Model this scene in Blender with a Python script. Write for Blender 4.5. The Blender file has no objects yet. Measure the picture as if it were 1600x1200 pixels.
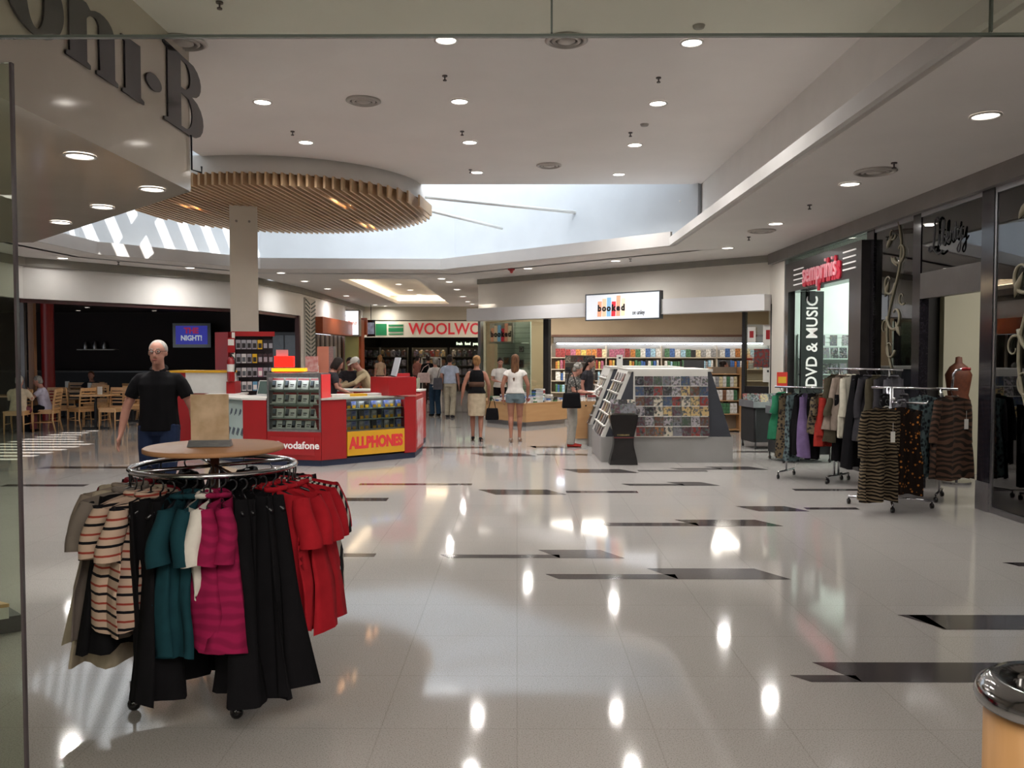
import bpy, bmesh, math, random
from mathutils import Vector, Matrix, noise
random.seed(7)
C = bpy.context.scene.collection
PI = math.pi
# ---------------------------------------------------------------- camera, world, sun, exposure
CH, FPX = 1.65, 1300.0
PITCH = math.atan(48 / FPX); YAW = math.atan(8 / FPX)
cam = bpy.data.cameras.new('camera'); camo = bpy.data.objects.new('camera', cam); C.objects.link(camo)
camo.location = (0, 0, CH); camo.rotation_euler = (PI / 2 - PITCH, 0, YAW)
cam.sensor_width = 36; cam.lens = 36 * FPX / 1600; cam.clip_start = .05; cam.clip_end = 200
bpy.context.scene.camera = camo
sc = bpy.context.scene
sc.view_settings.view_transform = 'Standard'; sc.view_settings.look = 'None'
sc.view_settings.gamma = 1; sc.view_settings.use_curve_mapping = False
sc.view_settings.exposure = 0.58
sc.cycles.max_bounces = 7; sc.cycles.diffuse_bounces = 4; sc.cycles.glossy_bounces = 4
sc.cycles.transparent_max_bounces = 12; sc.cycles.transmission_bounces = 4
sc.cycles.caustics_reflective = False; sc.cycles.caustics_refractive = False
sc.cycles.sample_clamp_indirect = 4
w = bpy.data.worlds.new('world'); sc.world = w; w.use_nodes = True
wb = w.node_tree.nodes['Background']; wb.inputs[0].default_value = (.84, .91, 1, 1); wb.inputs[1].default_value = 1.4
sl = bpy.data.lights.new('sun', 'SUN'); sl.energy = 10; sl.angle = .012; sl.color = (1, .97, .92)
so = bpy.data.objects.new('sun', sl); C.objects.link(so)
SUND = Vector((-.35, .30, -.86)).normalized()
so.rotation_euler = SUND.to_track_quat('-Z', 'Y').to_euler(); so.location = (0, 10, 20)
SHOPW = 95
# ---------------------------------------------------------------- helpers
_R = camo.rotation_euler.to_matrix()
def ray(px, py): return _R @ Vector(((px - 800) / FPX, (600 - py) / FPX, -1))
def onz(px, py, z=0.0):
    r = ray(px, py); t = (z - CH) / r.z; return Vector((r.x * t, r.y * t, z))
def ony(px, py, y):
    r = ray(px, py); t = y / r.y; return Vector((r.x * t, y, CH + r.z * t))
def onx(px, py, x):
    r = ray(px, py); t = x / r.x; return Vector((x, r.y * t, CH + r.z * t))
def onp(px, py, p, n):
    r = ray(px, py); o = Vector((0, 0, CH)); n = Vector(n); t = (Vector(p) - o).dot(n) / r.dot(n); return o + r * t

def srgb(c):
    if isinstance(c, str):
        c = c.lstrip('#'); c = [int(c[i:i + 2], 16) / 255 for i in (0, 2, 4)]
    return tuple((x / 12.92 if x <= .04045 else ((x + .055) / 1.055) ** 2.4) for x in c) + (1,)
MATS = {}
def mat(name, col='#888888', rough=.5, metal=0, emit=0, ecol=None, kind=None, col2=None, scale=10, bump=0, spec=.5, **k):
    if name in MATS: return MATS[name]
    m = bpy.data.materials.new(name); m.use_nodes = True; MATS[name] = m
    nt = m.node_tree; N = nt.nodes; L = nt.links; b = N['Principled BSDF']
    b.inputs['Base Color'].default_value = srgb(col); b.inputs['Roughness'].default_value = rough
    b.inputs['Metallic'].default_value = metal; b.inputs['Specular IOR Level'].default_value = spec
    if emit:
        b.inputs['Emission Color'].default_value = srgb(ecol or col); b.inputs['Emission Strength'].default_value = emit
    if kind:
        tc = N.new('ShaderNodeTexCoord'); mp = N.new('ShaderNodeMapping'); L.new(tc.outputs['Object'], mp.inputs[0])
        mp.inputs['Scale'].default_value = k.get('ms', (1, 1, 1)); mp.inputs['Rotation'].default_value = k.get('mr', (0, 0, 0))
        ramp = N.new('ShaderNodeValToRGB'); cr = ramp.color_ramp
        if kind == 'noise':
            t = N.new('ShaderNodeTexNoise'); t.inputs['Scale'].default_value = scale; t.inputs['Detail'].default_value = 4; fo = t.outputs['Fac']
            cr.elements[0].position = k.get('a', .35); cr.elements[1].position = k.get('b', .65)
        elif kind == 'stripe':
            t = N.new('ShaderNodeTexWave'); t.bands_direction = k.get('dir', 'Z'); t.inputs['Scale'].default_value = scale
            t.inputs['Distortion'].default_value = k.get('dist', .5); t.inputs['Detail'].default_value = 1; fo = t.outputs['Fac']
            if k.get('const'): t.wave_profile = 'SAW'
            cr.elements[0].position = k.get('a', .45); cr.elements[1].position = k.get('b', .55)
        elif kind == 'voronoi':
            t = N.new('ShaderNodeTexVoronoi'); t.inputs['Scale'].default_value = scale; fo = t.outputs['Distance']
            cr.elements[0].position = k.get('a', .2); cr.elements[1].position = k.get('b', .6)
        elif kind == 'wood':
            t = N.new('ShaderNodeTexNoise'); t.inputs['Scale'].default_value = scale; t.inputs['Detail'].default_value = 5; fo = t.outputs['Fac']
            mp.inputs['Scale'].default_value = k.get('ms', (8, 8, .6)); cr.elements[0].position = .3; cr.elements[1].position = .7
        L.new(mp.outputs[0], t.inputs['Vector']); L.new(fo, ramp.inputs[0])
        cr.elements[0].color = srgb(col); cr.elements[1].color = srgb(col2 or col)
        for pos, c in k.get('stops', []):
            e = cr.elements.new(pos); e.color = srgb(c)
        if k.get('const'): cr.interpolation = 'CONSTANT'
        L.new(ramp.outputs[0], b.inputs['Base Color'])
        if bump:
            bp = N.new('ShaderNodeBump'); bp.inputs['Strength'].default_value = bump; L.new(fo, bp.inputs['Height']); L.new(bp.outputs[0], b.inputs['Normal'])
    return m
def glassmat(name, tint='#dfeae4', f=.9, rough=.0, ior=1.5):
    if name in MATS: return MATS[name]
    m = bpy.data.materials.new(name); m.use_nodes = True; MATS[name] = m
    nt = m.node_tree; N = nt.nodes; L = nt.links; N.clear()
    o = N.new('ShaderNodeOutputMaterial'); tr = N.new('ShaderNodeBsdfTransparent'); gl = N.new('ShaderNodeBsdfGlossy')
    tr.inputs[0].default_value = srgb(tint); gl.inputs['Roughness'].default_value = rough
    mx = N.new('ShaderNodeMixShader'); fr = N.new('ShaderNodeFresnel'); fr.inputs[0].default_value = ior
    mu = N.new('ShaderNodeMath'); mu.operation = 'MULTIPLY'; mu.inputs[1].default_value = f
    L.new(fr.outputs[0], mu.inputs[0]); L.new(mu.outputs[0], mx.inputs[0]); L.new(tr.outputs[0], mx.inputs[1]); L.new(gl.outputs[0], mx.inputs[2])
    L.new(mx.outputs[0], o.inputs[0]); return m
def covermat(name, sat=.55, val=.5, scale=14, pal=('#5a3a2c', '#7a2a26', '#b8ae9c', '#1c1a20', '#34445e', '#8a5a36', '#6a6a70', '#2c2a2c', '#b49a6a', '#4a2c34', '#9a9498', '#3c4a3c')):
    """printed paper: a hue from the object's own random number, broken into blotches"""
    if name in MATS: return MATS[name]
    m = bpy.data.materials.new(name); m.use_nodes = True; MATS[name] = m
    nt = m.node_tree; N = nt.nodes; L = nt.links; b = N['Principled BSDF']; b.inputs['Roughness'].default_value = .35
    oi = N.new('ShaderNodeObjectInfo'); hs = N.new('ShaderNodeValToRGB'); hs.color_ramp.interpolation = 'CONSTANT'
    for i_, c_ in enumerate(pal):
        e_ = hs.color_ramp.elements[i_] if i_ < 2 else hs.color_ramp.elements.new(i_ / len(pal))
        e_.position = i_ / len(pal); e_.color = srgb(c_)
    L.new(oi.outputs['Random'], hs.inputs[0])
    tc = N.new('ShaderNodeTexCoord'); ad = N.new('ShaderNodeVectorMath'); ad.operation = 'ADD'
    mul = N.new('ShaderNodeMath'); mul.operation = 'MULTIPLY'; mul.inputs[1].default_value = 57
    L.new(oi.outputs['Random'], mul.inputs[0]); L.new(tc.outputs['Object'], ad.inputs[0]); L.new(mul.outputs[0], ad.inputs[1])
    v = N.new('ShaderNodeTexVoronoi'); v.inputs['Scale'].default_value = scale; L.new(ad.outputs[0], v.inputs['Vector'])
    hv = N.new('ShaderNodeHueSaturation'); hv.inputs['Saturation'].default_value = .35; hv.inputs['Value'].default_value = val * .8; L.new(v.outputs['Color'], hv.inputs['Color'])
    n2 = N.new('ShaderNodeTexNoise'); n2.inputs['Scale'].default_value = scale * .8; L.new(ad.outputs[0], n2.inputs['Vector'])
    rp = N.new('ShaderNodeValToRGB'); rp.color_ramp.elements[0].position = .47; rp.color_ramp.elements[1].position = .55; L.new(n2.outputs['Fac'], rp.inputs[0])
    mx = N.new('ShaderNodeMix'); mx.data_type = 'RGBA'; L.new(rp.outputs[0], mx.inputs['Factor'])
    L.new(hs.outputs[0], mx.inputs['A']); L.new(hv.outputs[0], mx.inputs['B']); L.new(mx.outputs['Result'], b.inputs['Base Color'])
    return m

class MB:
    def __init__(s): s.v = []; s.f = []; s.m = []; s.sm = []
    def add(s, vs, fs, mi=0, sm=False):
        o = len(s.v); s.v += [tuple(v) for v in vs]; s.f += [tuple(i + o for i in f) for f in fs]; s.m += [mi] * len(fs); s.sm += [sm] * len(fs); return s
    def box(s, x0, x1, y0, y1, z0, z1, mi=0, M=None):
        vs = [Vector((x, y, z)) for z in (z0, z1) for y in (y0, y1) for x in (x0, x1)]
        if M is not None: vs = [M @ v for v in vs]
        return s.add(vs, [(0, 2, 3, 1), (4, 5, 7, 6), (0, 1, 5, 4), (2, 6, 7, 3), (0, 4, 6, 2), (1, 3, 7, 5)], mi)
    def prism(s, poly, z0, z1, mi=0):
        n = len(poly); a = sum(poly[i][0] * poly[(i + 1) % n][1] - poly[(i + 1) % n][0] * poly[i][1] for i in range(n))
        if a < 0: poly = poly[::-1]
        vs = [(p[0], p[1], z0) for p in poly] + [(p[0], p[1], z1) for p in poly]
        return s.add(vs, [tuple(range(n - 1, -1, -1)), tuple(range(n, 2 * n))] + [(i, (i + 1) % n, n + (i + 1) % n, n + i) for i in range(n)], mi)
    def hexa(s, a, b, mi=0):
        """a: 4 points of one face, b: the 4 opposite points"""
        return s.add(list(a) + list(b), [(3, 2, 1, 0), (4, 5, 6, 7), (0, 1, 5, 4), (1, 2, 6, 5), (2, 3, 7, 6), (3, 0, 4, 7)], mi)
    def wall(s, p, q, z0, z1, t=.1, mi=0):
        p = Vector(p[:2]); q = Vector(q[:2]); d = (q - p).normalized(); n = Vector((d.y, -d.x)) * t
        return s.prism([p, q, q + n, p + n], z0, z1, mi)
    def tube(s, pts, r, n=8, mi=0, cap=True, closed=False):
        pts = [Vector(p) for p in pts]; k = len(pts); rs = r if isinstance(r, (list, tuple)) else [r] * k
        vs = []; prev = None
        for i, p in enumerate(pts):
            if closed: t = pts[(i + 1) % k] - pts[i - 1]
            else: t = pts[min(i + 1, k - 1)] - pts[max(i - 1, 0)]
            t.normalize()
            if prev is None: u = t.orthogonal().normalized()
            else:
                u = prev - t * prev.dot(t)
                u = u.normalized() if u.length > 1e-5 else t.orthogonal().normalized()
            prev = u; w_ = t.cross(u)
            for j in range(n):
                a = 2 * PI * j / n; vs.append(p + (u * math.cos(a) + w_ * math.sin(a)) * rs[i])
        fs = []
        for i in range(k if closed else k - 1):
            b = (i + 1) % k
            for j in range(n): fs.append((i * n + j, i * n + (j + 1) % n, b * n + (j + 1) % n, b * n + j))
        if cap and not closed: fs += [tuple(range(n - 1, -1, -1)), tuple(range((k - 1) * n, k * n))]
        return s.add(vs, fs, mi, True)
    def cyl(s, x, y, z0, z1, r, n=24, mi=0, r2=None):
        r2 = r if r2 is None else r2
        vs = [(x + r * math.cos(2 * PI * i / n), y + r * math.sin(2 * PI * i / n), z0) for i in range(n)] + [(x + r2 * math.cos(2 * PI * i / n), y + r2 * math.sin(2 * PI * i / n), z1) for i in range(n)]
        s.add(vs, [(i, (i + 1) % n, n + (i + 1) % n, n + i) for i in range(n)], mi, True)
        return s.add(vs, [tuple(range(n - 1, -1, -1)), tuple(range(n, 2 * n))], mi, False)
    def lathe(s, prof, n=32, x=0, y=0, mi=0):
        vs = []; k = len(prof)
        for r, z in prof: vs += [(x + r * math.cos(2 * PI * i / n), y + r * math.sin(2 * PI * i / n), z) for i in range(n)]
        fs = [(i * n + j, i * n + (j + 1) % n, (i + 1) * n + (j + 1) % n, (i + 1) * n + j) for i in range(k - 1) for j in range(n)]
        return s.add(vs, fs, mi, True)
    def ball(s, c, r, n=12, mi=0, M=None):
        r = Vector(r) if not isinstance(r, (int, float)) else Vector((r, r, r)); c = Vector(c); vs = []; h = n // 2
        for i in range(1, h):
            a = PI * i / h
            for j in range(n):
                b = 2 * PI * j / n; v = Vector((r.x * math.sin(a) * math.cos(b), r.y * math.sin(a) * math.sin(b), r.z * math.cos(a)))
                vs.append(c + (M @ v if M is not None else v))
        t = Vector((0, 0, r.z)); t = M @ t if M is not None else t
        vs += [c + t, c - t]; T = len(vs) - 2; fs = []
        for i in range(h - 2):
            for j in range(n): fs.append((i * n + j, (i + 1) * n + j, (i + 1) * n + (j + 1) % n, i * n + (j + 1) % n))
        for j in range(n): fs += [(T, j, (j + 1) % n), (T + 1, (h - 2) * n + (j + 1) % n, (h - 2) * n + j)]
        return s.add(vs, fs, mi, True)
    def build(s, name, m=None, parent=None, loc=None, rz=0, **tags):
        me = bpy.data.meshes.new(name); me.from_pydata(s.v, [], s.f)
        for x in (m if isinstance(m, (list, tuple)) else [m]): me.materials.append(x)
        me.polygons.foreach_set('material_index', s.m); me.polygons.foreach_set('use_smooth', s.sm); me.update()
        return link(name, me, parent, loc, rz, **tags)
def link(name, me, parent=None, loc=None, rz=0, **tags):
    o = bpy.data.objects.new(name, me); C.objects.link(o)
    if loc is not None: o.location = loc
    o.rotation_euler.z = rz
    if parent: o.parent = parent
    for a, b in tags.items():
        if b is not None: o[a] = b
    return o
def thing(name, label, cat, loc=(0, 0, 0), rz=0, group=None):
    o = bpy.data.objects.new(name, None); C.objects.link(o); o.location = loc; o.rotation_euler.z = rz
    o.empty_display_size = .1; o['label'] = label; o['category'] = cat
    if group: o['group'] = group
    return o
def struct(name, mb, m): return mb.build(name, m, kind='structure')
def dup(root, loc, rz=0, label=None, group=None, scale=None):
    r = root.copy(); C.objects.link(r); r.location = loc; r.rotation_euler = (0, 0, rz)
    if label: r['label'] = label
    if group: r['group'] = group
    if scale: r.scale = scale
    for ch in list(root.children):
        c = ch.copy(); C.objects.link(c); c.parent = r
        for g in list(ch.children):
            d = g.copy(); C.objects.link(d); d.parent = c
    return r
def ordn(i, n):
    if i == 0: return 'leftmost'
    if i == n - 1: return 'rightmost'
    i += 1
    return f"{i}{'th' if 10 < i % 100 < 14 else {1: 'st', 2: 'nd', 3: 'rd'}.get(i % 10, 'th')} from the left"
def tomesh(o, name, m, parent, M=None, **tags):
    dg = bpy.context.evaluated_depsgraph_get(); dg.update(); ev = o.evaluated_get(dg)
    me = bpy.data.meshes.new_from_object(ev); me.name = name
    if M is not None: me.transform(M)
    me.materials.clear(); me.materials.append(m); d = o.data; C.objects.unlink(o); bpy.data.objects.remove(o)
    return link(name, me, parent, **tags)
def text(name, s, size, M, m, parent=None, ext=.005, off=0.0, align='CENTER', sx=1, shear=0, space=1.0, **tags):
    cu = bpy.data.curves.new(name, 'FONT'); cu.body = s; cu.size = size; cu.extrude = ext; cu.offset = off; cu.align_x = align; cu.align_y = 'CENTER'
    cu.shear = shear; cu.space_character = space; cu.resolution_u = 3
    o = bpy.data.objects.new(name, cu); C.objects.link(o)
    return tomesh(o, name, m, parent, M @ Matrix.Diagonal((sx, 1, 1, 1)), **tags)
def shapes(name, loops, M, m, parent=None, ext=.01, **tags):
    """filled outlines with holes (even-odd) -> mesh"""
    cu = bpy.data.curves.new(name, 'CURVE'); cu.dimensions = '2D'; cu.fill_mode = 'BOTH'; cu.extrude = ext
    for lp in loops:
        sp = cu.splines.new('POLY'); sp.points.add(len(lp) - 1); sp.use_cyclic_u = True
        for p, q in zip(sp.points, lp): p.co = (q[0], q[1], 0, 1)
    o = bpy.data.objects.new(name, cu); C.objects.link(o)
    return tomesh(o, name, m, parent, M, **tags)
def frame(o, xd, up=(0, 0, 1)):
    """matrix: local x along xd, local y up, local z = the outward normal"""
    x = Vector(xd).normalized(); y = Vector(up).normalized(); z = x.cross(y)
    M = Matrix((x, y, z)).transposed().to_4x4(); M.translation = Vector(o); return M
# ---------------------------------------------------------------- palette
WHITE = mat('white_paint', '#dfdcd8', .6, kind='noise', col2='#e3e0dc', scale=3)
CEIL = mat('ceiling_paint', '#e4e0dd', .75, kind='noise', col2='#e8e4e1', scale=1.2)
CREAM = mat('cream_paint', '#dcd6cc', .6, kind='noise', col2='#e0dad0', scale=2)
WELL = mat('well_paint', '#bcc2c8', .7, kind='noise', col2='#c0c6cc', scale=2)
GREY = mat('cornice_grey', '#807c76', .5, kind='noise', col2='#878378', scale=4)
BRONZE = mat('dark_bronze', '#3f3a38', .35, .3, kind='noise', col2='#46413f', scale=6)
BLACK = mat('black_gloss', '#0e0d0f', .15, kind='noise', col2='#141316', scale=8)
BLACKM = mat('black_matte', '#131215', .6, kind='noise', col2='#18171a', scale=12)
CHROME = mat('chrome', '#c8c8cc', .15, 1, kind='noise', col2='#bdbdc2', scale=20)
STEEL = mat('brushed_steel', '#a9a8a8', .35, 1, kind='noise', col2='#96959a', scale=30, ms=(1, 30, 1))
RED = mat('kiosk_red', '#931419', .35, kind='noise', col2='#9a171c', scale=3)
YEL = mat('yellow_panel', '#cc981a', .4, kind='noise', col2='#d29f20', scale=3)
BLUE = mat('navy_kick', '#1d2740', .5, kind='noise', col2='#222c46', scale=5)
PLY = mat('light_wood', '#c09660', .45, kind='wood', col2='#cba370', scale=3)
BEECH = mat('beech_chair', '#b98c5c', .4, kind='wood', col2='#c59a6a', scale=4)
SLATW = mat('slat_timber', '#b99a76', .5, kind='wood', col2='#c5a886', scale=2)
PAPER = mat('white_card', '#d4d2cc', .6, kind='noise', col2='#dad8d2', scale=10)
GL = glassmat('clear_glass', '#f6faf7'); GLG = glassmat('green_glass', '#fafdf6', .7); GLD = glassmat('tinted_glass', '#b4beb6', 1.0, 0, 2.0)
LENS = mat('lamp_lens', '#fff8ea', .5, emit=7, ecol='#fff6ec', kind='noise', col2='#fffaf0', scale=5)
COVER = covermat('printed_cover', .45, .3, 40); COVERD = covermat('dark_printed_cover', .5, .12, 22)
# ---------------------------------------------------------------- floor
def floor_material():
    m = bpy.data.materials.new('terrazzo_tile'); m.use_nodes = True; nt = m.node_tree; N = nt.nodes; L = nt.links; b = N['Principled BSDF']
    tc = N.new('ShaderNodeTexCoord'); br = N.new('ShaderNodeTexBrick'); L.new(tc.outputs['Object'], br.inputs['Vector'])
    br.inputs['Scale'].default_value = 1; br.inputs['Brick Width'].default_value = .6; br.inputs['Row Height'].default_value = .6
    br.inputs['Mortar Size'].default_value = .0035; br.offset = 0
    br.inputs['Color1'].default_value = srgb('#aaa5a1'); br.inputs['Color2'].default_value = srgb('#a7a29e'); br.inputs['Mortar'].default_value = srgb('#9e9995')
    n = N.new('ShaderNodeTexNoise'); n.inputs['Scale'].default_value = 160; n.inputs['Detail'].default_value = 3; L.new(tc.outputs['Object'], n.inputs['Vector'])
    rp = N.new('ShaderNodeValToRGB'); rp.color_ramp.elements[0].position = .32; rp.color_ramp.elements[1].position = .5
    rp.color_ramp.elements[0].color = (.62, .61, .6, 1); rp.color_ramp.elements[1].color = (1, 1, 1, 1); L.new(n.outputs['Fac'], rp.inputs[0])
    mx = N.new('ShaderNodeMix'); mx.data_type = 'RGBA'; mx.blend_type = 'MULTIPLY'; mx.inputs['Factor'].default_value = 1
    L.new(br.outputs['Color'], mx.inputs['A']); L.new(rp.outputs[0], mx.inputs['B']); L.new(mx.outputs['Result'], b.inputs['Base Color'])
    n2 = N.new('ShaderNodeTexNoise'); n2.inputs['Scale'].default_value = 1.3; L.new(tc.outputs['Object'], n2.inputs['Vector'])
    mr = N.new('ShaderNodeMapRange'); mr.inputs['To Min'].default_value = .05; mr.inputs['To Max'].default_value = .085
    L.new(n2.outputs['Fac'], mr.inputs['Value']); L.new(mr.outputs[0], b.inputs['Roughness'])
    b.inputs['Specular IOR Level'].default_value = .75
    return m
FLOORM = floor_material()
INLAY = mat('dark_granite_inlay', '#3a3536', .1, kind='noise', col2='#454040', scale=90)
f = MB(); f.box(-19, 13, -5, 46, -.1, 0)
def inlay(x0, x1, xm, yt, yb, side, thin=.3, sl=0):
    """one strip: thick on 'side' of xm, thin on the other; pixels read onto the floor"""
    a = onz(x0, yb); yb_ = a.y; yt_ = onz(x0, yt).y; X0, X1, XM = a.x, onz(x1, yb).x, onz(xm, yb).x
    h = yt_ - yb_; s = h * 1.0
    th0, th1 = (yb_, yb_ + h * thin)
    z = .0012
    def q(xa, xb, ya, yc, ca=0, cb=0):
        f.add([(xa + ca * 0, ya, z), (xb, ya, z), (xb - cb, yc, z), (xa - ca, yc, z)], [(0, 1, 2, 3)], 1)
    if side == 'R':
        q(X0, XM, th0, th1, h * .3); q(XM, X1, yb_, yt_, s * .6, s * .6)
    else:
        q(X0, XM, yb_, yt_, s * .6, s * .6); q(XM, X1, yb_ + h * .35, yb_ + h * .75)
inlay(1268, 1900, 1348, 1035, 1066, 'R', .34)
inlay(1474, 1900, 1480, 961, 984, 'R', 1)
inlay(873, 1236, 1060, 888, 905, 'R', .45)
inlay(702, 976, 875, 859, 872, 'R', .4)
inlay(950, 1224, 1093, 812, 822, 'R', .5)
inlay(774, 1000, 886, 765, 773, 'L')
inlay(1186, 1350, 1266, 791, 799, 'L')
inlay(905, 1110, 1000, 733, 739, 'L')
inlay(984, 1126, 1070, 753, 759, 'R', .5)
inlay(1060, 1202, 1130, 729, 734, 'R', .5)
inlay(757, 920, 840, 708, 713, 'L')
inlay(836, 888, 838, 697, 700, 'R', 1)
inlay(1592, 1800, 1594, 879, 885, 'R', 1)
for x0, x1, y0, y1 in ((520, 608, 778, 783), (500, 588, 865, 870), (560, 738, 755.5, 758), (1243, 1350, 764, 767), (650, 760, 698, 700.5), (0, 140, 757, 760), (665, 735, 643, 645), (1140, 1215, 705, 707), (700, 720, 667, 668.5), (60, 210, 729, 732)):
    a, b = onz(x0, y1), onz(x1, y0); f.add([(a.x, a.y, .0012), (b.x, a.y, .0012), (b.x, b.y, .0012), (a.x, b.y, .0012)], [(0, 1, 2, 3)], 1)
f.build('floor', [FLOORM, INLAY], kind='structure')
# ---------------------------------------------------------------- ceilings
ZL, ZU = 3.55, 4.77
def ceil(polys, z0, z1, m=CEIL):
    b = MB()
    for p in polys: b.prism(p, z0, z1)
    return struct('ceiling', b, m)
ceil([[(2.80, 2.6), (5.05, 2.6), (5.05, 16.25), (-.95, 21.55), (-1.7, 19.05), (2.80, 14.82)]], ZL, ZL + .12)
ceil([[(-1.7, 19.05), (-.95, 21.5), (-6.5, 21.5), (-6.5, 20.8), (-5.8, 18.85)], [(-6.4, 21.5), (-4.6, 21.5), (-4.6, 34), (-6.4, 34)],
      [(-2.6, 21.5), (-.9, 21.5), (-.9, 34), (-2.6, 34)], [(-4.6, 32), (-2.6, 32), (-2.6, 34), (-4.6, 34)]], ZL, ZL + .12)
ceil([[(-4.9, 21.0), (-2.3, 21.0), (-2.3, 32.3), (-4.9, 32.3)]], ZL + .32, ZL + .4)
ceil([[(-5.8, 18.85), (-6.5, 20.8), (-9.9, 16.55), (-8.1, 16.05)], [(-8.1, 16.05), (-9.9, 16.55), (-9.9, 11.5), (-8.3, 11.5)]], ZL, ZL + .12)
LIP = mat('coffer_lip', '#c9c6c4', .7, kind='noise', col2='#cecbc8', scale=2)
b = MB()
cof = [(2.74, 2.6), (2.74, 14.8), (-1.7, 19), (-5.8, 18.8), (-8.1, 16), (-8.3, 11.5)]
for i, (p, q) in enumerate(zip(cof, cof[1:])): b.wall(p, q, ZL - .002, ZL + (.14 if i == 0 else .24), -.06)
struct('trim_1', b, LIP)
# raised ceiling, with the step to the lower flat part over the shop front
ceil([[(3.45, 2.6), (3.45, 15.5), (-5, 15.5), (-5, 2.6)], [(-5, 2.6), (-9, 2.6), (-9, 9.8), (-5, 9.8)]], ZU, ZU + .15)
ceil([[(-5, 2.6), (-5, 11.44), (3.4, 3.04), (3.4, 2.6)]], 4.55, ZU - .002)
b = MB(); b.box(3.4, 3.55, 2.6, 15.5, ZL + .125, ZU); struct('wall_coffer_right', b, WHITE)
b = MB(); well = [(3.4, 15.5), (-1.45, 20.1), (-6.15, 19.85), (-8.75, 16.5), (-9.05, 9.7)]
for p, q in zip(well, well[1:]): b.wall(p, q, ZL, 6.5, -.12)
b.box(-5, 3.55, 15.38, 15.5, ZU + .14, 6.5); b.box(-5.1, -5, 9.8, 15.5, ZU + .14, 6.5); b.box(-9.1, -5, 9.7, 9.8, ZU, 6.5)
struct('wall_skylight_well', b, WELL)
OPAL = bpy.data.materials.new('opal_roof_sheet'); OPAL.use_nodes = True
_n = OPAL.node_tree.nodes; _l = OPAL.node_tree.links; _n.clear()
_o = _n.new('ShaderNodeOutputMaterial'); _t = _n.new('ShaderNodeBsdfTranslucent'); _t.inputs[0].default_value = (.7, .73, .76, 1); _l.new(_t.outputs[0], _o.inputs[0])
b = MB(); b.add([(-5.05, 15.35, 6.5), (3.6, 15.35, 6.5), (-1.4, 20.3, 6.5), (-5.05, 20.3, 6.5)], [(0, 1, 2, 3)]); b.build('window_1', OPAL, kind='structure')
b = MB()
for i in range(24): b.box(-9, -5, 9.9 + i * .43, 10.08 + i * .43, 6.3, 6.5)
b.box(-7.1, -6.95, 9.8, 20, 6.2, 6.5)
b.build('window_2', mat('louvre_white', '#d8d8d6', .6, kind='noise', col2='#dededc', scale=3), kind='structure')
# ---------------------------------------------------------------- walls
P1, P2 = Vector((-1.0, 21.5, 0)), Vector((4.96, 16.2, 0)); PD = (P2 - P1).normalized(); PN = Vector((PD.y, -PD.x, 0))
def band(poly, z0, z1, m, name, t=.15):
    b = MB()
    for p, q in zip(poly, poly[1:]): b.wall(p, q, z0, z1, -t)
    return struct(name, b, m)
leftline = [(-9.8, 9.0), (-9.8, 16.5), (-6.6, 20.8), (-6.3, 24.2)]
band(leftline, 2.74, ZL, WHITE, 'wall_left')
band([(-9.72, 9.0), (-9.72, 16.46), (-6.5, 20.78), (-6.22, 24.2), (-6.22, 34)], ZL - .17, ZL - .001, GREY, 'trim_2', .08)
band([P1 + PN * .05, P2 + PN * .05], ZL - .13, ZL - .001, GREY, 'trim_3', .05)
b = MB(); b.box(4.82, 4.91, 2.6, 16.1, ZL - .2, ZL - .001); struct('trim_4', b, mat('shopfront_grey', '#6d6865', .4, kind='noise', col2='#746f6c', scale=4))
band([P1, P2], 2.6, ZL - .13, CREAM, 'wall_bookshop_front', .12)
b = MB(); b.wall((-1.0, 21.5), (-1.0, 34), 0, ZL, .12); struct('wall_corridor_right', b, CREAM)
b = MB(); b.wall((-6.3, 24.2), (-6.3, 25.4), 0, ZL, -.15); b.wall((-6.3, 25.4), (-6.3, 34), 2.8, ZL, -.15); struct('wall_corridor_left', b, WHITE)
# outer shell of the café and shops (dark café walls)
MAROON = mat('cafe_maroon', '#1c0e0f', .7, kind='noise', col2='#231213', scale=2)
b = MB(); b.box(-18.9, -18.75, 9, 31, 0, 3.2); b.box(-18.9, -6.6, 26.5, 26.7, 0, 3.2); struct('wall_cafe_rear', b, MAROON)
ceil([[(-18.9, 8.8), (-9.95, 8.8), (-9.95, 16.5), (-6.75, 20.9), (-6.45, 24.3), (-6.45, 26.6), (-18.9, 26.6)]], 2.95, 3.1, mat('cafe_ceiling', '#57504d', .7, kind='noise', col2='#5c5552', scale=2))
# back of the shop the photograph is taken from: ceiling, side walls, rear wall
ceil([[(-6, -5), (6, -5), (6, 2.45), (-6, 2.45)]], 2.95, 3.1, mat('shop_ceiling', '#9a948e', .7, kind='noise', col2='#a09a94', scale=2))
b = MB(); b.box(-10, 6.2, -5, 2.6, 4.77, 4.9); b.box(3.55, 11.2, 2.6, 16.2, 4.77, 4.9); struct('ceiling_roof', b, CEIL)  # slabs out of view, added to keep sun off the near floor
b = MB(); b.box(-9.95, -9.8, -5, 9, 0, 4.8); struct('wall_mall_left', b, WHITE)
b = MB(); b.box(6.0, 6.1, -5, 2.6, 0, 4.8); b.box(5.06, 11.1, 2.5, 2.6, 0, 4.8); struct('wall_mall_right', b, WHITE)
for i, (x, y) in enumerate(((-3, -2.5), (3, -2.5), (0, .2))):
    _l2 = bpy.data.lights.new('shop_fill', 'AREA'); _l2.size = 2.2; _l2.energy = SHOPW; _l2.color = (1, .93, .84); _q = bpy.data.objects.new('shop_fill', _l2); C.objects.link(_q); _q.location = (x, y, 2.9)  # wide unseen area lights added behind the camera as ambient fill
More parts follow.
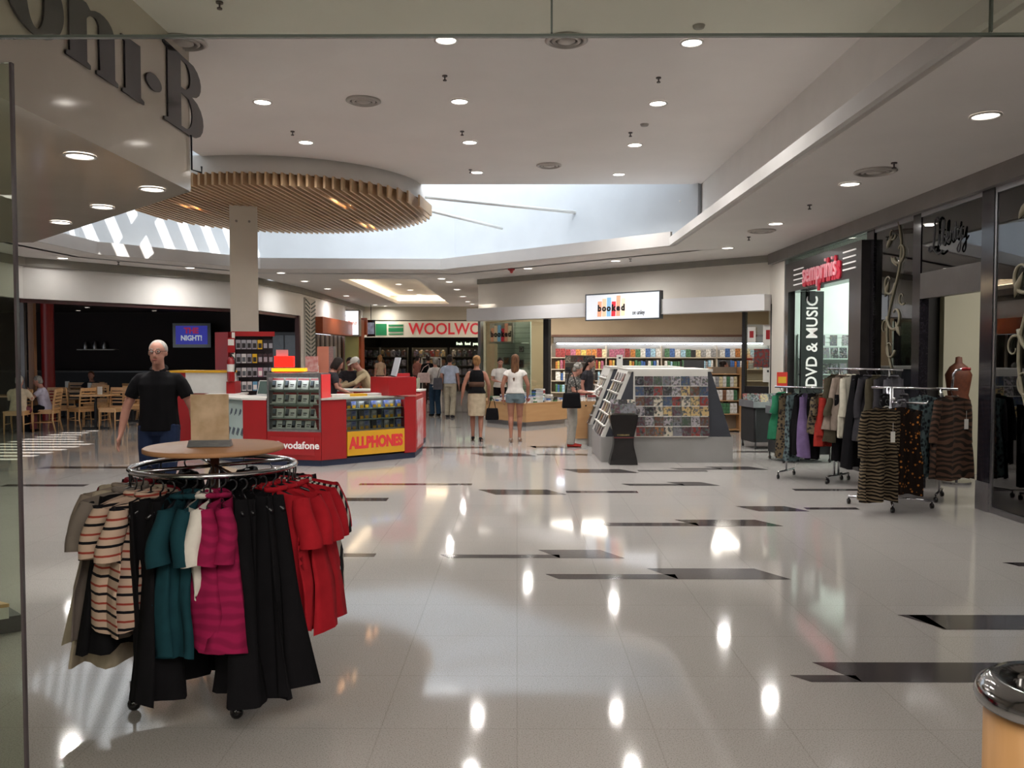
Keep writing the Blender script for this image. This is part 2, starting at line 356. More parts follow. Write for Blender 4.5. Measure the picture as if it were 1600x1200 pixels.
b = MB(); b.box(-10, 6.2, -5.1, -5, 0, 4.8); struct('wall_back', b, mat('shop_wall', '#8d8479', .7, kind='noise', col2='#948b80', scale=2))
# ---------------------------------------------------------------- downlights, diffusers, sprinklers
def make_downlight(name='downlight', rim=mat('lamp_rim', '#d8d4d0', .4, kind='noise', col2='#dedad6', scale=9)):
    t = thing(name, '', 'ceiling light')
    b = MB(); b.lathe([(.118, -.001), (.122, -.012), (.1, -.014), (.096, -.001)], 28); b.build('rim', rim, t)
    b = MB(); b.cyl(0, 0, -.006, -.003, .099, 28); b.build('lens', LENS, t)
    return t
DL = make_downlight(); DLused = [False]
def downlight(p, label, group):
    if not DLused[0]: DLused[0] = True; DL.location = p; DL['label'] = label; DL['group'] = group; return DL
    return dup(DL, p, 0, label, group)
def lamp_under(p, e=60, r=.075, sp=2.5):
    l_ = bpy.data.lights.new('downlight_lamp', 'AREA'); l_.shape = 'DISK'; l_.size = r * 2; l_.energy = e; l_.color = (1, .97, .93); l_.spread = 2.5 if p.z > 4 else 2.9
    q_ = bpy.data.objects.new('downlight_lamp', l_); C.objects.link(q_); q_.location = (p.x, p.y, p.z - .03)
def lrow(pts, z, what, group):
    for i, (px, py) in enumerate(pts):
        where = 'nearest the camera' if i == 0 else ('farthest from the camera' if i == len(pts) - 1 else f"{('', 'second', 'third', 'fourth', 'fifth', 'sixth')[i]} from the camera")
        if z > 3 and (px, py) not in ((623, 444), (641, 453), (655, 460)) and (py < 420 or i % 2): lamp_under(onz(px, py, z), (3 if px < 200 else 22) if px < 300 and py > 400 else 24 if z == ZU else 18)
        downlight(onz(px, py, z), f"round white downlight in {what}, {where}", group)
g = 'round downlights in the raised ceiling'
lrow([(1081, 66), (1028, 161), (992, 226), (967, 272)], ZU, 'the right-hand row of the raised ceiling', g)
lrow([(697, 62), (718, 158), (734, 222), (745, 269)], ZU, 'the middle row of the raised ceiling', g)
lrow([(410, 159), (478, 222)], ZU, 'the left raised ceiling row', g)
lrow([(1540, 180), (1328, 287), (1212, 349), (1137, 387)], ZL, 'the low ceiling along the right-hand shops', 'downlights along the right-hand shops')
lrow([(962, 407), (825, 419)], ZL, 'the low ceiling before the bookshop', 'downlights before the bookshop')
lrow([(690, 435), (702, 440), (714, 452), (723, 463), (731, 471), (738, 475)], ZL, 'the right row of the corridor ceiling', 'downlights down the corridor')
lrow([(439, 426), (476, 439), (512, 451), (541, 462), (586, 476), (602, 478)], ZL, 'the left row of the corridor ceiling', 'downlights down the corridor')
lrow([(98, 403), (297, 418)], ZL, 'the low ceiling along the café front', 'downlights along the café front')
lrow([(623, 444), (641, 453), (655, 460)], ZL + .32, 'the cove of the corridor ceiling', 'small downlights in the corridor cove')
def make_vent():
    t = thing('ceiling_diffuser', '', 'air vent'); m = mat('vent_metal', '#a9a39d', .45, kind='noise', col2='#b0aaa4', scale=8)
    b = MB(); b.lathe([(.21, -.001), (.215, -.012), (.175, -.03), (.17, -.001)], 32); b.lathe([(.14, -.001), (.145, -.018), (.12, -.03), (.115, -.001)], 32); b.build('rings', m, t)
    b = MB(); b.lathe([(.085, -.001), (.09, -.02), (.04, -.035), (.0, -.036)], 24); b.build('cone', m, t)
    b = MB(); b.cyl(0, 0, -.006, -.002, .17, 28); b.build('backing', mat('vent_dark', '#5c5652', .7, kind='noise', col2='#625c58', scale=5), t)
    return t
V = make_vent()
vs = [(885, 62, ZU, 'cut by the top glass, nearest the camera'), (568, 157, ZU, 'between the left and middle downlights'), (858, 258, ZU, 'just before the skylight'),
      (287, 65, 4.55, 'partly behind the big black letter B'), (1368, 267, ZL, 'in the low ceiling above the clothing shop'), (1190, 360, ZL, 'in the low ceiling above the music shop')]
for i, (px, py, z, s) in enumerate(vs):
    o = V if i == 0 else dup(V, (0, 0, 0)); o.location = onz(px, py, z); o['label'] = 'round ceiling air diffuser ' + s; o['group'] = 'round air diffusers'
b = MB(); b.cyl(0, 0, -.012, 0, .03, 12); b.tube([(0, 0, -.012), (0, 0, -.05)], .008, 6); b.cyl(0, 0, -.06, -.05, .022, 10)
SP = b.build('sprinkler', mat('sprinkler_metal', '#4c4644', .4, .5, kind='noise', col2='#524c4a', scale=9))
ss = [(343, 3, 4.55, 'at the top of the view, left of the middle'), (695, 118, ZU, 'between the two nearest middle downlights'), (1029, 121, ZU, 'between the two nearest right-hand downlights'),
      (457, 205, ZU, 'above the far left downlight'), (722, 205, ZU, 'above the third middle downlight'), (985, 207, ZU, 'above the third right-hand downlight'), (1397, 254, ZL, 'beside the near diffuser over the clothing shop'),
      (1265, 320, ZL, 'between the two low right-hand downlights'), (1170, 370, ZL, 'over the music shop'), (735, 265, ZU, 'beside the farthest middle downlight'), (185, 409, ZL, 'along the café front'), (985, 404, ZL, 'before the bookshop')]
for i, (px, py, z, s) in enumerate(ss):
    o = SP if i == 0 else SP.copy()
    if i: C.objects.link(o)
    o.location = onz(px, py, z); o['label'] = 'small ceiling fire sprinkler ' + s; o['category'] = 'sprinkler'; o['group'] = 'fire sprinklers'
b = MB(); b.lathe([(.0, -.03), (.05, -.025), (.06, 0)], 16); SD = b.build('smoke_detector', mat('detector', '#8d8884', .5, kind='noise', col2='#938e8a', scale=9), loc=onz(1007, 194, ZU), label='small round smoke detector between the right-hand downlights', category='smoke detector', group='smoke detectors')
o = SD.copy(); C.objects.link(o); o.location = onz(1092, 40, ZU); o['label'] = 'small round smoke detector seen through the top glass'
b = MB(); b.lathe([(.0, -.1), (.03, -.09), (.05, -.04), (.08, -.03), (.08, 0)], 16); b.build('alarm_beacon', RED, loc=onz(799, 420, ZL), label='small red fire alarm beacon on the ceiling edge before the bookshop', category='alarm')
# cove light strips in the corridor ceiling (real tubes on the ledge)
COVE = mat('cove_tube', '#fff2d8', .5, emit=9, ecol='#ffe9c4', kind='noise', col2='#fff4dc', scale=4)
for i, (x0, x1, y0, y1, s) in enumerate(((-4.82, -4.76, 21.6, 31.9, 'left'), (-2.44, -2.38, 21.6, 31.9, 'right'), (-4.6, -2.6, 32.12, 32.18, 'far'))):
    b = MB(); b.box(x0, x1, y0, y1, ZL + .13, ZL + .16); b.build('cove_light', COVE, label=f'warm cove light tube on the {s} ledge of the corridor ceiling', category='light')
b = MB(); b.box(-4.95, -4.9, 21, 32.3, ZL + .1, ZL + .4); b.box(-2.3, -2.25, 21, 32.3, ZL + .1, ZL + .4); b.box(-4.9, -2.3, 32.3, 32.35, ZL + .1, ZL + .4); b.box(-4.9, -2.3, 20.95, 21, ZL + .1, ZL + .4); struct('trim_5', b, CEIL)
# lights of the café
for i, (px, py) in enumerate([(136, 480), (122, 485), (167, 490), (241, 485), (279, 490), (206, 493), (309, 492)]):
    downlight(onz(px, py, 2.95), f'small downlight inside the dark café, {ordn(i, 7)} as modelled along its ceiling'.replace(' as modelled along its ceiling', ' in its ceiling row'), 'café downlights').scale = (.6, .6, 1)
# ---------------------------------------------------------------- slatted disc, drum and column
dc = Vector((-4.36, 15.8)); DR = 2.72
t = thing('slatted_ceiling_disc', 'large round canopy of parallel light timber slats hung around the white column', 'ceiling feature', (dc.x, dc.y, 4.29))
b = MB(); b.lathe([(DR - .12, .2), (DR - .12, .5), (DR - .22, .5), (DR - .22, .2)], 96); b.lathe([(0, .235), (DR - .2, .235), (DR - .2, .245)], 96); b.build('drum', mat('drum_white', '#cfccc8', .6, kind='noise', col2='#d3d0cc', scale=2), t)
b = MB(); a = math.radians(-5); n = 46
for i in range(n):
    u = -DR + (i + .5) * 2 * DR / n; hl = math.sqrt(DR * DR - u * u)
    M = Matrix.Rotation(a + PI / 2, 4, 'Z'); b.box(-hl, hl, u - .017, u + .017, 0, .2, 0, M)
b.build('slats', SLATW, t)
t2 = MB(); t2.cyl(0, 0, .2, .23, DR - .13, 80); t2.build('backing', mat('disc_backing', '#8a6f50', .7, kind='noise', col2='#917657', scale=3), t)
HAL = mat('halogen', '#ffd9a0', .4, emit=30, ecol='#ffc890', kind='noise', col2='#ffe0b0', scale=5)
for px, py in ((297, 318), (313, 321), (531, 312), (546, 319), (575, 350), (588, 352)):
    p = onz(px, py, 4.36) - Vector((dc.x, dc.y, 4.29)); b = MB(); b.ball(p, (.035, .035, .03), 10); b.build('halogen_lamp', HAL, t)
b = MB(); M = Matrix.Translation((-4.99, 15.25, 0)) @ Matrix.Rotation(math.radians(17), 4, 'Z'); b.box(-.24, .24, -.24, .24, 0, 4.3, 0, M)
cl = b.build('column', mat('column_paint', '#cdc5b6', .6, kind='noise', col2='#d2cabb', scale=2), label='square white column rising behind the phone kiosk into the slatted disc', category='column')
for s in (-.12, .1): q = MB(); q.cyl(0, 0, 0, .02, .022, 12); o = q.build('bolt_cover', mat('bolt_grey', '#8a857c', .5, kind='noise', col2='#908b82', scale=9), cl); o.matrix_local = M @ Matrix.Translation((s, -.24, 4.02)) @ Matrix.Rotation(PI / 2, 4, 'X')
for i, (a_, b_, y0, y1) in enumerate((((648, 306), (938, 336), 16.4, 17.6), ((655, 325), (785, 357), 17.4, 18.6), ((1062, 316), (1106, 283), 15.7, 15.6))):
    b = MB(); b.tube([ony(*a_, y0), ony(*b_, y1)], .035, 8); b.build('tie_bar', mat('bar_white', '#d5d5d2', .5, kind='noise', col2='#dadad7', scale=4), label='thin white steel bar across the skylight, ' + ('long upper one', 'short lower one', 'stub at the right end')[i], category='bar')
# ---------------------------------------------------------------- bulkhead with the letters over the side opening of the near shop
BK = mat('bulkhead_beige', '#b8afa2', .09, kind='noise', col2='#bdb4a7', scale=1.5, spec=.8)
BX = -3.16
b = MB(); b.prism([(BX, 8.1), (-6.85, 11.79), (-9.7, 11.79), (-9.7, 2.6), (BX, 2.6)], 3.215, 4.55)
b.build('wall_bulkhead', BK, kind='structure')
lrow([(125, 243), (238, 295), (160, 323), (95, 347)], 3.213, 'the glossy underside of the lettered bulkhead', 'downlights under the lettered bulkhead')
LET = mat('letter_black', '#232126', .12, kind='noise', col2='#28262b', scale=5)
def bez(p0, p1, p2, p3, n=8): return [tuple(((1 - t) ** 3) * a + 3 * t * (1 - t) ** 2 * b + 3 * t * t * (1 - t) * c + t ** 3 * d for a, b, c, d in zip(p0, p1, p2, p3)) for t in [i / n for i in range(n)]]
def ell(cx, cy, rx, ry, n=36, ph=0): return [(cx + rx * math.cos(2 * PI * i / n + ph), cy + ry * math.sin(2 * PI * i / n + ph)) for i in range(n)]
ow = [ell(.33, .34, .33, .36), ell(.33, .34, .10, .29)]
nn = [[(0, .64), (0, .60), (.04, .58), (.04, .06), (0, .04), (0, 0), (.27, 0), (.27, .04), (.23, .06), (.23, .5)] + bez((.23, .5), (.28, .6), (.38, .6), (.38, .48)) + [(.38, .06), (.34, .04), (.34, 0), (.61, 0), (.61, .04), (.57, .06), (.57, .48)] + bez((.57, .48), (.57, .7), (.34, .72), (.23, .56)) + [(.23, .66)]]
ii = [[(0, .64), (0, .60), (.04, .58), (.04, .06), (0, .04), (0, 0), (.27, 0), (.27, .04), (.23, .06), (.23, .66)]]
dot = [ell(.1, .36, .1, .1)]
BB = [[(0, 1), (0, .96), (.06, .94), (.06, .06), (0, .04), (0, 0), (.42, 0)] + bez((.42, 0), (.74, 0), (.74, .5), (.46, .54)) + bez((.46, .54), (.70, .6), (.68, 1), (.4, 1)),
      [(.27, .94)] + [(.27, .57)] + bez((.33, .57), (.47, .6), (.47, .92), (.33, .94)), [(.27, .5), (.27, .06)] + bez((.35, .06), (.5, .08), (.5, .48), (.35, .5))]
sg = thing('shop_name_lettering', 'big black serif letters mounted on the beige bulkhead, upper left', 'sign', (BX, 7, 3.9))
B0 = onx(262, 191, BX).z; By = onx(262, 191, BX).y; Bt = onx(262, 66, BX).z
SCL = (Bt - B0) * .98
def put(loops, px0, px1, pyb, nm, h=1.0):
    p = onx(px0, pyb, BX); q = onx(px1, pyb, BX); wd = max(x for l in loops for x, _ in l)
    M = Matrix.Translation((BX + .012 - sg.location.x, p.y - sg.location.y, B0 - sg.location.z)) @ Matrix(((0, 0, 1, 0), (1, 0, 0, 0), (0, 1, 0, 0), (0, 0, 0, 1))) @ Matrix.Diagonal(((q.y - p.y) / wd, SCL * h, 1, 1))
    shapes('letter_' + nm, loops, M, LET, sg, .007)
put(ow, 4, 97, 90, 'o'); put(nn, 100, 181, 110, 'n'); put(ii, 188, 222, 160, 'i'); put(dot, 226, 250, 170, 'dot'); put(BB, 254, 315, 190, 'b')
b = MB(); e = onx(303, 235, BX); b.tube([(BX + .02, 8.08, 3.75), (BX + .02, 8.08, 3.42), (BX + .1, 8.12, 3.40), (BX + .1, 8.12, 3.46)], .01, 6); b.build('wire_hook', BLACKM, sg, loc=-sg.location)
# ---------------------------------------------------------------- glass front of the near shop
GY = 2.6
gz = ony(800, 51, GY).z
b = MB(); b.box(-5.5, ony(862, 30, GY).x - .004, GY, GY + .012, gz, 4.54); b.build('window_3', GLG, kind='structure')
b = MB(); b.box(ony(862, 30, GY).x + .004, ony(1550, 30, GY).x - .003, GY, GY + .012, gz - .003, 4.54); b.build('window_4', GLG, kind='structure')
b = MB(); b.box(ony(1550, 30, GY).x + .004, 4.8, GY, GY + .012, gz - .012, 4.54); b.build('window_5', GLG, kind='structure')
b = MB(); b.box(-3.2, 4.8, GY - .002, GY + .014, gz - .012, gz - .004); b.box(ony(862, 30, GY).x - .003, ony(862, 30, GY).x + .003, GY - .001, GY + .013, gz, 4.5); b.box(ony(1550, 30, GY).x - .003, ony(1550, 30, GY).x + .003, GY - .001, GY + .013, gz, 4.5)
struct('trim_6', b, mat('glass_edge', '#4d554e', .2, kind='noise', col2='#525a53', scale=6))
xe = ony(27, 600, GY).x
b = MB(); b.box(-3.3, xe, GY, GY + .012, .012, 2.55); b.build('window_6', glassmat('side_glass', '#e8eee4', .9), kind='structure')
b = MB(); b.box(xe - .004, xe + .004, GY - .001, GY + .013, .0, 2.55); struct('trim_7', b, mat('glass_edge2', '#3a3436', .2, kind='noise', col2='#403a3c', scale=6))
# low black window platform with a timber box, seen through the side glass
b = MB(); p = onz(35, 986); b.prism([onz(-160, 1016), p, p + Vector((-.25, .22, 0)), onz(-160, 960)], 0, .098); pl = b.build('display_platform', BLACKM, label='low black display platform behind the side glass at the lower left', category='platform')
b = MB(); p2 = onz(14, 966, .1); p3 = p2 + (onz(-160, 1016) - p) * .8; b.prism([p3, p2, p2 + Vector((-.22, .10, 0)), p3 + Vector((-.1, .16, 0))], .099, .17); bb = MB(); bb.prism([p3 + Vector((0, -.01, 0)), p2 + Vector((.01, -.01, 0)), p2 + Vector((-.22, .115, 0)), p3 + Vector((-.1, .175, 0))], .17, .19)
o = b.build('display_box', PAPER, label='white box with a timber top standing on the black platform', category='box'); bb.build('timber_top', PLY, o)
# ---------------------------------------------------------------- right wall: clothing shop and music shop
WX = 4.91
ZT = ZL - .2           # top of the shopfront glass
GRAN = mat('black_granite', '#17151a', .12, kind='noise', col2='#232026', scale=40)
def ypx(px): return onx(px, 552, WX).y
piers = [(ypx(1552), ypx(1533), 'pier beside the clothing shop door, with a grey metal foot'), (ypx(1437), ypx(1425), 'post on the far side of the clothing shop door')]
b = MB(); b.box(WX - .02, WX + .12, ypx(1552), ypx(1533), .3, ZT); q = MB(); q.box(WX - .03, WX + .13, ypx(1552) - .01, ypx(1533) + .01, 0, .3)
o = b.build('pier', GRAN, label='black granite pier beside the clothing shop door, with a grey metal foot', category='pier'); q.build('metal_foot', STEEL, o)
b = MB(); b.box(WX - .01, WX + .1, ypx(1437), ypx(1425), 0, ZT); b.build('pier', GRAN, label='slim dark post on the far side of the clothing shop door', category='pier')
b = MB(); b.box(WX - .02, WX + .12, ypx(1365), ypx(1354) , 0, ZT); b.build('pier', GRAN, label='dark post between the music shop and the clothing shop', category='pier')
b = MB(); b.box(WX - .01, WX + .03, 2.6, ypx(1552), ZT - .06, ZT); b.box(WX - .01, WX + .03, ypx(1533), ypx(1437), ZT - .05, ZT); b.box(WX - .01, WX + .03, ypx(1425), ypx(1365), ZT - .05, ZT)
b.box(WX - .012, WX + .02, ypx(1552) - .035, ypx(1552), 0, ZT); b.box(WX - .01, WX + .03, 2.6, ypx(1552), 0, .06); b.box(WX - .01, WX + .03, ypx(1425), ypx(1365), 0, .06)
struct('trim_8', b, STEEL)
b = MB(); b.box(WX - .01, WX + .08, ypx(1533), ypx(1437), 2.31, 2.62); struct('trim_9', b, BRONZE)
zt2 = ZT - .05
for nm, y0, y1, z0 in (('window_7', 2.7, ypx(1552) - .036, .061), ('window_8', ypx(1533), ypx(1437), 2.62), ('window_9', ypx(1425), ypx(1365), .061)):
    b = MB(); b.box(WX, WX + .012, y0, y1, z0, zt2); b.build(nm, GLD, kind='structure')
# frosted scrolls on the glass
SCR = mat('frosted_scroll', '#7f7864', .6, kind='noise', col2='#867f6b', scale=8)
def scroll(nm, y, z, s, label, flip=1):
    """a climbing stem with curling tendrils and leaves"""
    b = MB()
    def P(u, v): return Vector((WX - .006, y + flip * u * s, z + v * s))
    def curl(u, v, r, t0, t1, wd):
        pts = []; n = 20
        for k in range(n):
            t_ = k / (n - 1); a_ = t0 + (t1 - t0) * t_; rr = r * (1 - .75 * t_); pts.append(P(u + rr * math.cos(a_), v + rr * math.sin(a_)))
        b.tube(pts, [wd * s * (1 - .6 * k / n) for k in range(n)], 5)
    stem = [P(.25 * math.sin(t_ * 2.6), -1.35 + t_ * 2.6 / 2.2) for t_ in [i * 2.2 / 16 for i in range(17)]]
    b.tube(stem, [.02 * s] * 17, 5)
    for u, v, r, t0, t1, wd in ((.12, -.9, .2, 3.4, 8.8, .022), (-.05, -.35, .3, 0, -5.4, .028), (.2, .25, .26, 3.3, 8.6, .026), (-.2, .75, .24, -.4, -5.6, .024), (.1, 1.1, .15, 3.5, 8, .018), (-.3, -.05, .14, 4, 9, .016), (.34, -.55, .14, 2, -3, .016)): curl(u, v, r, t0, t1, wd)
    for u, v, a_ in ((-.25, -.7, .6), (.35, 0, -.5), (-.1, .5, .9), (.3, .85, -.8)):
        pts = [P(u + .3 * t_ * math.sin(a_), v + .3 * t_ * math.cos(a_)) for t_ in (0, .25, .5, .75, 1)]; b.tube(pts, [.004 * s, .03 * s, .04 * s, .025 * s, .004 * s], 5)
    return b.build(nm, SCR, label=label, category='window decoration', group='scroll decorations on the clothing shop glass')
scroll('glass_scroll', 10.9, 2.4, .75, 'pale scroll decoration on the tall narrow pane beside the music shop')
scroll('glass_scroll', 7.95, 2.2, .9, 'pale scroll decoration on the near big pane at the right edge')
# script name
def script_name():
    t = thing('shop_name_script', 'black handwritten style name on the glass above the clothing shop door', 'sign', (WX - .03, 9.5, 2.95))
    y0, y1 = ypx(1508), ypx(1452); S = (y1 - y0) / 6.2
    def P(u, v): return Vector((0, y1 - u * S - 9.5, onx(1452, 396, WX).z + v * S * .86 - 2.95))
    strokes = {
        'l': [(1.9, 3.1), (1.5, 3.5), (1.1, 3.2), (1.1, 2.3), (1.0, 1.2), (.8, .3), (.3, .1), (.05, .45), (.5, .6), (1.1, .1), (1.8, -.35), (2.5, -.1)],
        'i': [(2.0, 1.7), (1.9, .9), (2.05, .5), (2.35, .8)],
        'b': [(2.35, .8), (2.75, 2.2), (2.75, 3.0), (2.5, 2.6), (2.5, .8), (2.8, .5), (3.1, 1.0), (2.85, 1.35), (2.55, 1.1)],
        'e': [(3.0, 1.2), (3.3, .9), (3.6, 1.4), (3.4, 1.7), (3.25, 1.1), (3.5, .6), (3.9, .9)],
        'r': [(3.9, .9), (3.95, 1.7), (4.1, 1.5), (4.35, 1.6), (4.3, .9), (4.45, .7)],
        't': [(4.45, .7), (4.75, 2.5), (4.7, 1.1), (4.85, .7), (5.05, .9)],
        'y': [(5.05, 1.7), (5.1, 1.0), (5.35, .9), (5.7, 1.8), (5.6, .8), (5.5, -.3), (5.2, -.6), (5.05, -.2), (5.5, .4), (6.0, .9)]}
    for k, s in strokes.items():
        b = MB(); pts = []
        for i in range(len(s) - 1):
            p0, p1, p2, p3 = s[max(i - 1, 0)], s[i], s[i + 1], s[min(i + 2, len(s) - 1)]
            for j in range(5):
                u = j / 5; pts.append(tuple(.5 * (2 * b1 + (c1 - a1) * u + (2 * a1 - 5 * b1 + 4 * c1 - d1) * u * u + (3 * b1 - a1 - 3 * c1 + d1) * u ** 3) for a1, b1, c1, d1 in zip(p0, p1, p2, p3)))
        pts.append(s[-1]); b.tube([P(*p) for p in pts], .009 if k != 'l' else .013, 6)
        if k == 't': b.tube([P(4.5, 1.85), P(5.15, 1.95)], .008, 6)
        if k == 'i': b.tube([P(2.0, 2.1), P(2.05, 2.2)], .011, 6)
        b.build('script_letter', BLACKM, t)
script_name()
# clothing shop interior
b = MB(); b.box(5.1, 11, 11.5, 11.62, 0, 3.35); b.box(11, 11.1, 2.6, 11.6, 0, 3.35); struct('wall_clothing_shop', b, mat('shop_dark', '#2b2827', .6, kind='noise', col2='#312e2d', scale=2))
b = MB(); b.box(5.80, 6.5, 11.36, 11.48, 0, 3.34); b.box(5.14, 5.36, 11.36, 11.48, 0, 3.34); struct('wall_clothing_shop_panel', b, mat('pale_panel', '#cfcab2', .7, kind='noise', col2='#d4cfb8', scale=2))
ceil([[(5.06, 2.6), (11.1, 2.6), (11.1, 11.6), (5.06, 11.6)]], 3.36, 3.46, mat('shop_ceiling2', '#6f6a66', .7, kind='noise', col2='#75706c', scale=2))
for i, (x, y) in enumerate(((6.2, 10.2), (7.8, 10.2), (6.2, 8.0), (7.8, 8.0), (6.2, 6.0), (6.2, 4.0))): downlight((x, y, 3.358), f"downlight inside the clothing shop, {('far left', 'far right', 'middle left', 'middle right', 'near', 'nearest')[i]} one", 'downlights inside the clothing shop')
_a = bpy.data.lights.new('clothing_shop_fill', 'AREA'); _a.size = 2; _a.energy = 45; _a.color = (1, .96, .88); _ao = bpy.data.objects.new('clothing_shop_fill', _a); C.objects.link(_ao); _ao.location = (7, 9, 3.3)  # area light added to brighten the interior behind the glass
# dress form in the doorway
t = thing('dress_form', 'brown dress form standing inside the clothing shop doorway', 'dress form', (5.58, 10.55, 0))
b = MB(); b.lathe([(0, .85), (.15, .86), (.17, .98), (.125, 1.12), (.15, 1.27), (.165, 1.38), (.11, 1.48), (.045, 1.53), (.04, 1.6), (0, 1.61)], 24); o = b.build('torso', mat('form_brown', '#5d2f1c', .6, kind='noise', col2='#6d3b24', scale=20), t); o.scale = (1, .7, 1)
b = MB(); b.cyl(0, 0, .03, .86, .015); b.cyl(0, 0, 0, .03, .17, 24); b.build('stand', CHROME, t)
# things inside, beyond the near pane
def shop_table(x, y, label):
    t = thing('display_table', label, 'table', (x, y, 0)); b = MB(); b.box(-.5, .5, -.35, .35, .8, .84); b.build('table_top', mat('table_dark', '#4a443e', .4, kind='noise', col2='#524c46', scale=6), t)
    for sx in (-.46, .46):
        for sy in (-.31, .31): b = MB(); b.box(sx - .02, sx + .02, sy - .02, sy + .02, 0, .8); b.build('leg', BRONZE, t)
shop_table(6.3, 8.0, 'dark display table inside the clothing shop behind the near big pane')
shop_table(6.3, 5.8, 'dark display table inside the clothing shop, nearest the camera')
b = MB(); b.tube([(5.5, 8.25, .0), (5.5, 8.25, 1.35), (5.5, 8.15, 1.5), (5.5, 7.9, 1.55), (5.5, 7.0, 1.55), (5.5, 6.75, 1.5), (5.5, 6.65, 1.35), (5.5, 6.65, 0)], .018, 8); b.build('display_rail', CHROME, label='chrome garment rail with rounded ends behind the near big pane', category='rail')
# ------------- music shop
YN, YF = 11.6, 14.85
PX = 4.765
b = MB()
HD = mat('portal_grey', '#2b2829', .25, kind='noise', col2='#302d2e', scale=5)
b.box(PX, WX - .021, YN, YF, 2.72, 3.22); b.box(PX, WX - .021, YN, YN + .42, 0, 2.72); b.box(PX, WX - .021, YF - .14, YF, 0, 2.72); b.box(WX - .02, WX + .1, YN, YN + .42, 0, 2.72); b.box(WX - .02, WX + .1, YN + .0, YF, 2.72, 3.22)
pt = b.build('shop_portal', HD, label='projecting dark portal frame around the music shop entrance', category='shopfront')
lt = thing('music_shop_sign', 'music shop name in red and white letters with white stripes on the dark header', 'sign', (PX, 13.2, 2.97))
yc = (onx(1254, 430, PX).y + onx(1314, 415, PX).y) / 2
Mx = Matrix.Translation((-.03, yc - 13.2, -.015)) @ Matrix(((0, 0, -1, 0), (-1, 0, 0, 0), (0, 1, 0, 0), (0, 0, 0, 1)))
wtx = abs(onx(1254, 430, PX).y - onx(1314, 415, PX).y)
SR = mat('sign_red', '#a3122a', .4, emit=.25, kind='noise', col2='#a91830', scale=4); SWH = mat('sign_white', '#d9d5d2', .4, emit=.2, kind='noise', col2='#dedad7', scale=4)
o = text('name_shadow', 'semprinis', .5, Mx @ Matrix.Translation((.03, -.03, -.02)), SR, lt, .012, .022, sx=.62)
w0 = max(v.co.y for v in o.data.vertices) - min(v.co.y for v in o.data.vertices); k = wtx * .98 / w0
for oo in (o,):
    for v in oo.data.vertices: v.co.y = (v.co.y - (yc - 13.2)) * k + (yc - 13.2)
o = text('name_letters', 'semprinis', .46, Mx, mat('sign_pink', '#d98f98', .4, emit=.2, kind='noise', col2='#dd959e', scale=4), lt, .012, .0, sx=.62 * k)
for i in range(4):
    z = -.13 + i * .085
    b = MB(); b.box(-.012, 0, onx(1338, 400, PX).y - 13.2 + i * .0, onx(1318, 400, PX).y - 13.2, z + .01, z + .03); b.build('stripe', SWH, lt)
    b = MB(); b.box(-.012, 0, onx(1256 , 420, PX).y - 13.2, onx(1241, 420, PX).y - 13.2, z - .03, z - .01); b.build('stripe', SWH, lt)
MW = mat('music_white', '#dfe8e2', .6, kind='noise', col2='#e4ede7', scale=3)
b = MB(); b.box(WX + .1, 11, 15.2, 15.32, 0, 3.5); b.box(10.9, 11, 11.75, 15.3, 0, 3.5); b.box(5.1, 11, 11.63, 11.75, 0, 3.5); struct('wall_music_shop', b, MW)
ceil([[(5.06, 11.63), (11.1, 11.63), (11.1, 15.3), (5.06, 15.3)]], 3.5, 3.54, MW)
for i, (x, y) in enumerate(((6, 12.6), (7.4, 12.6), (6, 14.2), (7.4, 14.2), (5.3, 13.4), (8.6, 13.4))): downlight((x, y, 3.498), f"downlight inside the white music shop, {('near left', 'near right', 'far left', 'far right', 'just inside the entrance', 'deepest')[i]} one", 'downlights inside the music shop')
_a = bpy.data.lights.new('music_shop_lamp', 'AREA'); _a.size = 2.5; _a.energy = 90; _a.color = (.9, 1, .93); _ao = bpy.data.objects.new('music_shop_lamp', _a); C.objects.link(_ao); _ao.location = (7, 13.4, 3.4)
b = MB(); b.box(WX, WX + .012, ypx(1365), 15.25, 3.22, ZT); b.box(WX, WX + .012, YF, 15.25, .1, 3.22); b.build('window_10', GL, kind='structure')
b = MB(); b.box(WX + .02, WX + .06, 13.6, 13.66, 3.0, ZT); b.box(WX - .02, WX + .05, 15.25, 15.31, 0, ZT); struct('trim_10', b, STEEL)
# stickers on the strip of glass
for i, c in enumerate(('#5c7a50', '#7aa0b4', '#a7b0b0', '#b0894f')):
    z = .9 + i * .42; b = MB(); b.box(WX - .008, WX - .002, YF + .06, 15.2, z, z + .4); b.build('window_poster', mat('poster_' + 'abcd'[i], c, .5, kind='voronoi', col2='#c9cdc8', scale=14), label=f"narrow faded poster on the glass strip left of the music shop, {('lowest', 'second from the bottom', 'third from the bottom', 'topmost')[i]}", category='poster', group='posters on the glass strip')
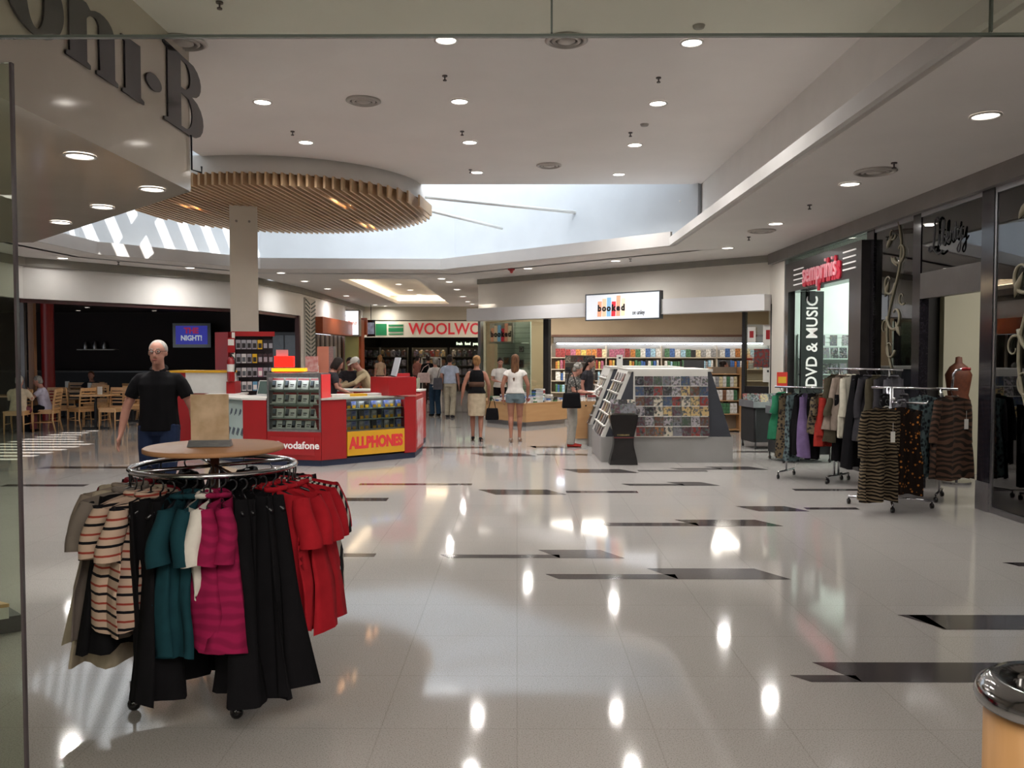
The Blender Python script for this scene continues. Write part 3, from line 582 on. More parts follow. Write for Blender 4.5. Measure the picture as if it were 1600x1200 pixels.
# black banner
t = thing('hanging_banner', 'tall black banner with white DVD and music lettering in the entrance', 'banner', (0, 0, 0))
bx0, bx1 = ony(1252, 500, 14.4).x, ony(1287, 500, 14.4).x
b = MB(); b.box(bx0, bx1, 14.4, 14.46, .2, 2.715); b.build('panel', BLACK, t)
Mv = Matrix.Translation((bx0 + (bx1 - bx0) * .5, 14.396, 1.15 + .55)) @ Matrix(((0, -1, 0, 0), (0, 0, -1, 0), (1, 0, 0, 0), (0, 0, 0, 1)))
o = text('lettering', 'DVD & MUSIC', .27, Mv, SWH, t, .003, .004, sx=1.0)
zs = [v.co.z for v in o.data.vertices]; z0, z1 = min(zs), max(zs)
for v in o.data.vertices: v.co.z = 2.63 - (z1 - v.co.z) * (1.55 / (z1 - z0))
b = MB(); b.box(5.0, 5.1, 14.3, 14.5, 2.55, 2.716); b.build('closer_box', BLACKM, label='small black box at the top of the music shop entrance', category='box')
# slatwall and shelves with films
SL = mat('slatwall', '#ccd5d0', .5, kind='noise', col2='#d2dbd6', scale=3)
t = thing('display_shelf', 'pale slatwall display with shelves of films at the back of the music shop', 'shelf', (5.0, 15.19, 0))
b = MB(); b.box(.1, 2.2, -.03, -.001, 1.0, 2.0)
for i in range(12): b.box(.1, 2.2, -.04, -.03, 1.0 + i * .085, 1.065 + i * .085)
b.build('slatwall', SL, t)
for z in (1.56, 1.28, 1.0): q = MB(); q.box(.1, 2.2, -.26, -.04, z - .02, z); q.build('shelf', mat('shelf_glass', '#a9b8b0', .2, kind='noise', col2='#b0bfb7', scale=4), t)
q = MB(); q.box(.1, 2.2, -.3, -.001, 0, .86); q.build('base_cabinet', BLACKM, t)
def film_mesh(w_=.13, h_=.19, d_=.015):
    b = MB(); b.box(-w_ / 2, w_ / 2, 0, d_, 0, h_); return b
DVD = film_mesh().build('dvd_case', COVER); DVD.hide_render = False; first = True
DVDs = [DVD]
def place(proto, used, loc, rot, label, cat, group):
    o = proto if not used else proto.copy()
    if used: C.objects.link(o)
    o.location = loc; o.rotation_euler = rot; o['label'] = label; o['category'] = cat; o['group'] = group; return o
u = False
for r, z in enumerate((1.56, 1.28, 1.0)):
    for i in range(9):
        place(DVD, u, (5.22 + i * .16, 14.98, z + .001), (-.12, 0, random.uniform(-.05, .05)), f"film case on the {('top', 'middle', 'lowest')[r]} shelf in the music shop, {ordn(i, 9)}", 'film case', 'film cases on the music shop shelves'); u = True
for i in range(5): place(DVD, True, (5.3 + i * .22, 15.145, 1.79), (0, 0, 0), f"film case hung high on the slatwall, {ordn(i, 5)}", 'film case', 'film cases hung on the slatwall')
# ---------------------------------------------------------------- black wheeled bins of films outside the music shop
def film_table(x, y, rz, label, n, side):
    t = thing('film_bin_table', label, 'display table', (x, y, 0), rz)
    b = MB(); b.box(-.42, .42, -.3, .3, .72, .76); b.box(-.42, .42, -.3, -.28, .76, .82); b.box(-.42, -.4, -.28, .3, .76, .84); b.box(.4, .42, -.28, .3, .76, .84); b.build('tray', mat('tray_grey', '#8f8f93', .3, .6, kind='noise', col2='#98989c', scale=9), t)
    b = MB(); b.box(-.38, .38, -.24, .28, .12, .72); b.build('skirt', BLACKM, t)
    for sx in (-.36, .36):
        for sy in (-.26, .26):
            b = MB(); b.tube([(sx, sy, .06), (sx, sy, .72)], .012, 6); l = b.build('leg', BLACKM, t); q = MB(); q.tube([(sx - .012, sy, .03), (sx + .012, sy, .03)], .03, 10); q.build('caster', BLACK, l)
    Mw = Matrix.Translation((x, y, 0)) @ Matrix.Rotation(rz, 4, 'Z'); k = 0
    for r in range(3):
        for i in range(5):
            p = Mw @ Vector((-.32 + i * .16, -.2 + r * .18, .762)); place(DVD, True, p, (-.35, 0, rz), f"film case standing in the {side} black bin table, row {('front', 'middle', 'back')[r]}, {ordn(i, 5)}", 'film case', f'film cases in the {side} bin table')
film_table(4.4, 14.55, .15, 'black skirted bin table of films outside the music shop, farther one', 15, 'far')
film_table(4.33, 12.75, .1, 'black skirted bin table of films behind the green garment, nearer one', 15, 'near')
b = MB(); b.box(-.09, .09, 0, .01, 0, .25); p = ony(1222, 604, 14.45)
o = b.build('sale_card', mat('sale_red', '#c5281c', .5, kind='noise', col2='#cc2f22', scale=5), loc=p, label='red and yellow sale card standing above the film bins', category='card')
q = MB(); q.box(-.07, .07, -.004, -.0005, .06, .17); q.build('yellow_print', YEL, o); q = MB(); q.tube([(0, .02, .76 - p.z), (0, .02, .05)], .006, 6); q.build('stem', CHROME, o)
for i, (sx, sy) in enumerate(((4.4, 12.0), (4.55, 12.35))):
    pass
# ---------------------------------------------------------------- bookshop
BZ = 2.47
b = MB(); b.wall(P1 + PN * .38 - PD * .05, P2 + PN * .38, BZ, 2.78, -.38); b.build('fascia_band', mat('fascia_white', '#d9d8da', .5, kind='noise', col2='#dddcde', scale=2), label='white projecting fascia band across the bookshop front', category='fascia')
def onbook(px, py, off=0): return onp(px, py, P1 + PN * off, PN)
a_, c_ = onbook(916, 480, .42), onbook(1030, 480, .42)
t = thing('bookshop_sign', 'white lightbox sign with coloured book spines spelling booked', 'sign', (a_.x, a_.y, 0))
wd = (c_ - a_).length; z0, z1 = onbook(1000, 497, .42).z, onbook(1000, 457, .42).z
M0 = frame((0, 0, 0), PD)
b = MB(); b.box(0, wd, z0, z1, -.12, 0, 0, M0); b.build('lightbox', mat('lightbox_white', '#dfe3ea', .4, emit=.35, kind='noise', col2='#e2e6ed', scale=2), t)
b = MB()
for (x0, x1, y0, y1) in ((-.02, wd + .02, z0 - .025, z0), (-.02, wd + .02, z1, z1 + .025), (-.02, 0, z0, z1), (wd, wd + .02, z0, z1)): b.box(x0, x1, y0, y1, -.12, .01, 0, M0)
b.build('frame', mat('frame_dark', '#3d4248', .4, kind='noise', col2='#43484e', scale=5), t)
def bookword(parent, M, wdt, h, x0=0, lit=.35):
    cs = ('#e8a080', '#e9c9a9', '#86b5d8', '#cf3340', '#eba184', '#ecd3b2'); hs = (.75, .88, .92, .72, 1, .86); wl = wdt / 6.4
    for i, (c, hh, ch) in enumerate(zip(cs, hs, 'booked')):
        q = MB(); q.add([M @ Vector((x0 + wl * (i + .05), 0, .004)), M @ Vector((x0 + wl * (i + .9), 0, .004)), M @ Vector((x0 + wl * (i + 1.0), h * hh, .004)), M @ Vector((x0 + wl * (i + .15), h * hh, .004)),
                         M @ Vector((x0 + wl * (i + .05), 0, .0)), M @ Vector((x0 + wl * (i + .9), 0, .0)), M @ Vector((x0 + wl * (i + 1.0), h * hh, .0)), M @ Vector((x0 + wl * (i + .15), h * hh, .0))], [(0, 1, 2, 3), (7, 6, 5, 4), (0, 4, 5, 1), (1, 5, 6, 2), (2, 6, 7, 3), (3, 7, 4, 0)])
        q.build('book_spine_print', mat('spine_' + 'abcdef'[i], c, .5, emit=lit, kind='noise', col2=c, scale=3), parent)
        text('print_letter', ch, h * .42, M @ Matrix.Translation((x0 + wl * (i + .52), h * .4, .006)), BLACKM, parent, .002, .008 * h * 3)
bookword(t, M0 @ Matrix.Translation((0, z0 + .06, 0)), wd * .42, (z1 - z0) * .82, wd * .16)
text('small_name', 'on unley', .13, M0 @ Matrix.Translation((wd * .73, z0 + .12, .004)), BLACKM, t, .002, .003, sx=.7)
# posts, dado, glazing
def bpt(px, off=0): p = onbook(px, 552, off); return Vector((p.x, p.y, 0))
def bpost(px0, px1, z0, z1, label, m=BLACKM, nm='post'):
    p, q = bpt(px0), bpt(px1); b = MB(); b.wall(p + PN * .03, q + PN * .03, z0, z1, -.1); return b.build(nm, m, label=label, category='post')
bpost(850, 858, 0, BZ, 'black post left of the bookshop opening'); bpost(1160, 1165, 0, BZ, 'black post right of the bookshop opening')
bpost(748, 752, 0, BZ, 'slim grey corner post of the bookshop window', STEEL)
b = MB(); b.wall(bpt(1165), bpt(1216), 0, 1.0, -.1); struct('wall_bookshop_dado', b, mat('dado_dark', '#1d191a', .4, kind='noise', col2='#231f20', scale=6))
b = MB(); b.wall(bpt(1216), P2, 0, 2.6, -.1); struct('wall_bookshop_end', b, mat('dado_dark', '#1d191a'))
b = MB(); b.wall(bpt(1165), bpt(1216), 1.0, BZ, -.012); b.build('window_11', GLG, kind='structure')
b = MB(); b.wall(bpt(752), bpt(850), .5, BZ, -.012); b.build('window_12', GLG, kind='structure')
b = MB(); b.wall(bpt(752), bpt(850), 0, .5, -.1); struct('wall_bookshop_sill', b, CREAM)
# interior shell
b = MB(); b.box(WX, WX + .14, 15.32, 16.3, 0, ZL); struct('wall_shop_corner', b, CREAM)
for _x, _y, _e in ((1.5, 21.4, 60), (4.5, 20.2, 60), (6.5, 18.5, 30), (-.2, 21.9, 14)):
    _a = bpy.data.lights.new('bookshop_fill', 'AREA'); _a.size = 1.6; _a.energy = _e; _a.color = (1, .93, .82); _ao = bpy.data.objects.new('bookshop_fill', _a); C.objects.link(_ao); _ao.location = (_x, _y, 2.9)  # added area lights that lift the dark interior and left window
BY = 23.2
b = MB(); b.box(-.88, 9, BY, BY + .1, 0, 2.95); b.box(9, 9.1, 15.4, BY, 0, 2.95); b.box(5.05, 9, 15.33, 15.4, 0, 2.95); struct('wall_bookshop_rear', b, mat('bookshop_tan', '#a5937c', .7, kind='noise', col2='#ab9982', scale=2))
ceil([[(-.88, 21.6), (5.1, 16.25), (5.1, 15.4), (9.1, 15.4), (9.1, BY), (-.88, BY)]], 2.95, 3.05, mat('bookshop_ceiling', '#b8aea0', .7, kind='noise', col2='#beb4a6', scale=2))
for i, (x, y) in enumerate(((.5, 21.6), (2, 21.8), (3.5, 21.8), (5, 21.8), (3, 20), (4.6, 19), (6.2, 20))): downlight((x, y, 2.948), f'downlight inside the bookshop, {ordn(i, 7)} of the shop ceiling', 'downlights inside the bookshop')
t = thing('shelf_canopy', 'long stainless canopy with a brown edge above the rear bookshelves', 'canopy', (0, BY - .35, 0))
b = MB(); b.box(1.0, 7.0, 0, .34, 1.93, 2.10); b.build('steel_front', STEEL, t); b = MB(); b.box(.95, 7.05, -.03, .34, 2.10, 2.16); b.build('brown_edge', mat('canopy_brown', '#4a2a1c', .5, kind='noise', col2='#52321f', scale=8), t)
b = MB(); b.box(1.1, 6.9, .2, .24, 1.905, 1.93); b.build('light_strip', mat('cool_tube', '#eaf4ff', .5, emit=11, ecol='#dceaff', kind='noise', col2='#eef6ff', scale=4), t)
# rear bookcase with books
SHW = mat('shelf_pale', '#cbbfae', .5, kind='noise', col2='#d0c4b3', scale=4)
t = thing('bookcase', 'long pale bookcase along the rear wall of the bookshop', 'bookcase', (0, BY - .3, 0))
b = MB(); b.box(.95, 7.0, .26, .29, .1, 1.9); b.build('back_panel', mat('shelf_back', '#8e8375', .6, kind='noise', col2='#948a7c', scale=4), t)
shz = (1.54, 1.22, .90, .58, .26)
for z in shz: b = MB(); b.box(.95, 7.0, 0, .26, z - .025, z); b.build('shelf', SHW, t)
for x in (.93, 2.45, 3.97, 5.49, 7.0): b = MB(); b.box(x - .012, x + .012, .0, .26, .0, 1.86); b.build('upright', SHW, t)
cols = [('red', '#7c2c2c'), ('orange', '#a86a34'), ('yellow', '#b39c50'), ('green', '#3f6a4a'), ('blue', '#3a5c96'), ('pale blue', '#8fb2c8'), ('white', '#d2cec6'), ('black', '#1e1c20'), ('cream', '#c9b995'), ('brown', '#6d4a34'), ('pink', '#96556a'), ('grey', '#8a8a8c')]
BM = [mat('book_' + n.replace(' ', '_'), c, .45, kind='noise', col2='#%02x%02x%02x' % tuple(min(255, int(int(c[i:i + 2], 16) * 1.25 + 12)) for i in (1, 3, 5)), scale=18, a=.45, b=.6) for n, c in cols]
protos = {}
def book(ci, wd_, hh, dp, loc, rot, label, group, nm='book'):
    key = (ci, round(wd_, 2), round(hh, 2))
    if key not in protos:
        b = MB(); b.box(-wd_ / 2, wd_ / 2, 0, dp, 0, hh); b.box(-wd_ / 2 + .003, wd_ / 2 - .003, .004, dp - .004, hh - .001, hh + .001, 1)
        protos[key] = b.build(nm, [BM[ci], PAPER]); o = protos[key]
    else: o = protos[key].copy(); C.objects.link(o)
    o.location = loc; o.rotation_euler = rot; o['label'] = label; o['category'] = 'book'; o['group'] = group; return o
random.seed(3)
tb = []
x = 1.08; i = 0; rowspec = []
for r, z in enumerate(shz[:4]):
    x = 1.06; i = 0; xmax = (6.95, 6.95, 3.4, 3.2)[r]; fo = r in (0,)
    items = []
    while x < xmax:
        if r == 0: wd_ = .13; dp = .03
        elif r == 2: wd_ = random.choice((.13, .05)); dp = .1
        else: wd_ = random.choice((.05, .05, .07)); dp = .13
        items.append((x, wd_, dp)); x += wd_ + random.choice((.006, .02, .012))
        for ux in (2.45, 3.97, 5.49):
            if abs(x - ux) < .1: x = ux + .09
    ncol = lambda x: random.choice((2, 1, 8, 0, 10) if x < 3.2 and r < 2 else ((3, 4, 5, 7, 6) if x < 4.8 else (6, 5, 8, 11, 4, 1)))
    for i, (x, wd_, dp) in enumerate(items):
        c = ncol(x); hh = random.choice((.2, .22, .24))
        book(c, wd_, hh, dp, (x + wd_ / 2, BY - .29, z + .001), (-.06 if r == 0 else 0, 0, 0), f"{cols[c][0]} book on the {('top', 'second', 'third', 'fourth')[r]} rear shelf of the bookshop, {ordn(i, len(items))}", f"books on the {('top', 'second', 'third', 'fourth')[r]} rear shelf")
# ---------------------------------------------------------------- corridor: the shops on its left wall
LX = -6.3
def lxy(px): return onx(px, 552, LX).y
ORG = mat('burnt_orange', '#a04a26', .4, kind='noise', col2='#a8522c', scale=3)
b = MB(); y0, y1 = lxy(475), lxy(490); b.box(LX, LX + .06, y0, y1, .1, 3.3)
t = b.build('decorative_pilaster', mat('panel_white', '#b9b7b0', .5, kind='noise', col2='#bfbdb6', scale=3), label='tall white panel with dark green diagonal stripes on the corridor wall', category='pilaster')
q = MB()
for i in range(26):
    z = .15 + i * .12; ym = (y0 + y1) / 2
    for a_, c_ in ((y0, ym - .08), (y1, ym + .08)):
        q.hexa([(LX + .061, a_, z + .07), (LX + .061, c_, z - .05), (LX + .061, c_, z - .01), (LX + .061, a_, z + .11)], [(LX + .075, a_, z + .07), (LX + .075, c_, z - .05), (LX + .075, c_, z - .01), (LX + .075, a_, z + .11)])
q.build('stripes', mat('dark_green', '#2c4038', .5, kind='noise', col2='#31463e', scale=6), t)
yA, yB = lxy(491), 33.9
t = thing('bakery_shopfront', 'corridor shopfront with burnt orange band over pale framed glass', 'shopfront', (LX, yA, 0))
b = MB(); b.box(-.1, .25, .1, 5.6, 2.28, 2.79); b.build('orange_band', ORG, t)
b = MB(); b.box(-.3, -.26, .1, 5.5, .0, 2.28); b.build('glass', mat('dark_window', '#39332d', .12, kind='noise', col2='#4c443a', scale=1.5), t)
q = MB()
for i in range(9): q.box(-.27, -.2, .1 + i * .66, .18 + i * .66, 0, 2.28)
q.box(-.27, -.2, .1, 5.5, .78, .84); q.build('window_frame', mat('frame_white', '#b8b4aa', .5, kind='noise', col2='#beb9af', scale=4), t)
q = MB(); q.box(-.24, -.1, .1, 5.5, 0, .7); q.build('lower_panel', mat('panel_grey', '#8d8a82', .5, kind='noise', col2='#938f87', scale=4), t)
b = MB(); p = ony(560, 500, 30.6); pq = ony(534, 500, 30.6)
t = thing('lit_shop_sign', 'bright white lightbox sign with a figure and orange lettering over the corridor', 'sign', (0, 30.6, 0))
zt, zb = ony(545, 486, 30.6).z, ony(545, 523, 30.6).z
b.box(pq.x, p.x, 0, .3, zb, zt); b.build('lightbox', mat('sign_glow', '#eef2fb', .4, emit=1.1, kind='noise', col2='#f1f5fd', scale=2), t)
q = MB(); q.box(pq.x - .12, pq.x, -.02, .32, zb - .05, zt + .05); q.box(p.x, p.x + .04, -.02, .32, zb - .05, zt + .05); q.box(pq.x, p.x, -.02, .32, zb - .06, zb); q.box(pq.x, p.x, -.02, .32, zt, zt + .04); q.build('case', mat('sign_case', '#8c8880', .4, kind='noise', col2='#928e86', scale=5), t)
MF = Matrix(((1, 0, 0, 0), (0, 0, -1, 0), (0, 1, 0, 0), (0, 0, 0, 1)))
text('lettering', 'Donut', .2, Matrix.Translation(((p.x + pq.x) / 2 + .09, -.01, (zb + zt) / 2)) @ MF, mat('sign_orange', '#dd6a2c', .4, emit=.4, kind='noise', col2='#e27133', scale=4), t, .004, .004, sx=.62)
q = MB(); cx = pq.x + .09; zc = (zb + zt) / 2
for z, r in ((-.25, .07), (-.12, .055), (0, .06), (.13, .05), (.26, .055)): q.ball((cx + r * .2, -.008, zc + z), (r, .008, .085), 10)
q.build('dark_figure', BLACKM, t)
b = MB(); b.box(LX, LX + .5, 30.95, 31.6, 0, 2.9); b.build('pillar', ORG, label='burnt orange pillar under the corridor signs', category='pillar')
b = MB(); b.box(LX - .05, LX + .42, 30.7, 30.9, 0, 2.3); b.build('pillar', mat('lime_panel', '#a8a468', .5, kind='noise', col2='#aeaa6e', scale=3), label='pale lime panel beside the orange pillar in the corridor', category='pillar')
b = MB(); x0, x1 = ony(562, 500, 31.8).x, ony(572, 500, 31.8).x; b.box(LX, ony(573, 500, 31.8).x, 31.75, 32, 2.35, 3.0); b.build('orange_box', ORG, label='burnt orange box sign between the lightbox and the small screen', category='sign')
p, q_ = ony(573, 500, 32.5), ony(586, 500, 32.5)
t = thing('hanging_screen', 'small dark framed screen hanging in the corridor left of the red letters', 'screen', (0, 32.5, 0)); b = MB(); b.box(p.x, q_.x, 0, .06, 2.3, 2.95); b.build('case', BLACK, t); b = MB(); b.box(p.x + .03, q_.x - .03, -.005, 0, 2.4, 2.85); b.build('picture', mat('screen_picture', '#8a90a0', .3, emit=.3, kind='noise', col2='#4a3a34', scale=5), t)
q = MB(); q.tube([((p.x + q_.x) / 2, .03, 2.95), ((p.x + q_.x) / 2, .03, ZL)], .015, 6); q.build('hanger_pole', BLACKM, t)
# ---------------------------------------------------------------- supermarket
WY = 34.0
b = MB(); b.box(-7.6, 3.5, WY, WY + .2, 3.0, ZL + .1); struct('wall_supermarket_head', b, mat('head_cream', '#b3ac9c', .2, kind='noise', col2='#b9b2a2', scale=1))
p0, p1_ = ony(582, 503, WY - .1), ony(748, 527, WY - .1)
t = thing('supermarket_sign', 'long pale supermarket sign with red capital letters and green blocks', 'sign', (0, WY - .1, 0))
zt, zb = p0.z, p1_.z
b = MB(); b.box(-7.2, 3, 0, .25, zb, zt + .03); b.build('board', mat('sign_cream', '#c6bda9', .4, emit=.12, kind='noise', col2='#cbc2ae', scale=3), t)
GRN = mat('sign_green', '#1e6b41', .4, emit=.08, kind='noise', col2='#247248', scale=3)
def blk(a_, c_, y0_, y1_, nm='green_block', m=GRN):
    b = MB(); A, B_ = ony(a_, y1_, WY - .13), ony(c_, y0_, WY - .13); b.box(A.x, B_.x, -.02, -.002, A.z, B_.z); b.build(nm, m, t)
blk(587, 604, 506, 524); blk(607, 630, 507, 510); blk(607, 630, 512, 518.5); blk(607, 630, 521, 523)
x0, x1 = ony(638, 515, WY - .13).x, ony(748, 515, WY - .13).x
hz = ony(700, 506, WY - .13).z - ony(700, 524, WY - .13).z
o = text('lettering', 'WOOLWORTHS', hz * 1.38, Matrix.Translation((x0, -.01, (zt + zb) / 2 + .01)) @ MF, mat('sign_red_letters', '#b3242c', .4, emit=.25, kind='noise', col2='#b92a32', scale=3), t, .012, .012, align='LEFT')
xs = [v.co.x for v in o.data.vertices]; wtot = max(xs) - min(xs); tgt = (x1 - x0) / .655
for v in o.data.vertices: v.co.x = x0 + (v.co.x - min(xs)) * tgt / wtot
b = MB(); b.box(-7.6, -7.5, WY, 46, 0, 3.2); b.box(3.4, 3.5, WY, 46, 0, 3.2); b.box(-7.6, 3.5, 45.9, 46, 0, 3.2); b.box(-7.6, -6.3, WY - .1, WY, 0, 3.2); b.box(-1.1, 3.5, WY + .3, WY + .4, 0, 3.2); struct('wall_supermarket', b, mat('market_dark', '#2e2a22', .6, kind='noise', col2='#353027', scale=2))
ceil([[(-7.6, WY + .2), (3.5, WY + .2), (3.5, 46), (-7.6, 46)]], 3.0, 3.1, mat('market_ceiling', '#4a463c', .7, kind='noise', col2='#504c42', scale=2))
for i, (x, y) in enumerate(((-5, 36), (-3.4, 36), (-1.8, 36), (-5, 40), (-3.4, 40), (-1.8, 40))): downlight((x, y, 2.998), f"lamp inside the supermarket, {('near left', 'near middle', 'near right', 'far left', 'far middle', 'far right')[i]} one", 'lamps inside the supermarket')
_a = bpy.data.lights.new('supermarket_lamp', 'AREA'); _a.size = 3; _a.energy = 60; _a.color = (1, .9, .72); _ao = bpy.data.objects.new('supermarket_lamp', _a); C.objects.link(_ao); _ao.location = (-3.6, 37.5, 2.9)
def market_shelf(x, y, rz, label):
    t = thing('market_shelf', label, 'shelf', (x, y, 0), rz); m = mat('market_shelf_dark', '#3a3327', .5, kind='noise', col2='#423b2e', scale=5)
    b = MB(); b.box(-.75, .75, .0, .05, 0, 1.9); b.box(-.77, -.75, -.4, .05, 0, 1.9); b.box(.75, .77, -.4, .05, 0, 1.9); b.build('frame', m, t)
    for z in (.3, .7, 1.1, 1.5): b = MB(); b.box(-.75, .75, -.4, 0, z - .03, z); b.build('shelf', m, t)
    return t
GP = covermat('grocery_pack', .6, .25, 10)
b = MB(); b.box(-.1, .1, -.1, .1, 0, .26); b.lathe([(.06, .26), (.04, .3), (0, .3)], 8); PK = b.build('grocery_pack', GP); u = False
for k, (x, y, s) in enumerate(((-5.6, 37, 'far left'), (-3.9, 37.3, 'middle left'), (-2.2, 37, 'right'), (-6.6, 35.6, 'near left'), (-.4, 36.8, 'far right'))):
    market_shelf(x, y, 0, f'dark supermarket shelf of groceries, the {s} one behind the entrance')
    for r, z in enumerate((.3, .7, 1.1, 1.5)):
        for i in range(6):
            place(PK, u, (x - .6 + i * .24, y - .2, z + .001), (0, 0, 0), f"grocery pack on the {s} supermarket shelf, {('lowest', 'second', 'third', 'top')[r]} board, {ordn(i, 6)}", 'grocery pack', f'groceries on the {s} supermarket shelf'); u = True
# round yellow price boards and lit strips hanging
for i, px in enumerate((602, 660, 709)):
    p = ony(px, 533, 36.0); b = MB(); b.tube([(0, 0, 0), (0, .03, 0)], .33, 24); o = b.build('round_board', mat('board_yellow', '#9c8c1e', .5, kind='noise', col2='#a39326', scale=3), loc=(p.x, p.y, 2.66), label=f'round yellow board hanging inside the supermarket entrance, {ordn(i, 3)}', category='sign', group='yellow boards in the supermarket')
    q = MB(); q.tube([(0, .015, .3), (0, .015, .345)], .01, 6); q.build('hanger', BLACKM, o)
t = thing('lit_department_sign', 'small dark sign with glowing pale green lettering inside the supermarket', 'sign', (0, 35.4, 0))
a1, a2 = ony(712, 537, 35.4), ony(748, 537, 35.4); b = MB(); b.box(a1.x, a2.x + .2, 0, .05, a1.z - .12, a1.z + .12); b.build('board', BLACKM, t)
text('lettering', 'fresh   food   people', .17, Matrix.Translation((a1.x + .03, -.008, a1.z)) @ MF, mat('glow_letters', '#dff0c8', .4, emit=1.6, kind='noise', col2='#e3f4cc', scale=4), t, .003, .003, align='LEFT', sx=.75)
b = MB()
x0, x1 = ony(658, 560, 33.2).x, ony(690, 560, 33.2).x
t = thing('entry_frame', 'pale metal security gate frame before the supermarket entrance', 'gate', (0, 33.2, 0))
b.box(x0, x0 + .05, 0, .05, 0, 1.5); b.box(x1 - .05, x1, 0, .05, 0, 1.5); b.box(x0, x1, 0, .05, 1.45, 1.5); b.build('frame', mat('gate_pale', '#a39f94', .5, kind='noise', col2='#a9a59a', scale=4), t)
# ---------------------------------------------------------------- café
CH_T = thing('cafe_chair', '', 'chair')
def arc(p0, p1, p2, n=8): return [tuple((1 - t) ** 2 * a + 2 * t * (1 - t) * b + t * t * c for a, b, c in zip(p0, p1, p2)) for t in [i / n for i in range(n + 1)]]
def cafe_chair():
    t = CH_T
    b = MB(); b.prism([(-.2, -.2), (.2, -.2), (.19, .19), (-.19, .19)], .44, .47); b.build('seat', BEECH, t)
    b = MB()
    for s in (-1, 1): b.tube([(s * .195, .21, .0 + .44), (s * .195, .225, .62), (s * .19, .27, .89)], .019, 6)
    b.box(-.2, .2, .25, .275, .83, .9); b.box(-.2, .2, .2, .225, .46, .5); b.build('back_frame', BEECH, t)
    b = MB()
    for z in (.56, .63, .70, .77): b.add([(-.19, .215 + (z - .44) * .12, z), (.19, .215 + (z - .44) * .12, z), (.19, .215 + (z - .44) * .12, z + .03), (-.19, .215 + (z - .44) * .12, z + .03), (-.19, .235 + (z - .44) * .12, z), (.19, .235 + (z - .44) * .12, z), (.19, .235 + (z - .44) * .12, z + .03), (-.19, .235 + (z - .44) * .12, z + .03)], [(0, 1, 2, 3), (7, 6, 5, 4), (0, 4, 5, 1), (2, 6, 7, 3), (1, 5, 6, 2), (0, 3, 7, 4)])
    b.build('back_slats', BEECH, t)
    for s in (-1, 1):
        b = MB(); b.tube([(s * .18, -.18, .44), (s * .185, -.19, 0)], [.019, .014], 6); b.build('leg', BEECH, t)
        b = MB(); b.tube([(s * .195, .21, .44), (s * .2, .2, .25), (s * .205, .26, 0)], [.019, .018, .014], 6); b.build('leg', BEECH, t)
        b = MB(); b.tube([(s * .183, -.185, .2), (s * .2, .21, .2)], .01, 6); b.build('stretcher', BEECH, t)
    b = MB(); b.box(-.18, .18, -.19, -.165, .38, .44); b.box(-.18, .18, .185, .21, .38, .44); b.box(-.18, -.16, -.17, .19, .38, .44); b.box(.16, .18, -.17, .19, .38, .44); b.build('apron', BEECH, t)
cafe_chair()
chairs = [(28, 668, 10, 'chair with its back to us at the left, holding the seated person in cream', 17.1), (72, 663, -80, 'side-on under the grey-haired person in lilac', 17.6), (99, 656, 185, 'facing us with its slatted back, beside the lilac-dressed person', 18.6),
          (127, 664, -115, 'turned half away, at the left end of the middle table', 18.2), (150, 658, 5, 'behind the middle table, half hidden', 19.4), (176, 664, -8, 'with its back to us, right end of the middle table', 18.1),
          (206, 657, 20, 'partly hidden by the man in the black polo shirt', 19.0), (215, 640, 160, 'far back, by the man in the black polo shirt', 21.0), (112, 640, 0, 'deep in the café, near the red column', 21.2), (160, 642, 190, 'deep in the café, at the far table', 21.4)]
for i, (px, py, rz, s, yy) in enumerate(chairs):
    o = CH_T if i == 0 else dup(CH_T, (0, 0, 0))
    p = onz(px, 552 + 1.65 * 1300 / yy); o.location = (p.x, p.y, 0); o.rotation_euler = (0, 0, math.radians(rz)); o['label'] = 'light timber café chair ' + s; o['group'] = 'café chairs'
    if i == 0: o['label'] = 'light timber slat-back café chair at the left, holding the person in cream'
def cafe_table(px, yy, label):
    p = onz(px, 552 + 1.65 * 1300 / yy); t = thing('cafe_table', label, 'table', (p.x, p.y, 0), 0, 'café tables')
    b = MB(); b.box(-.38, .38, -.35, .35, .72, .75); b.build('table_top', BEECH, t); b = MB(); b.cyl(0, 0, .03, .72, .03, 12); b.build('pedestal', BLACKM, t)
    b = MB(); b.box(-.28, .28, -.03, .03, 0, .03); b.box(-.03, .03, -.28, .28, 0, .0301); b.build('foot', BLACKM, t); return p
tp = [cafe_table(14, 17.9, 'timber café table between the two seated people at the left'), cafe_table(150, 18.25, 'timber café table between the two middle chairs'), cafe_table(135, 20.6, 'timber café table behind the middle chairs'), cafe_table(207, 20.0, 'timber café table behind the man in the black polo shirt'), cafe_table(100, 21.7, 'timber café table near the red column')]
TN = None
for i, (p, s) in enumerate(((tp[1], 'middle café table'), (tp[2], 'café table behind the middle chairs'), (tp[4], 'café table near the red column'), (tp[3], 'café table behind the man in black'))):
    b = MB(); b.box(-.05, .05, -.01, .01, .03, .17); b.box(-.04, .04, -.03, .03, 0, .03)
    b.build('table_number', PAPER, loc=(p.x + .1, p.y, .751), label='small white table number card on the ' + s, category='table sign', group='table number cards')
p = ony(76, 600, 20.3); b = MB(); b.cyl(p.x, p.y, 0, 2.95, .145, 24); b.build('red_column', mat('column_red', '#8c1c1a', .4, kind='noise', col2='#942220', scale=3), label='round red column inside the café', category='column')
p = ony(52, 600, 17.6); b = MB(); b.box(p.x - .06, p.x + .06, p.y - .05, p.y + .05, 0, 2.95); b.build('timber_post', mat('post_brown', '#6b4526', .5, kind='wood', col2='#7d5330', scale=4), label='brown timber post left of the red column', category='post')
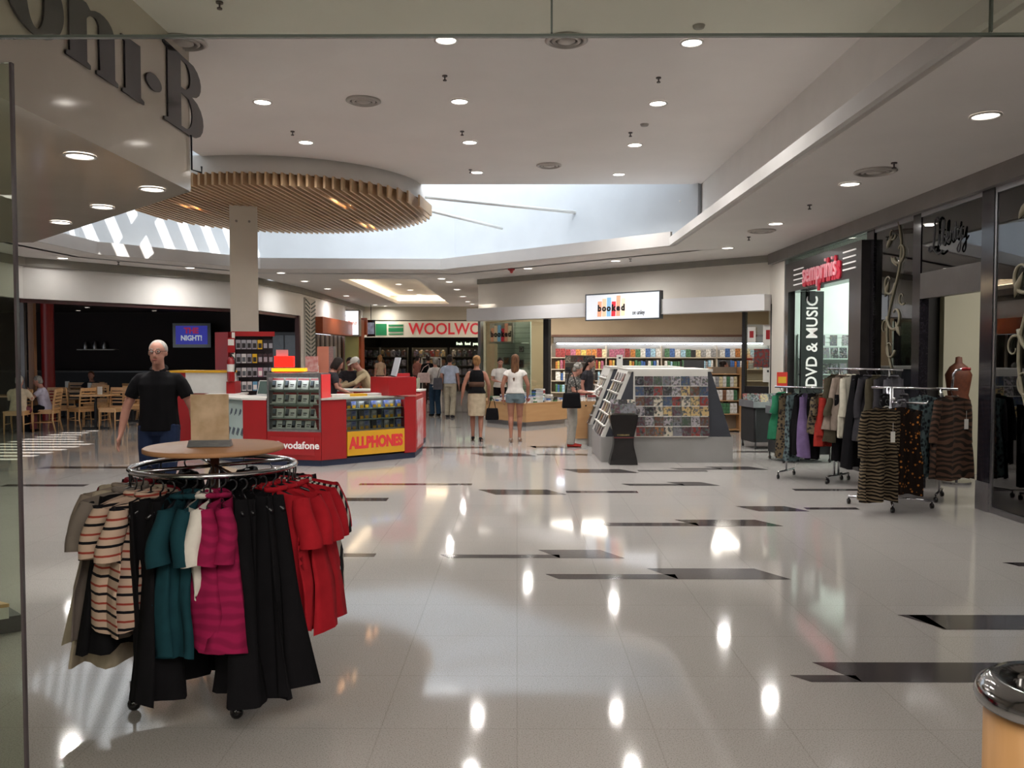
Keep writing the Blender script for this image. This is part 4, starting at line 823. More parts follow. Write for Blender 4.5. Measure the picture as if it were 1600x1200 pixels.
p = ony(38, 600, 17.3); b = MB(); b.box(p.x - .04, p.x + .04, p.y - .04, p.y + .04, 0, 2.95); b.build('steel_post', BRONZE, label='dark metal post at the left end of the café front', category='post')
b = MB(); b.wall((-9.85, 16.5), (-6.66, 20.8), 2.66, 2.738, -.1); b.wall((-6.62, 20.8), (-6.35, 24.2), 2.66, 2.738, -.1); b.box(-6.42, -6.3, 24.05, 24.2, 0, 2.74); struct('trim_11', b, mat('dark_red_frame', '#3a1515', .4, kind='noise', col2='#411a1a', scale=4))
b = MB(); b.tube([(-9.4, 17.5, 2.9), (-7.6, 19.9, 2.9)], .05, 8); 
t = thing('cafe_screen', 'wall screen glowing blue with red and white lettering inside the dark café', 'screen', (0, 0, 0))
a1, a2 = ony(275, 538, 25.9), ony(324, 509, 25.9); b = MB(); b.box(a1.x - .1, a2.x + .1, 25.9, 26.0, a1.z - .1, a2.z + .08); b.build('case', BLACK, t)
b = MB(); b.box(a1.x, a2.x, 25.885, 25.899, a1.z, a2.z); b.build('picture', mat('screen_blue', '#2a2c9a', .3, emit=.38, kind='noise', col2='#3336ae', scale=2), t)
b = MB(); b.box((a1.x + a2.x) / 2 - .05, (a1.x + a2.x) / 2 + .05, 26.0, 26.5, 1.9, 2.0); b.build('bracket', BLACKM, t)
cx = (a1.x + a2.x) / 2; cz = (a1.z + a2.z) / 2
text('lettering', 'NIGHT!', .22, Matrix.Translation((cx, 25.875, cz - .1)) @ MF, mat('tv_white', '#b9bec4', .4, emit=.4, kind='noise', col2='#bfc4ca', scale=3), t, .003, .008, sx=.9)
text('lettering', 'THE', .24, Matrix.Translation((cx, 25.875, cz + .13)) @ MF, mat('tv_red', '#96244a', .4, emit=.4, kind='noise', col2='#9c2a50', scale=3), t, .003, .012)
t = thing('cafe_counter', 'dark café counter with a pale ledge beside the red column', 'counter', (-12.9, 24.0, 0)); b = MB(); b.box(-2.2, 4.2, 0, .6, 0, 1.1); b.build('body', BLACKM, t); b = MB(); b.box(-2.2, 4.2, -.05, .65, 1.1, 1.14); b.build('counter_top', mat('counter_top', '#3a3432', .3, kind='noise', col2='#403a38', scale=5), t)
b = MB(); b.box(0, 1.2, 0, .3, 0, .03); b.build('wall_shelf', PAPER, loc=(-13.9, 26.19, 1.75), label='pale wall shelf at the back of the café', category='shelf')
for i in range(3): b = MB(); b.lathe([(.07, 0), (.08, .1), (.05, .2), (.03, .26), (0, .26)], 12); b.build('jar', STEEL, loc=(-13.7 + i * .3, 26.34, 1.781), label='small pale jar on the café wall shelf, ' + ordn(i, 3), category='jar', group='jars on the café shelf')
t = thing('dark_cabinet', 'tall dark glazed cabinet just inside the right end of the café', 'cabinet', (-7.6, 25.6, 0)); b = MB(); b.box(-.1, .95, 0, .5, 0, 2.3); b.build('body', mat('cab_dark', '#1c1715', .3, kind='noise', col2='#231d1a', scale=4), t); q = MB(); q.box(.02, .42, -.02, -.001, .9, 2.2); q.build('door', mat('cab_glass', '#4a4c4c', .15, kind='noise', col2='#2c2e2e', scale=1.5), t); q = MB(); q.box(.46, .86, -.02, -.001, .9, 2.2); q.build('door', mat('cab_glass'), t)
# ---------------------------------------------------------------- phone kiosk
kA = Vector((-2.84, 12.15)); kB = Vector((-1.60, 13.25)); kC = Vector((-1.53, 14.6)); kD = Vector((-4.02, 12.55)); kE = Vector((-5.05, 13.5))
def G(px, py): return onz(px, py).to_2d()
kA = G(503, 729); kB = G(650, 715); kC = G(662, 703); kD = kA + Vector((-1.22, .22)); kE = kD + Vector((-.95, .95))
def unit(nm, label, p, q, dep, z1, m=RED, cat='display counter'):
    """a counter unit whose outer face runs p->q; returns thing, matrix (x along face, y inwards), width"""
    d = (q - p); w_ = d.length; ang = math.atan2(d.y, d.x)
    t = thing(nm, label, cat, (p.x, p.y, 0), ang)
    b = MB(); b.box(.005, w_ - .005, .02, dep, .0, .09); b.build('kick_base', BLUE, t)
    return t, w_, Matrix.Translation((p.x, p.y, 0)) @ Matrix.Rotation(ang, 4, 'Z')
def bpart(t, nm, m, *a):
    b = MB(); b.box(*a); return b.build(nm, m, t)
CASE = mat('case_interior', '#ccd2ca', .5, kind='noise', col2='#d2d8d0', scale=3)
# left-front unit with the tall case
t, wl, MKL = unit('phone_display_case', 'tall glass-fronted phone case on a red base in the kiosk front', kD, kA, .55, 1.35)
xL, xR = .18, wl - .01
def xof(px): # position along the face for a pixel column
    p = onp(px, 620, (kD.x, kD.y, 0), ((kA - kD).y, -(kA - kD).x, 0)); return (p.to_2d() - kD).dot((kA - kD).normalized())
c0, c1 = xof(417), wl - .01
bpart(t, 'red_base', RED, c0, c1, .0, .5, .09, .50)
bpart(t, 'brand_panel', mat('panel_red2', '#9c1c22', .35, kind='noise', col2='#a22228', scale=3), c0 + .05, c1 - .1, -.012, -.001, .16, .42)
bpart(t, 'case_back', CASE, c0, c1, .17, .34, .5, 1.33)
for nm, a0, a1 in (('left_frame', c0, c0 + .03), ('right_frame', c1 - .03, c1)): bpart(t, nm, STEEL, a0, a1, 0, .34, .5, 1.33)
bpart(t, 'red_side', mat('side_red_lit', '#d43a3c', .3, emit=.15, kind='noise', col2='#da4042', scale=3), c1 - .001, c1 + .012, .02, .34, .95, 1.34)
bpart(t, 'case_top', STEEL, c0, c1, 0, .34, 1.33, 1.36)
bpart(t, 'case_bottom', STEEL, c0, c1, 0, .34, .5, .53)
o = text('brand_lettering', 'vodafone', .15, Matrix.Translation((c0 + .12 + .42, -.014, .30)) @ MF, SWH, t, .003, .003)
b = MB(); b.tube([(c0 + .17, -.013, .3), (c0 + .17, -.02, .3)], .062, 20); b.build('brand_mark', SWH, t); b = MB(); b.tube([(c0 + .175, -.02, .295), (c0 + .175, -.024, .295)], .032, 16); b.build('brand_mark', mat('panel_red2'), t)
pz = (.53, .70, .91, 1.12)
for z in pz[1:]: bpart(t, 'glass_shelf', mat('shelf_glass'), c0 + .03, c1 - .03, .03, .168, z - .012, z - .004)
q = MB(); q.box(c0, c1, .004, .012, .53, 1.33); q.build('glass_front', GL, t)
CASEFILL = mat('case_fill_glow', '#f4f6ff', .4, emit=12, kind='noise', col2='#f6f8ff', scale=4)  # glow for strips added to brighten both phone cases
bpart(t, 'case_fill_strip', CASEFILL, c0 + .05, c1 - .05, .025, .04, 1.31, 1.325); bpart(t, 'fill_strip_cover', STEEL, c0, c1, -.002, .012, 1.295, 1.345)  # added fill strip, with a steel lip added to hide it
b = MB(); b.box(-.088, .088, 0, .004, 0, .165); b.box(-.088, .088, -.002, 0, .135, .165, 1); b.box(-.07, -.02, -.03, -.012, .02, .12, 2); b.box(-.066, -.024, -.031, -.03, .05, .115, 3); b.box(.0, .06, -.001, .0, .06, .075, 2); b.box(.0, .05, -.001, .0, .035, .045, 2)
PC = b.build('phone_price_card', [mat('card_white', '#ecebe6', .5, kind='noise', col2='#f0efea', scale=5), RED, BLACK, mat('phone_face', '#5a626c', .2, kind='noise', col2='#6a727c', scale=9)]); u = False
for r, z in enumerate(pz):
    n = 4 if r else 5
    for i in range(n):
        x = c0 + .12 + i * (c1 - c0 - .24) / (n - 1); place(PC, u, MKL @ Vector((x, .085, z + .002)), (-.3, 0, math.atan2((kA - kD).y, (kA - kD).x)), f"phone on white price card, {('lowest', 'second', 'third', 'top')[r]} row of tall case, {ordn(i, n)}", 'phone', 'phones in the tall glass case'); u = True
# left part of that front: low red cabinet and slanted white phone display
t, w2, M2 = unit('red_cabinet', 'low red kiosk cabinet left of the tall glass case', kD, kD + (kA - kD).normalized() * (c0 - .01), .5, .98)
bpart(t, 'body', RED, 0, c0 - .012, 0, .5, .09, .96); bpart(t, 'counter_top', PAPER, 0, c0 - .012, -.01, .52, .96, .99)
t, w3, M3 = unit('watch_display', 'low kiosk display with pale slanted rows of phones and a yellow foot', kE, kD - (kD - kE).normalized() * .012, .5, .98)
bpart(t, 'body', mat('pale_mint', '#a9b9b4', .5, kind='noise', col2='#afbfba', scale=3), .0, w3, .12, .5, .09, .96); bpart(t, 'yellow_panel', YEL, 0, w3, .0, .12, .09, .3); bpart(t, 'counter_top', PAPER, 0, w3, -.01, .52, .96, .985)
b = MB(); b.hexa([(0, .02, .32), (w3, .02, .32), (w3, .12, .32), (0, .12, .32)], [(0, .1, .92), (w3, .1, .92), (w3, .12, .92), (0, .12, .92)]); b.build('slanted_panel', mat('pale_mint'), t)
b = MB(); b.box(-.03, .03, -.012, 0, 0, .11); b.box(-.022, .022, -.014, -.012, .03, .1, 1); PH = b.build('handset', [mat('handset_grey', '#4f565c', .3, kind='noise', col2='#596066', scale=8), mat('phone_face')]); u = False
for r in range(2):
    for i in range(9): place(PH, u, M3 @ Vector((.1 + i * (w3 - .2) / 8, .038 + r * .045, .42 + r * .28)), (-.12, .3, math.atan2((kD - kE).y, (kD - kE).x)), f"small handset on the pale slanted kiosk display, {('lower', 'upper')[r]} row, {ordn(i, 9)}", 'phone', 'handsets on the slanted display'); u = True
# right-front face: red block, glass case with the yellow board, red block
kd = (kB - kA).normalized(); wr = (kB - kA).length
def xr(px):
    p = onp(px, 620, (kA.x, kA.y, 0), (kd.y, -kd.x, 0)); return (p.to_2d() - kA).dot(kd)
g0, g1 = xr(541), xr(632)
t, _, MR = unit('accessory_counter', 'red kiosk counter with a glass case of accessories above a yellow name board', kA, kB, .55, .98)
bpart(t, 'left_block', RED, 0, g0, 0, .5, .09, .97); bpart(t, 'right_block', RED, g1, wr, 0, .5, .09, .97)
bpart(t, 'name_board', YEL, g0 + .01, g1 - .01, -.012, .02, .12, .48); bpart(t, 'case_back', CASE, g0, g1, .22, .46, .12, .97); bpart(t, 'case_floor', STEEL, g0, g1, .02, .42, .47, .5)
bpart(t, 'counter_top', mat('pale_top', '#b8bdb6', .3, kind='noise', col2='#bec3bc', scale=5), -.01, wr - .42, -.02, .55, .97, .995)
text('name_lettering', 'ALLPHONES', .235, Matrix.Translation(((g0 + g1) / 2, -.014, .3)) @ MF, mat('sign_red_letters'), t, .003, .012, sx=.72)
for z in (.66, .82): bpart(t, 'glass_shelf', mat('shelf_glass'), g0 + .005, g1 - .005, .03, .218, z - .012, z - .004)
q = MB(); q.box(g0, g1, .003, .009, .49, .965); q.build('glass_front', GL, t); bpart(t, 'case_fill_strip', CASEFILL, g0 + .03, g1 - .03, .02, .035, .945, .96); bpart(t, 'fill_strip_cover', STEEL, g0, g1, -.002, .01, .93, .972)  # same added fill strip and hiding lip in the low case
b = MB(); b.box(-.043, .043, 0, .04, 0, .125); b.box(-.026, .026, -.012, -.006, 0, .045, 1)
ACC = [b.build('accessory_box', [m_, YEL]) for m_ in (mat('acc_blue', '#2e3f86', .4, kind='noise', col2='#8e94b0', scale=16), mat('acc_white', '#a9a9a8', .4, kind='noise', col2='#5c5c60', scale=16), mat('acc_black', '#1c1c22', .4, kind='noise', col2='#33343c', scale=16))]
usedA = [False] * 3; ca = math.atan2(kd.y, kd.x)
for r, z in enumerate((.50, .656 + .001, .82)):
    for i in range(9):
        k = (1, 0, 1, 0, 2, 0, 1, 2, 0)[(i + r * 2) % 9]; x = g0 + .07 + i * (g1 - g0 - .14) / 8
        place(ACC[k], usedA[k], MR @ Vector((x, .06 + .04 * (i % 2), z + .002)), (0, 0, ca), f"{('blue', 'pale', 'black')[k]} boxed accessory with yellow ticket, {('lowest', 'middle', 'top')[r]} shelf of the name-board case, {ordn(i, 9)}", 'box', 'boxed accessories in the kiosk case'); usedA[k] = True
# corner tower with posters
t, wc, MC = unit('corner_tower', 'red kiosk corner unit with a raised red box and posters on its end', kB, kC, .55, 1.3)
bpart(t, 'body', RED, .005, wc, .005, .5, .09, .965); bpart(t, 'end_poster', mat('poster_pink', '#c8b2b2', .4, kind='noise', col2='#b3424c', scale=5), .12, wc - .1, -.008, .004, .15, .9)
bpart(t, 'upper_poster', mat('poster_badge', '#b4b39a', .4, kind='noise', col2='#6a6e5c', scale=9), .1, .5, -.006, .002, 1.08, 1.25)
x6 = xr(606)
b = MB(); b.box(x6, wr - .01, -.03, .52, .998, 1.28); Mi = MC.inverted() @ MR; b.v = [Mi @ Vector(v) for v in b.v]; b.build('raised_box', RED, t)
b = MB(); b.box(-.17, .17, -.02, .0, 0, .3); o = b.build('tilted_screen', mat('screen_pale', '#c3ccd2', .3, kind='noise', col2='#cad3d9', scale=3), loc=MR @ Vector((x6 + .28, .3, 1.292)), label='thin tilted pale screen standing on the red raised box of the kiosk', category='screen'); o.rotation_euler = (.25, 0, ca + 1.25)
q = MB(); q.box(-.1, .1, -.06, .06, -.012, 0); q.build('foot', BLACKM, o)
b = MB(); b.box(-.12, .12, -.04, .04, 0, .05); o = b.build('stapler_tray', mat('tray_red', '#b02a30', .4, kind='noise', col2='#b63036', scale=5), loc=MR @ Vector((x6 + .45, .3, 1.281)), rz=ca, label='small red leaflet tray beside the tilted screen', category='tray')
# leaflets on the counter
b = MB(); b.box(-.15, .15, -.1, .1, 0, .03); LF = None
for i in range(4):
    m_ = (PAPER, YEL, PAPER, YEL)[i]; b = MB(); b.box(-.15, .15, -.11, .11, 0, .035)
    b.build('leaflet_pile', m_, loc=MR @ Vector((.42 + i * .30, .3, .996)), rz=ca, label=('white', 'yellow', 'white', 'yellow')[i] + f' leaflet pile on the kiosk counter, {ordn(i, 4)}', category='leaflets', group='leaflet piles on the kiosk counter')
# rear counters of the kiosk (the far side the customers lean on)
kF = kC + Vector((-.1, 1.3)); kG = kF + Vector((-2.9, .3)); kH = kE + Vector((-.15, 1.5))
t, w5, M5 = unit('rear_counter', 'pale-topped rear counter of the phone kiosk where customers lean', kF, kG, .5, .98)
bpart(t, 'body', RED, 0, w5, .01, .5, .09, .96); bpart(t, 'counter_top', PAPER, 0, w5, -.02, .52, .96, .99)
t, w6, M6 = unit('side_counter', 'left side counter of the phone kiosk beside the white cabinet', kH, kE - Vector((0, .02)), .5, .98)
bpart(t, 'body', RED, 0, w6, .01, .5, .09, .96); bpart(t, 'counter_top', PAPER, 0, w6, -.02, .52, .96, .99)
# white raised cabinet with yellow top
p = ony(362, 600, 13.75); t = thing('white_cabinet', 'white cabinet with a yellow top and red side on the left kiosk counter', 'cabinet', (p.x - 1.0, 13.75, .99), -.05)
bpart(t, 'body', PAPER, .24, .98, 0, .4, 0, .34); bpart(t, 'red_side', RED, .0, .24, .0, .4, 0, .34); bpart(t, 'yellow_top', YEL, -.02, 1.0, -.03, .43, .34, .375)
b = MB(); b.box(.0, 1.0, .02, .4, -.985, -.003); b.build('plinth', RED, t)
# accessory tower with hanging packets
a0 = ony(368, 600, 14.0); a1 = ony(428, 600, 14.25); dd = (a1 - a0).to_2d(); an = math.atan2(dd.y, dd.x); wA = dd.length
t = thing('accessory_tower', 'tall red cabinet with rows of phone accessories hanging on dark pegboard', 'cabinet', (a0.x, a0.y, 0), an)
bpart(t, 'side_panel', RED, -.04, -.005, .0, .62, 0, 2.02); bpart(t, 'back_panel', mat('peg_dark', '#1c1b22', .6, kind='noise', col2='#22212a', scale=9), 0, wA, .1, .16, .9, 1.95); bpart(t, 'header', RED, 0, wA + .02, .0, .16, 1.94, 2.02); bpart(t, 'white_edge', PAPER, -.052, -.003, -.02, -.001, .7, 2.0)
bpart(t, 'lower_body', RED, 0, wA, .02, .6, 0, .9); bpart(t, 'upper_body', RED, 0, wA, .165, .6, .9, 1.94)
tA = Matrix.Translation((a0.x, a0.y, 0)) @ Matrix.Rotation(an, 4, 'Z')
pl = tA @ Vector((-.042, .62, 0)); p_l = ony(338, 600, pl.y + .1)
b = MB(); b.wall((pl.x - .002, pl.y + .0), (p_l.x, pl.y + .12), 0, 2.02, -.03); o = b.build('red_wall_panel', RED, label='plain red panel left of the accessory tower with a fire extinguisher before it', category='panel')
b = MB(); b.box(-.037, .037, -.016, 0, 0, .155); b.box(-.028, .028, -.019, -.016, .02, .1, 1); b.tube([(0, -.008, .155), (0, .1, .165)], .003, 4, 2)
PKT = [b.build('accessory_packet', [m_, m2, CHROME]) for m_, m2 in ((mat('pkt_grey', '#8a8a92', .3, kind='noise', col2='#9a9aa2', scale=12), BLACKM), (mat('pkt_white', '#c4c2c2', .3, kind='noise', col2='#cac8c8', scale=12), mat('handset_grey')), (mat('pkt_black', '#23232a', .3, kind='noise', col2='#2a2a32', scale=12), mat('pkt_grey')), (mat('pkt_yellow', '#c9a21e', .3, kind='noise', col2='#cfa824', scale=12), BLACKM), (mat('pkt_pink', '#a8758c', .3, kind='noise', col2='#ae7b92', scale=12), PAPER), (mat('pkt_blue', '#5a8fb0', .3, kind='noise', col2='#6095b6', scale=12), PAPER))]
up = [False] * 6; arr = ['0000322', '0103222', '0100400', '1115044']
for r in range(4):
    for i in range(7):
        k = int(arr[r][i]); x = .05 + i * (wA - .1) / 6
        place(PKT[k], up[k], tA @ Vector((x, -.01, 1.72 - r * .235)), (0, 0, an), f"{('grey', 'white', 'black', 'yellow', 'pink', 'blue')[k]} accessory packet on the pegboard tower, {('top', 'second', 'third', 'lowest')[r]} row, {ordn(i, 7)}", 'packet', 'accessory packets on the pegboard tower'); up[k] = True
# fire extinguisher
p = ony(361, 590, 13.6); t = thing('fire_extinguisher', 'red fire extinguisher with white label on the kiosk accessory tower', 'fire extinguisher', (p.x, 13.6, 1.19))
b = MB(); b.lathe([(0, 0), (.055, 0), (.06, .03), (.06, .34), (.03, .4), (0, .4)], 18); b.build('cylinder', mat('ext_red', '#8c1418', .25, kind='noise', col2='#921a1e', scale=4), t)
b = MB(); b.lathe([(.0605, .16), (.0605, .28)], 18); b.build('label_band', PAPER, t); b = MB(); b.tube([(0, 0, .4), (0, 0, .45), (.05, 0, .46)], .014, 6); b.build('valve', BLACKM, t); b = MB(); b.tube([(.02, -.02, .43), (.08, -.03, .36), (.075, -.02, .15)], .01, 6); b.build('hose', BLACKM, t)
b = MB(); b.box(-.06, .06, .0, .012, 0, .24); b.box(-.05, .05, -.002, 0, .12, .22, 1); b.build('extinguisher_sign', [RED, PAPER], loc=(p.x, 13.62, 1.66), label='small red and white extinguisher notice on the tower edge', category='sign')
b = MB(); b.box(-.08, .06, .0, .3, -1.19, -.003); b.build('bracket_post', RED, t)
# laptop on the inner desk, lit boxes and brochures
t = thing('desk', 'low kiosk desk between the tower and the tall glass case', 'desk', (-3.75, 13.2, 0)); bpart(t, 'table_top', PAPER, -.35, .45, -.1, .3, .93, .96); bpart(t, 'body', RED, -.3, .4, -.05, .25, 0, .93)
t = thing('laptop', 'open laptop facing left on the kiosk desk behind the tall case', 'laptop', (ony(404, 600, 13.25).x, 13.25, .962), -.5)
bpart(t, 'keyboard', mat('laptop_grey', '#9ea2a6', .3, kind='noise', col2='#a4a8ac', scale=6), -.15, .15, -.11, .1, 0, .018)
b = MB(); b.hexa([(-.15, .1, .018), (.15, .1, .018), (.15, .11, .018), (-.15, .11, .018)], [(-.15, .17, .25), (.15, .17, .25), (.15, .18, .25), (-.15, .18, .25)]); o = b.build('screen_lid', PAPER, t)
b = MB(); b.hexa([(-.135, .102, .035), (.135, .102, .035), (.135, .1035, .035), (-.135, .1035, .035)], [(-.135, .164, .24), (.135, .164, .24), (.135, .1655, .24), (-.135, .1655, .24)]); b.build('screen', mat('laptop_screen', '#4c5c58', .2, emit=.1, kind='noise', col2='#54645f', scale=4), t)
p = ony(443, 575, 13.1)
t = thing('lit_red_box', 'glowing red plastic box standing behind the tall phone case', 'lamp', (p.x, 13.1, 1.365)); bpart(t, 'box', mat('lit_red', '#ff1c10', .4, emit=1.0, kind='noise', col2='#ff2a1c', scale=3), -.145, .15, 0, .1, .07, .24); bpart(t, 'shelf', mat('lit_orange', '#ff9a10', .4, emit=1.1, kind='noise', col2='#ffa41c', scale=3), -.16, .35, -.1, .1, .0, .05)
bpart(t, 'stand', RED, -.14, .3, -.05, .1, -1.36, -.001); bpart(t, 'pink_card', mat('card_pink', '#d48a88', .5, kind='noise', col2='#da908e', scale=4), -.13, .06, .05, .06, .24, .34)
p = ony(487, 578, 14.6)
t = thing('brochure_holder', 'white brochure holder with red print standing on the far kiosk counter', 'holder', (p.x, 14.6, p.z - .03)); bpart(t, 'card', mat('broch', '#d9b5b0', .5, kind='noise', col2='#c77a74', scale=14), -.11, .11, 0, .02, 0, .27); bpart(t, 'back_stand', PAPER, -.1, .1, .02, .1, -p.z + .031, .1)
p = ony(507, 578, 14.9)
t = thing('poster_stand', 'salmon pink upright display stand with grey side behind the kiosk', 'stand', (p.x, 14.9, p.z)); bpart(t, 'front', mat('salmon', '#c98068', .5, kind='noise', col2='#cf866e', scale=4), -.13, .08, 0, .02, -.05, .42); bpart(t, 'side', STEEL, .08, .16, 0, .2, -p.z, .42); bpart(t, 'stand', PAPER, -.12, .08, .02, .15, -p.z, .35)
# ---------------------------------------------------------------- magazine gondolas
GB = mat('gondola_grey', '#8d8b89', .5, kind='noise', col2='#939190', scale=3); GD = mat('gondola_dark', '#2c2e36', .5, kind='noise', col2='#31333b', scale=5); GWh = mat('gondola_white', '#c3c0ba', .4, kind='noise', col2='#c9c6c0', scale=4)
MAG = MB().box(-.066, .066, 0, .004, 0, .142).build('magazine', COVER); um = False
MAGD = covermat('magazine_print', .5, .16, 34); MAG.data.materials[0] = MAGD
def gondola(y, dep, x0, x1, X0, X1, label, front):
    t = thing('magazine_gondola', label, 'magazine rack', (0, y, 0))
    bpart(t, 'base', GB, x0, x1, 0, dep, 0, .385)
    b = MB(); b.hexa([(x0 + .07, .03, .386), (x1 - .02, .03, .386), (x1 - .02, dep - .02, .386), (x0 + .07, dep - .02, .386)], [(X0 + .03, .12, 1.37), (X1, .12, 1.37), (X1, dep - .1, 1.37), (X0 + .03, dep - .1, 1.37)]); b.build('body', GD, t)
    b = MB(); b.hexa([(x0 + .01, .05, .386), (x0 + .08, .05, .386), (x0 + .08, dep - .04, .386), (x0 + .01, dep - .04, .386)], [(X0 - .03, .14, 1.38), (X0 + .04, .14, 1.38), (X0 + .04, dep - .12, 1.38), (X0 - .03, dep - .12, 1.38)]); b.build('left_tray', GWh, t)
    bpart(t, 'top', GWh, X0 - .03, X1 + .02, .1, dep - .08, 1.37, 1.41)
    for k in range(1, 6):
        z = .386 + k * .165; f_ = (z - .386) / .985; x = x0 + .01 + f_ * (X0 - .04 - x0); y_ = .05 + f_ * .09
        bpart(t, 'side_ledge', GWh, x - .045, x + .01, y_, dep - y_, z - .02, z)
    return t
g1 = gondola(12.55, 1.55, 1.27, 3.26, 1.72, 2.95, 'near island magazine rack with six rows of magazines facing the camera', True)
gondola(14.75, 1.5, 1.28, 3.2, 1.70, 2.95, 'second magazine rack right behind the near one, its slanted left side showing', False)
fx0, fx1 = 1.80, 2.83
b = MB(); b.hexa([(fx0 - .05, -.0, .386), (fx1 + .06, -.0, .386), (fx1 + .06, .03, .386), (fx0 - .05, .03, .386)], [(fx0 - .03, .085, 1.40), (fx1 + .06, .085, 1.40), (fx1 + .06, .118, 1.40), (fx0 - .03, .118, 1.40)]); b.build('front_panel', GWh, g1)
for r in range(6):
    z = .40 + r * .152; yy = .0 + (z - .386) * .085
    bpart(g1, 'front_ledge', GWh, fx0 - .02, fx1 + .05, yy - .035, yy - .003, z - .012, z)
    for i in range(8):
        x = fx0 + .05 + i * (fx1 - fx0 - .06) / 7
        place(MAG, um, (x + (5 - r) * .003, 12.55 + yy - .028, z + .001), (-.085, 0, 0), f"magazine on the near rack's front, {('lowest', 'second lowest', 'third lowest', 'third', 'second', 'top')[r]} row, {ordn(i, 8)}", 'magazine', 'magazines on the front of the near rack'); um = True
for gy, gn in ((12.55, 'near'), (14.75, 'second')):
    for k in range(6):
        z = .386 + k * .165; f_ = (z - .386) / .985; x = 1.27 + .01 + f_ * (1.72 - .04 - 1.27)
        for i in range(4 if gn == 'near' else 3):
            place(MAG, True, (x - .02, gy + .25 + i * .3, z + .001), (-.42, 0, -PI / 2), f"magazine on the {gn} rack's slanted left side, {('lowest', 'second lowest', 'third lowest', 'third', 'second', 'top')[k]} ledge, {('first', 'second', 'third', 'fourth')[i]} from front", 'magazine', f'magazines on the left side of the {gn} rack')
# black curved stand with brochure pockets
p = G(975, 727); t = thing('curved_black_stand', 'black curved stand with brochures on top before the near magazine rack', 'stand', (p.x, p.y + .12, 0))
b = MB(); prof = []
for k in range(13):
    z = k / 12 * .74; w_ = .175 + .012 * math.cos(z * 8.5) + .02 * math.cos(z * 8.5 + .3); prof.append((w_, z))
fr = [(-w_, -.11, z) for w_, z in prof] ; n = len(prof)
vs_ = []
for w_, z in prof: vs_ += [(-w_, -.1, z), (w_, -.1, z), (w_, .1, z), (-w_, .1, z)]
fs_ = [(i * 4 + j, i * 4 + (j + 1) % 4, (i + 1) * 4 + (j + 1) % 4, (i + 1) * 4 + j) for i in range(n - 1) for j in range(4)] + [(3, 2, 1, 0), tuple(range((n - 1) * 4, n * 4))]
b.add(vs_, fs_); b.build('body', BLACK, t)
bpart(t, 'red_stripe', mat('stripe_darkred', '#5c1c20', .4, kind='noise', col2='#622226', scale=4), -.15, .15, -.104, -.1, .40, .415)
bpart(t, 'gold_print', mat('gold_print', '#8a7a4a', .4, kind='noise', col2='#2a2620', scale=30), -.1, .08, -.104, -.1, .435, .455)
bpart(t, 'pocket_frame', GWh, -.18, .18, -.02, .1, .741, .76)
for r in range(2):
    for i in range(3): place(MAG, True, (p.x - .12 + i * .12, p.y + .06 + r * .1, .762 + r * .06), (-.25, 0, 0), f"brochure in the pockets over the black stand, {('front', 'back')[r]} row, {ordn(i, 3)}", 'brochure', 'brochures over the black stand')
# sign cards and till monitors on and behind the racks
b = MB(); b.box(-.055, .055, -.002, .002, 0, .21); b.box(-.02, .02, -.003, -.002, .14, .17, 1); b.build('notice_card', [PAPER, BLACKM], loc=(1.57 + .27, 14.95, 1.412), label='upright white notice card on the second magazine rack', category='card')
b = MB(); b.box(-.07, .07, -.002, .002, 0, .3); b.build('notice_card', PAPER, loc=(3.72, 20.62, 1.051), label='white notice hanging card before the rear bookshelves', category='card')
# ---------------------------------------------------------------- bookshop island tables and counter
OAK = mat('island_oak', '#b98f62', .4, kind='wood', col2='#c1986b', scale=2, ms=(1, 1, 8))
c0_, c1_, c2_ = G(758, 660), G(822, 667), G(886, 661)
back = [c2_ + Vector((0, .3)), (bpt(862) + PN * .16).to_2d(), (bpt(768) + PN * .16).to_2d()]
t = thing('book_island', 'low pale timber island counter with an angled front, piled with books', 'display table', (0, 0, 0))
b = MB(); poly = [c0_, c1_, c2_] + back; b.prism(poly, .1, .5); b.build('body', OAK, t)
ctr = sum(poly, Vector((0, 0))) / 6
b = MB(); b.prism([p + (ctr - p).normalized() * .05 for p in poly], 0, .1); b.build('steel_kick', STEEL, t)
b = MB(); b.prism([p + (ctr - p).normalized() * -.02 for p in poly], .5, .525); b.build('table_top', OAK, t)
random.seed(11); k = 0
for (a_, c_, n, off) in ((c0_, c1_, 6, .16), (c1_, c2_, 6, .16), (c0_, c1_, 5, .48), (c1_, c2_, 5, .48)):
    d = (c_ - a_); L_ = d.length; d.normalize(); nn_ = Vector((-d.y, d.x))
    for i in range(n):
        pt_ = a_ + d * (L_ * (i + .6) / (n + .2)) + nn_ * off; hh = random.choice((2, 3, 4)) if off < .3 else random.choice((4, 6, 8))
        for j in range(hh):
            ci = random.choice((0, 4, 6, 7, 5, 11, 6, 3)); key = ('flat', ci)
            if key not in protos:
                b = MB(); b.box(-.075, .075, -.11, .11, 0, .035); b.box(-.0755, .0755, -.108, .107, .006, .029, 1); protos[key] = b.build('book', [BM[ci], PAPER]); o = protos[key]
            else: o = protos[key].copy(); C.objects.link(o)
            o.location = (pt_.x, pt_.y, .526 + j * .036); o.rotation_euler.z = math.atan2(d.y, d.x) + random.uniform(-.1, .1)
            o['label'] = f"{cols[ci][0]} book lying in X".replace('book lying in X', f" {('front' if off < .3 else 'rear')} {('left' if a_ is c0_ else 'right')} row of the island, pile {ordn(i, n)}, level {j + 1}"); o['category'] = 'book'; o['group'] = 'books piled on the island'
        k += 1
t = thing('book_cabinet', 'pale timber cabinet with two round handle holes and books on top, behind the older woman', 'cabinet', (0, 0, 0))
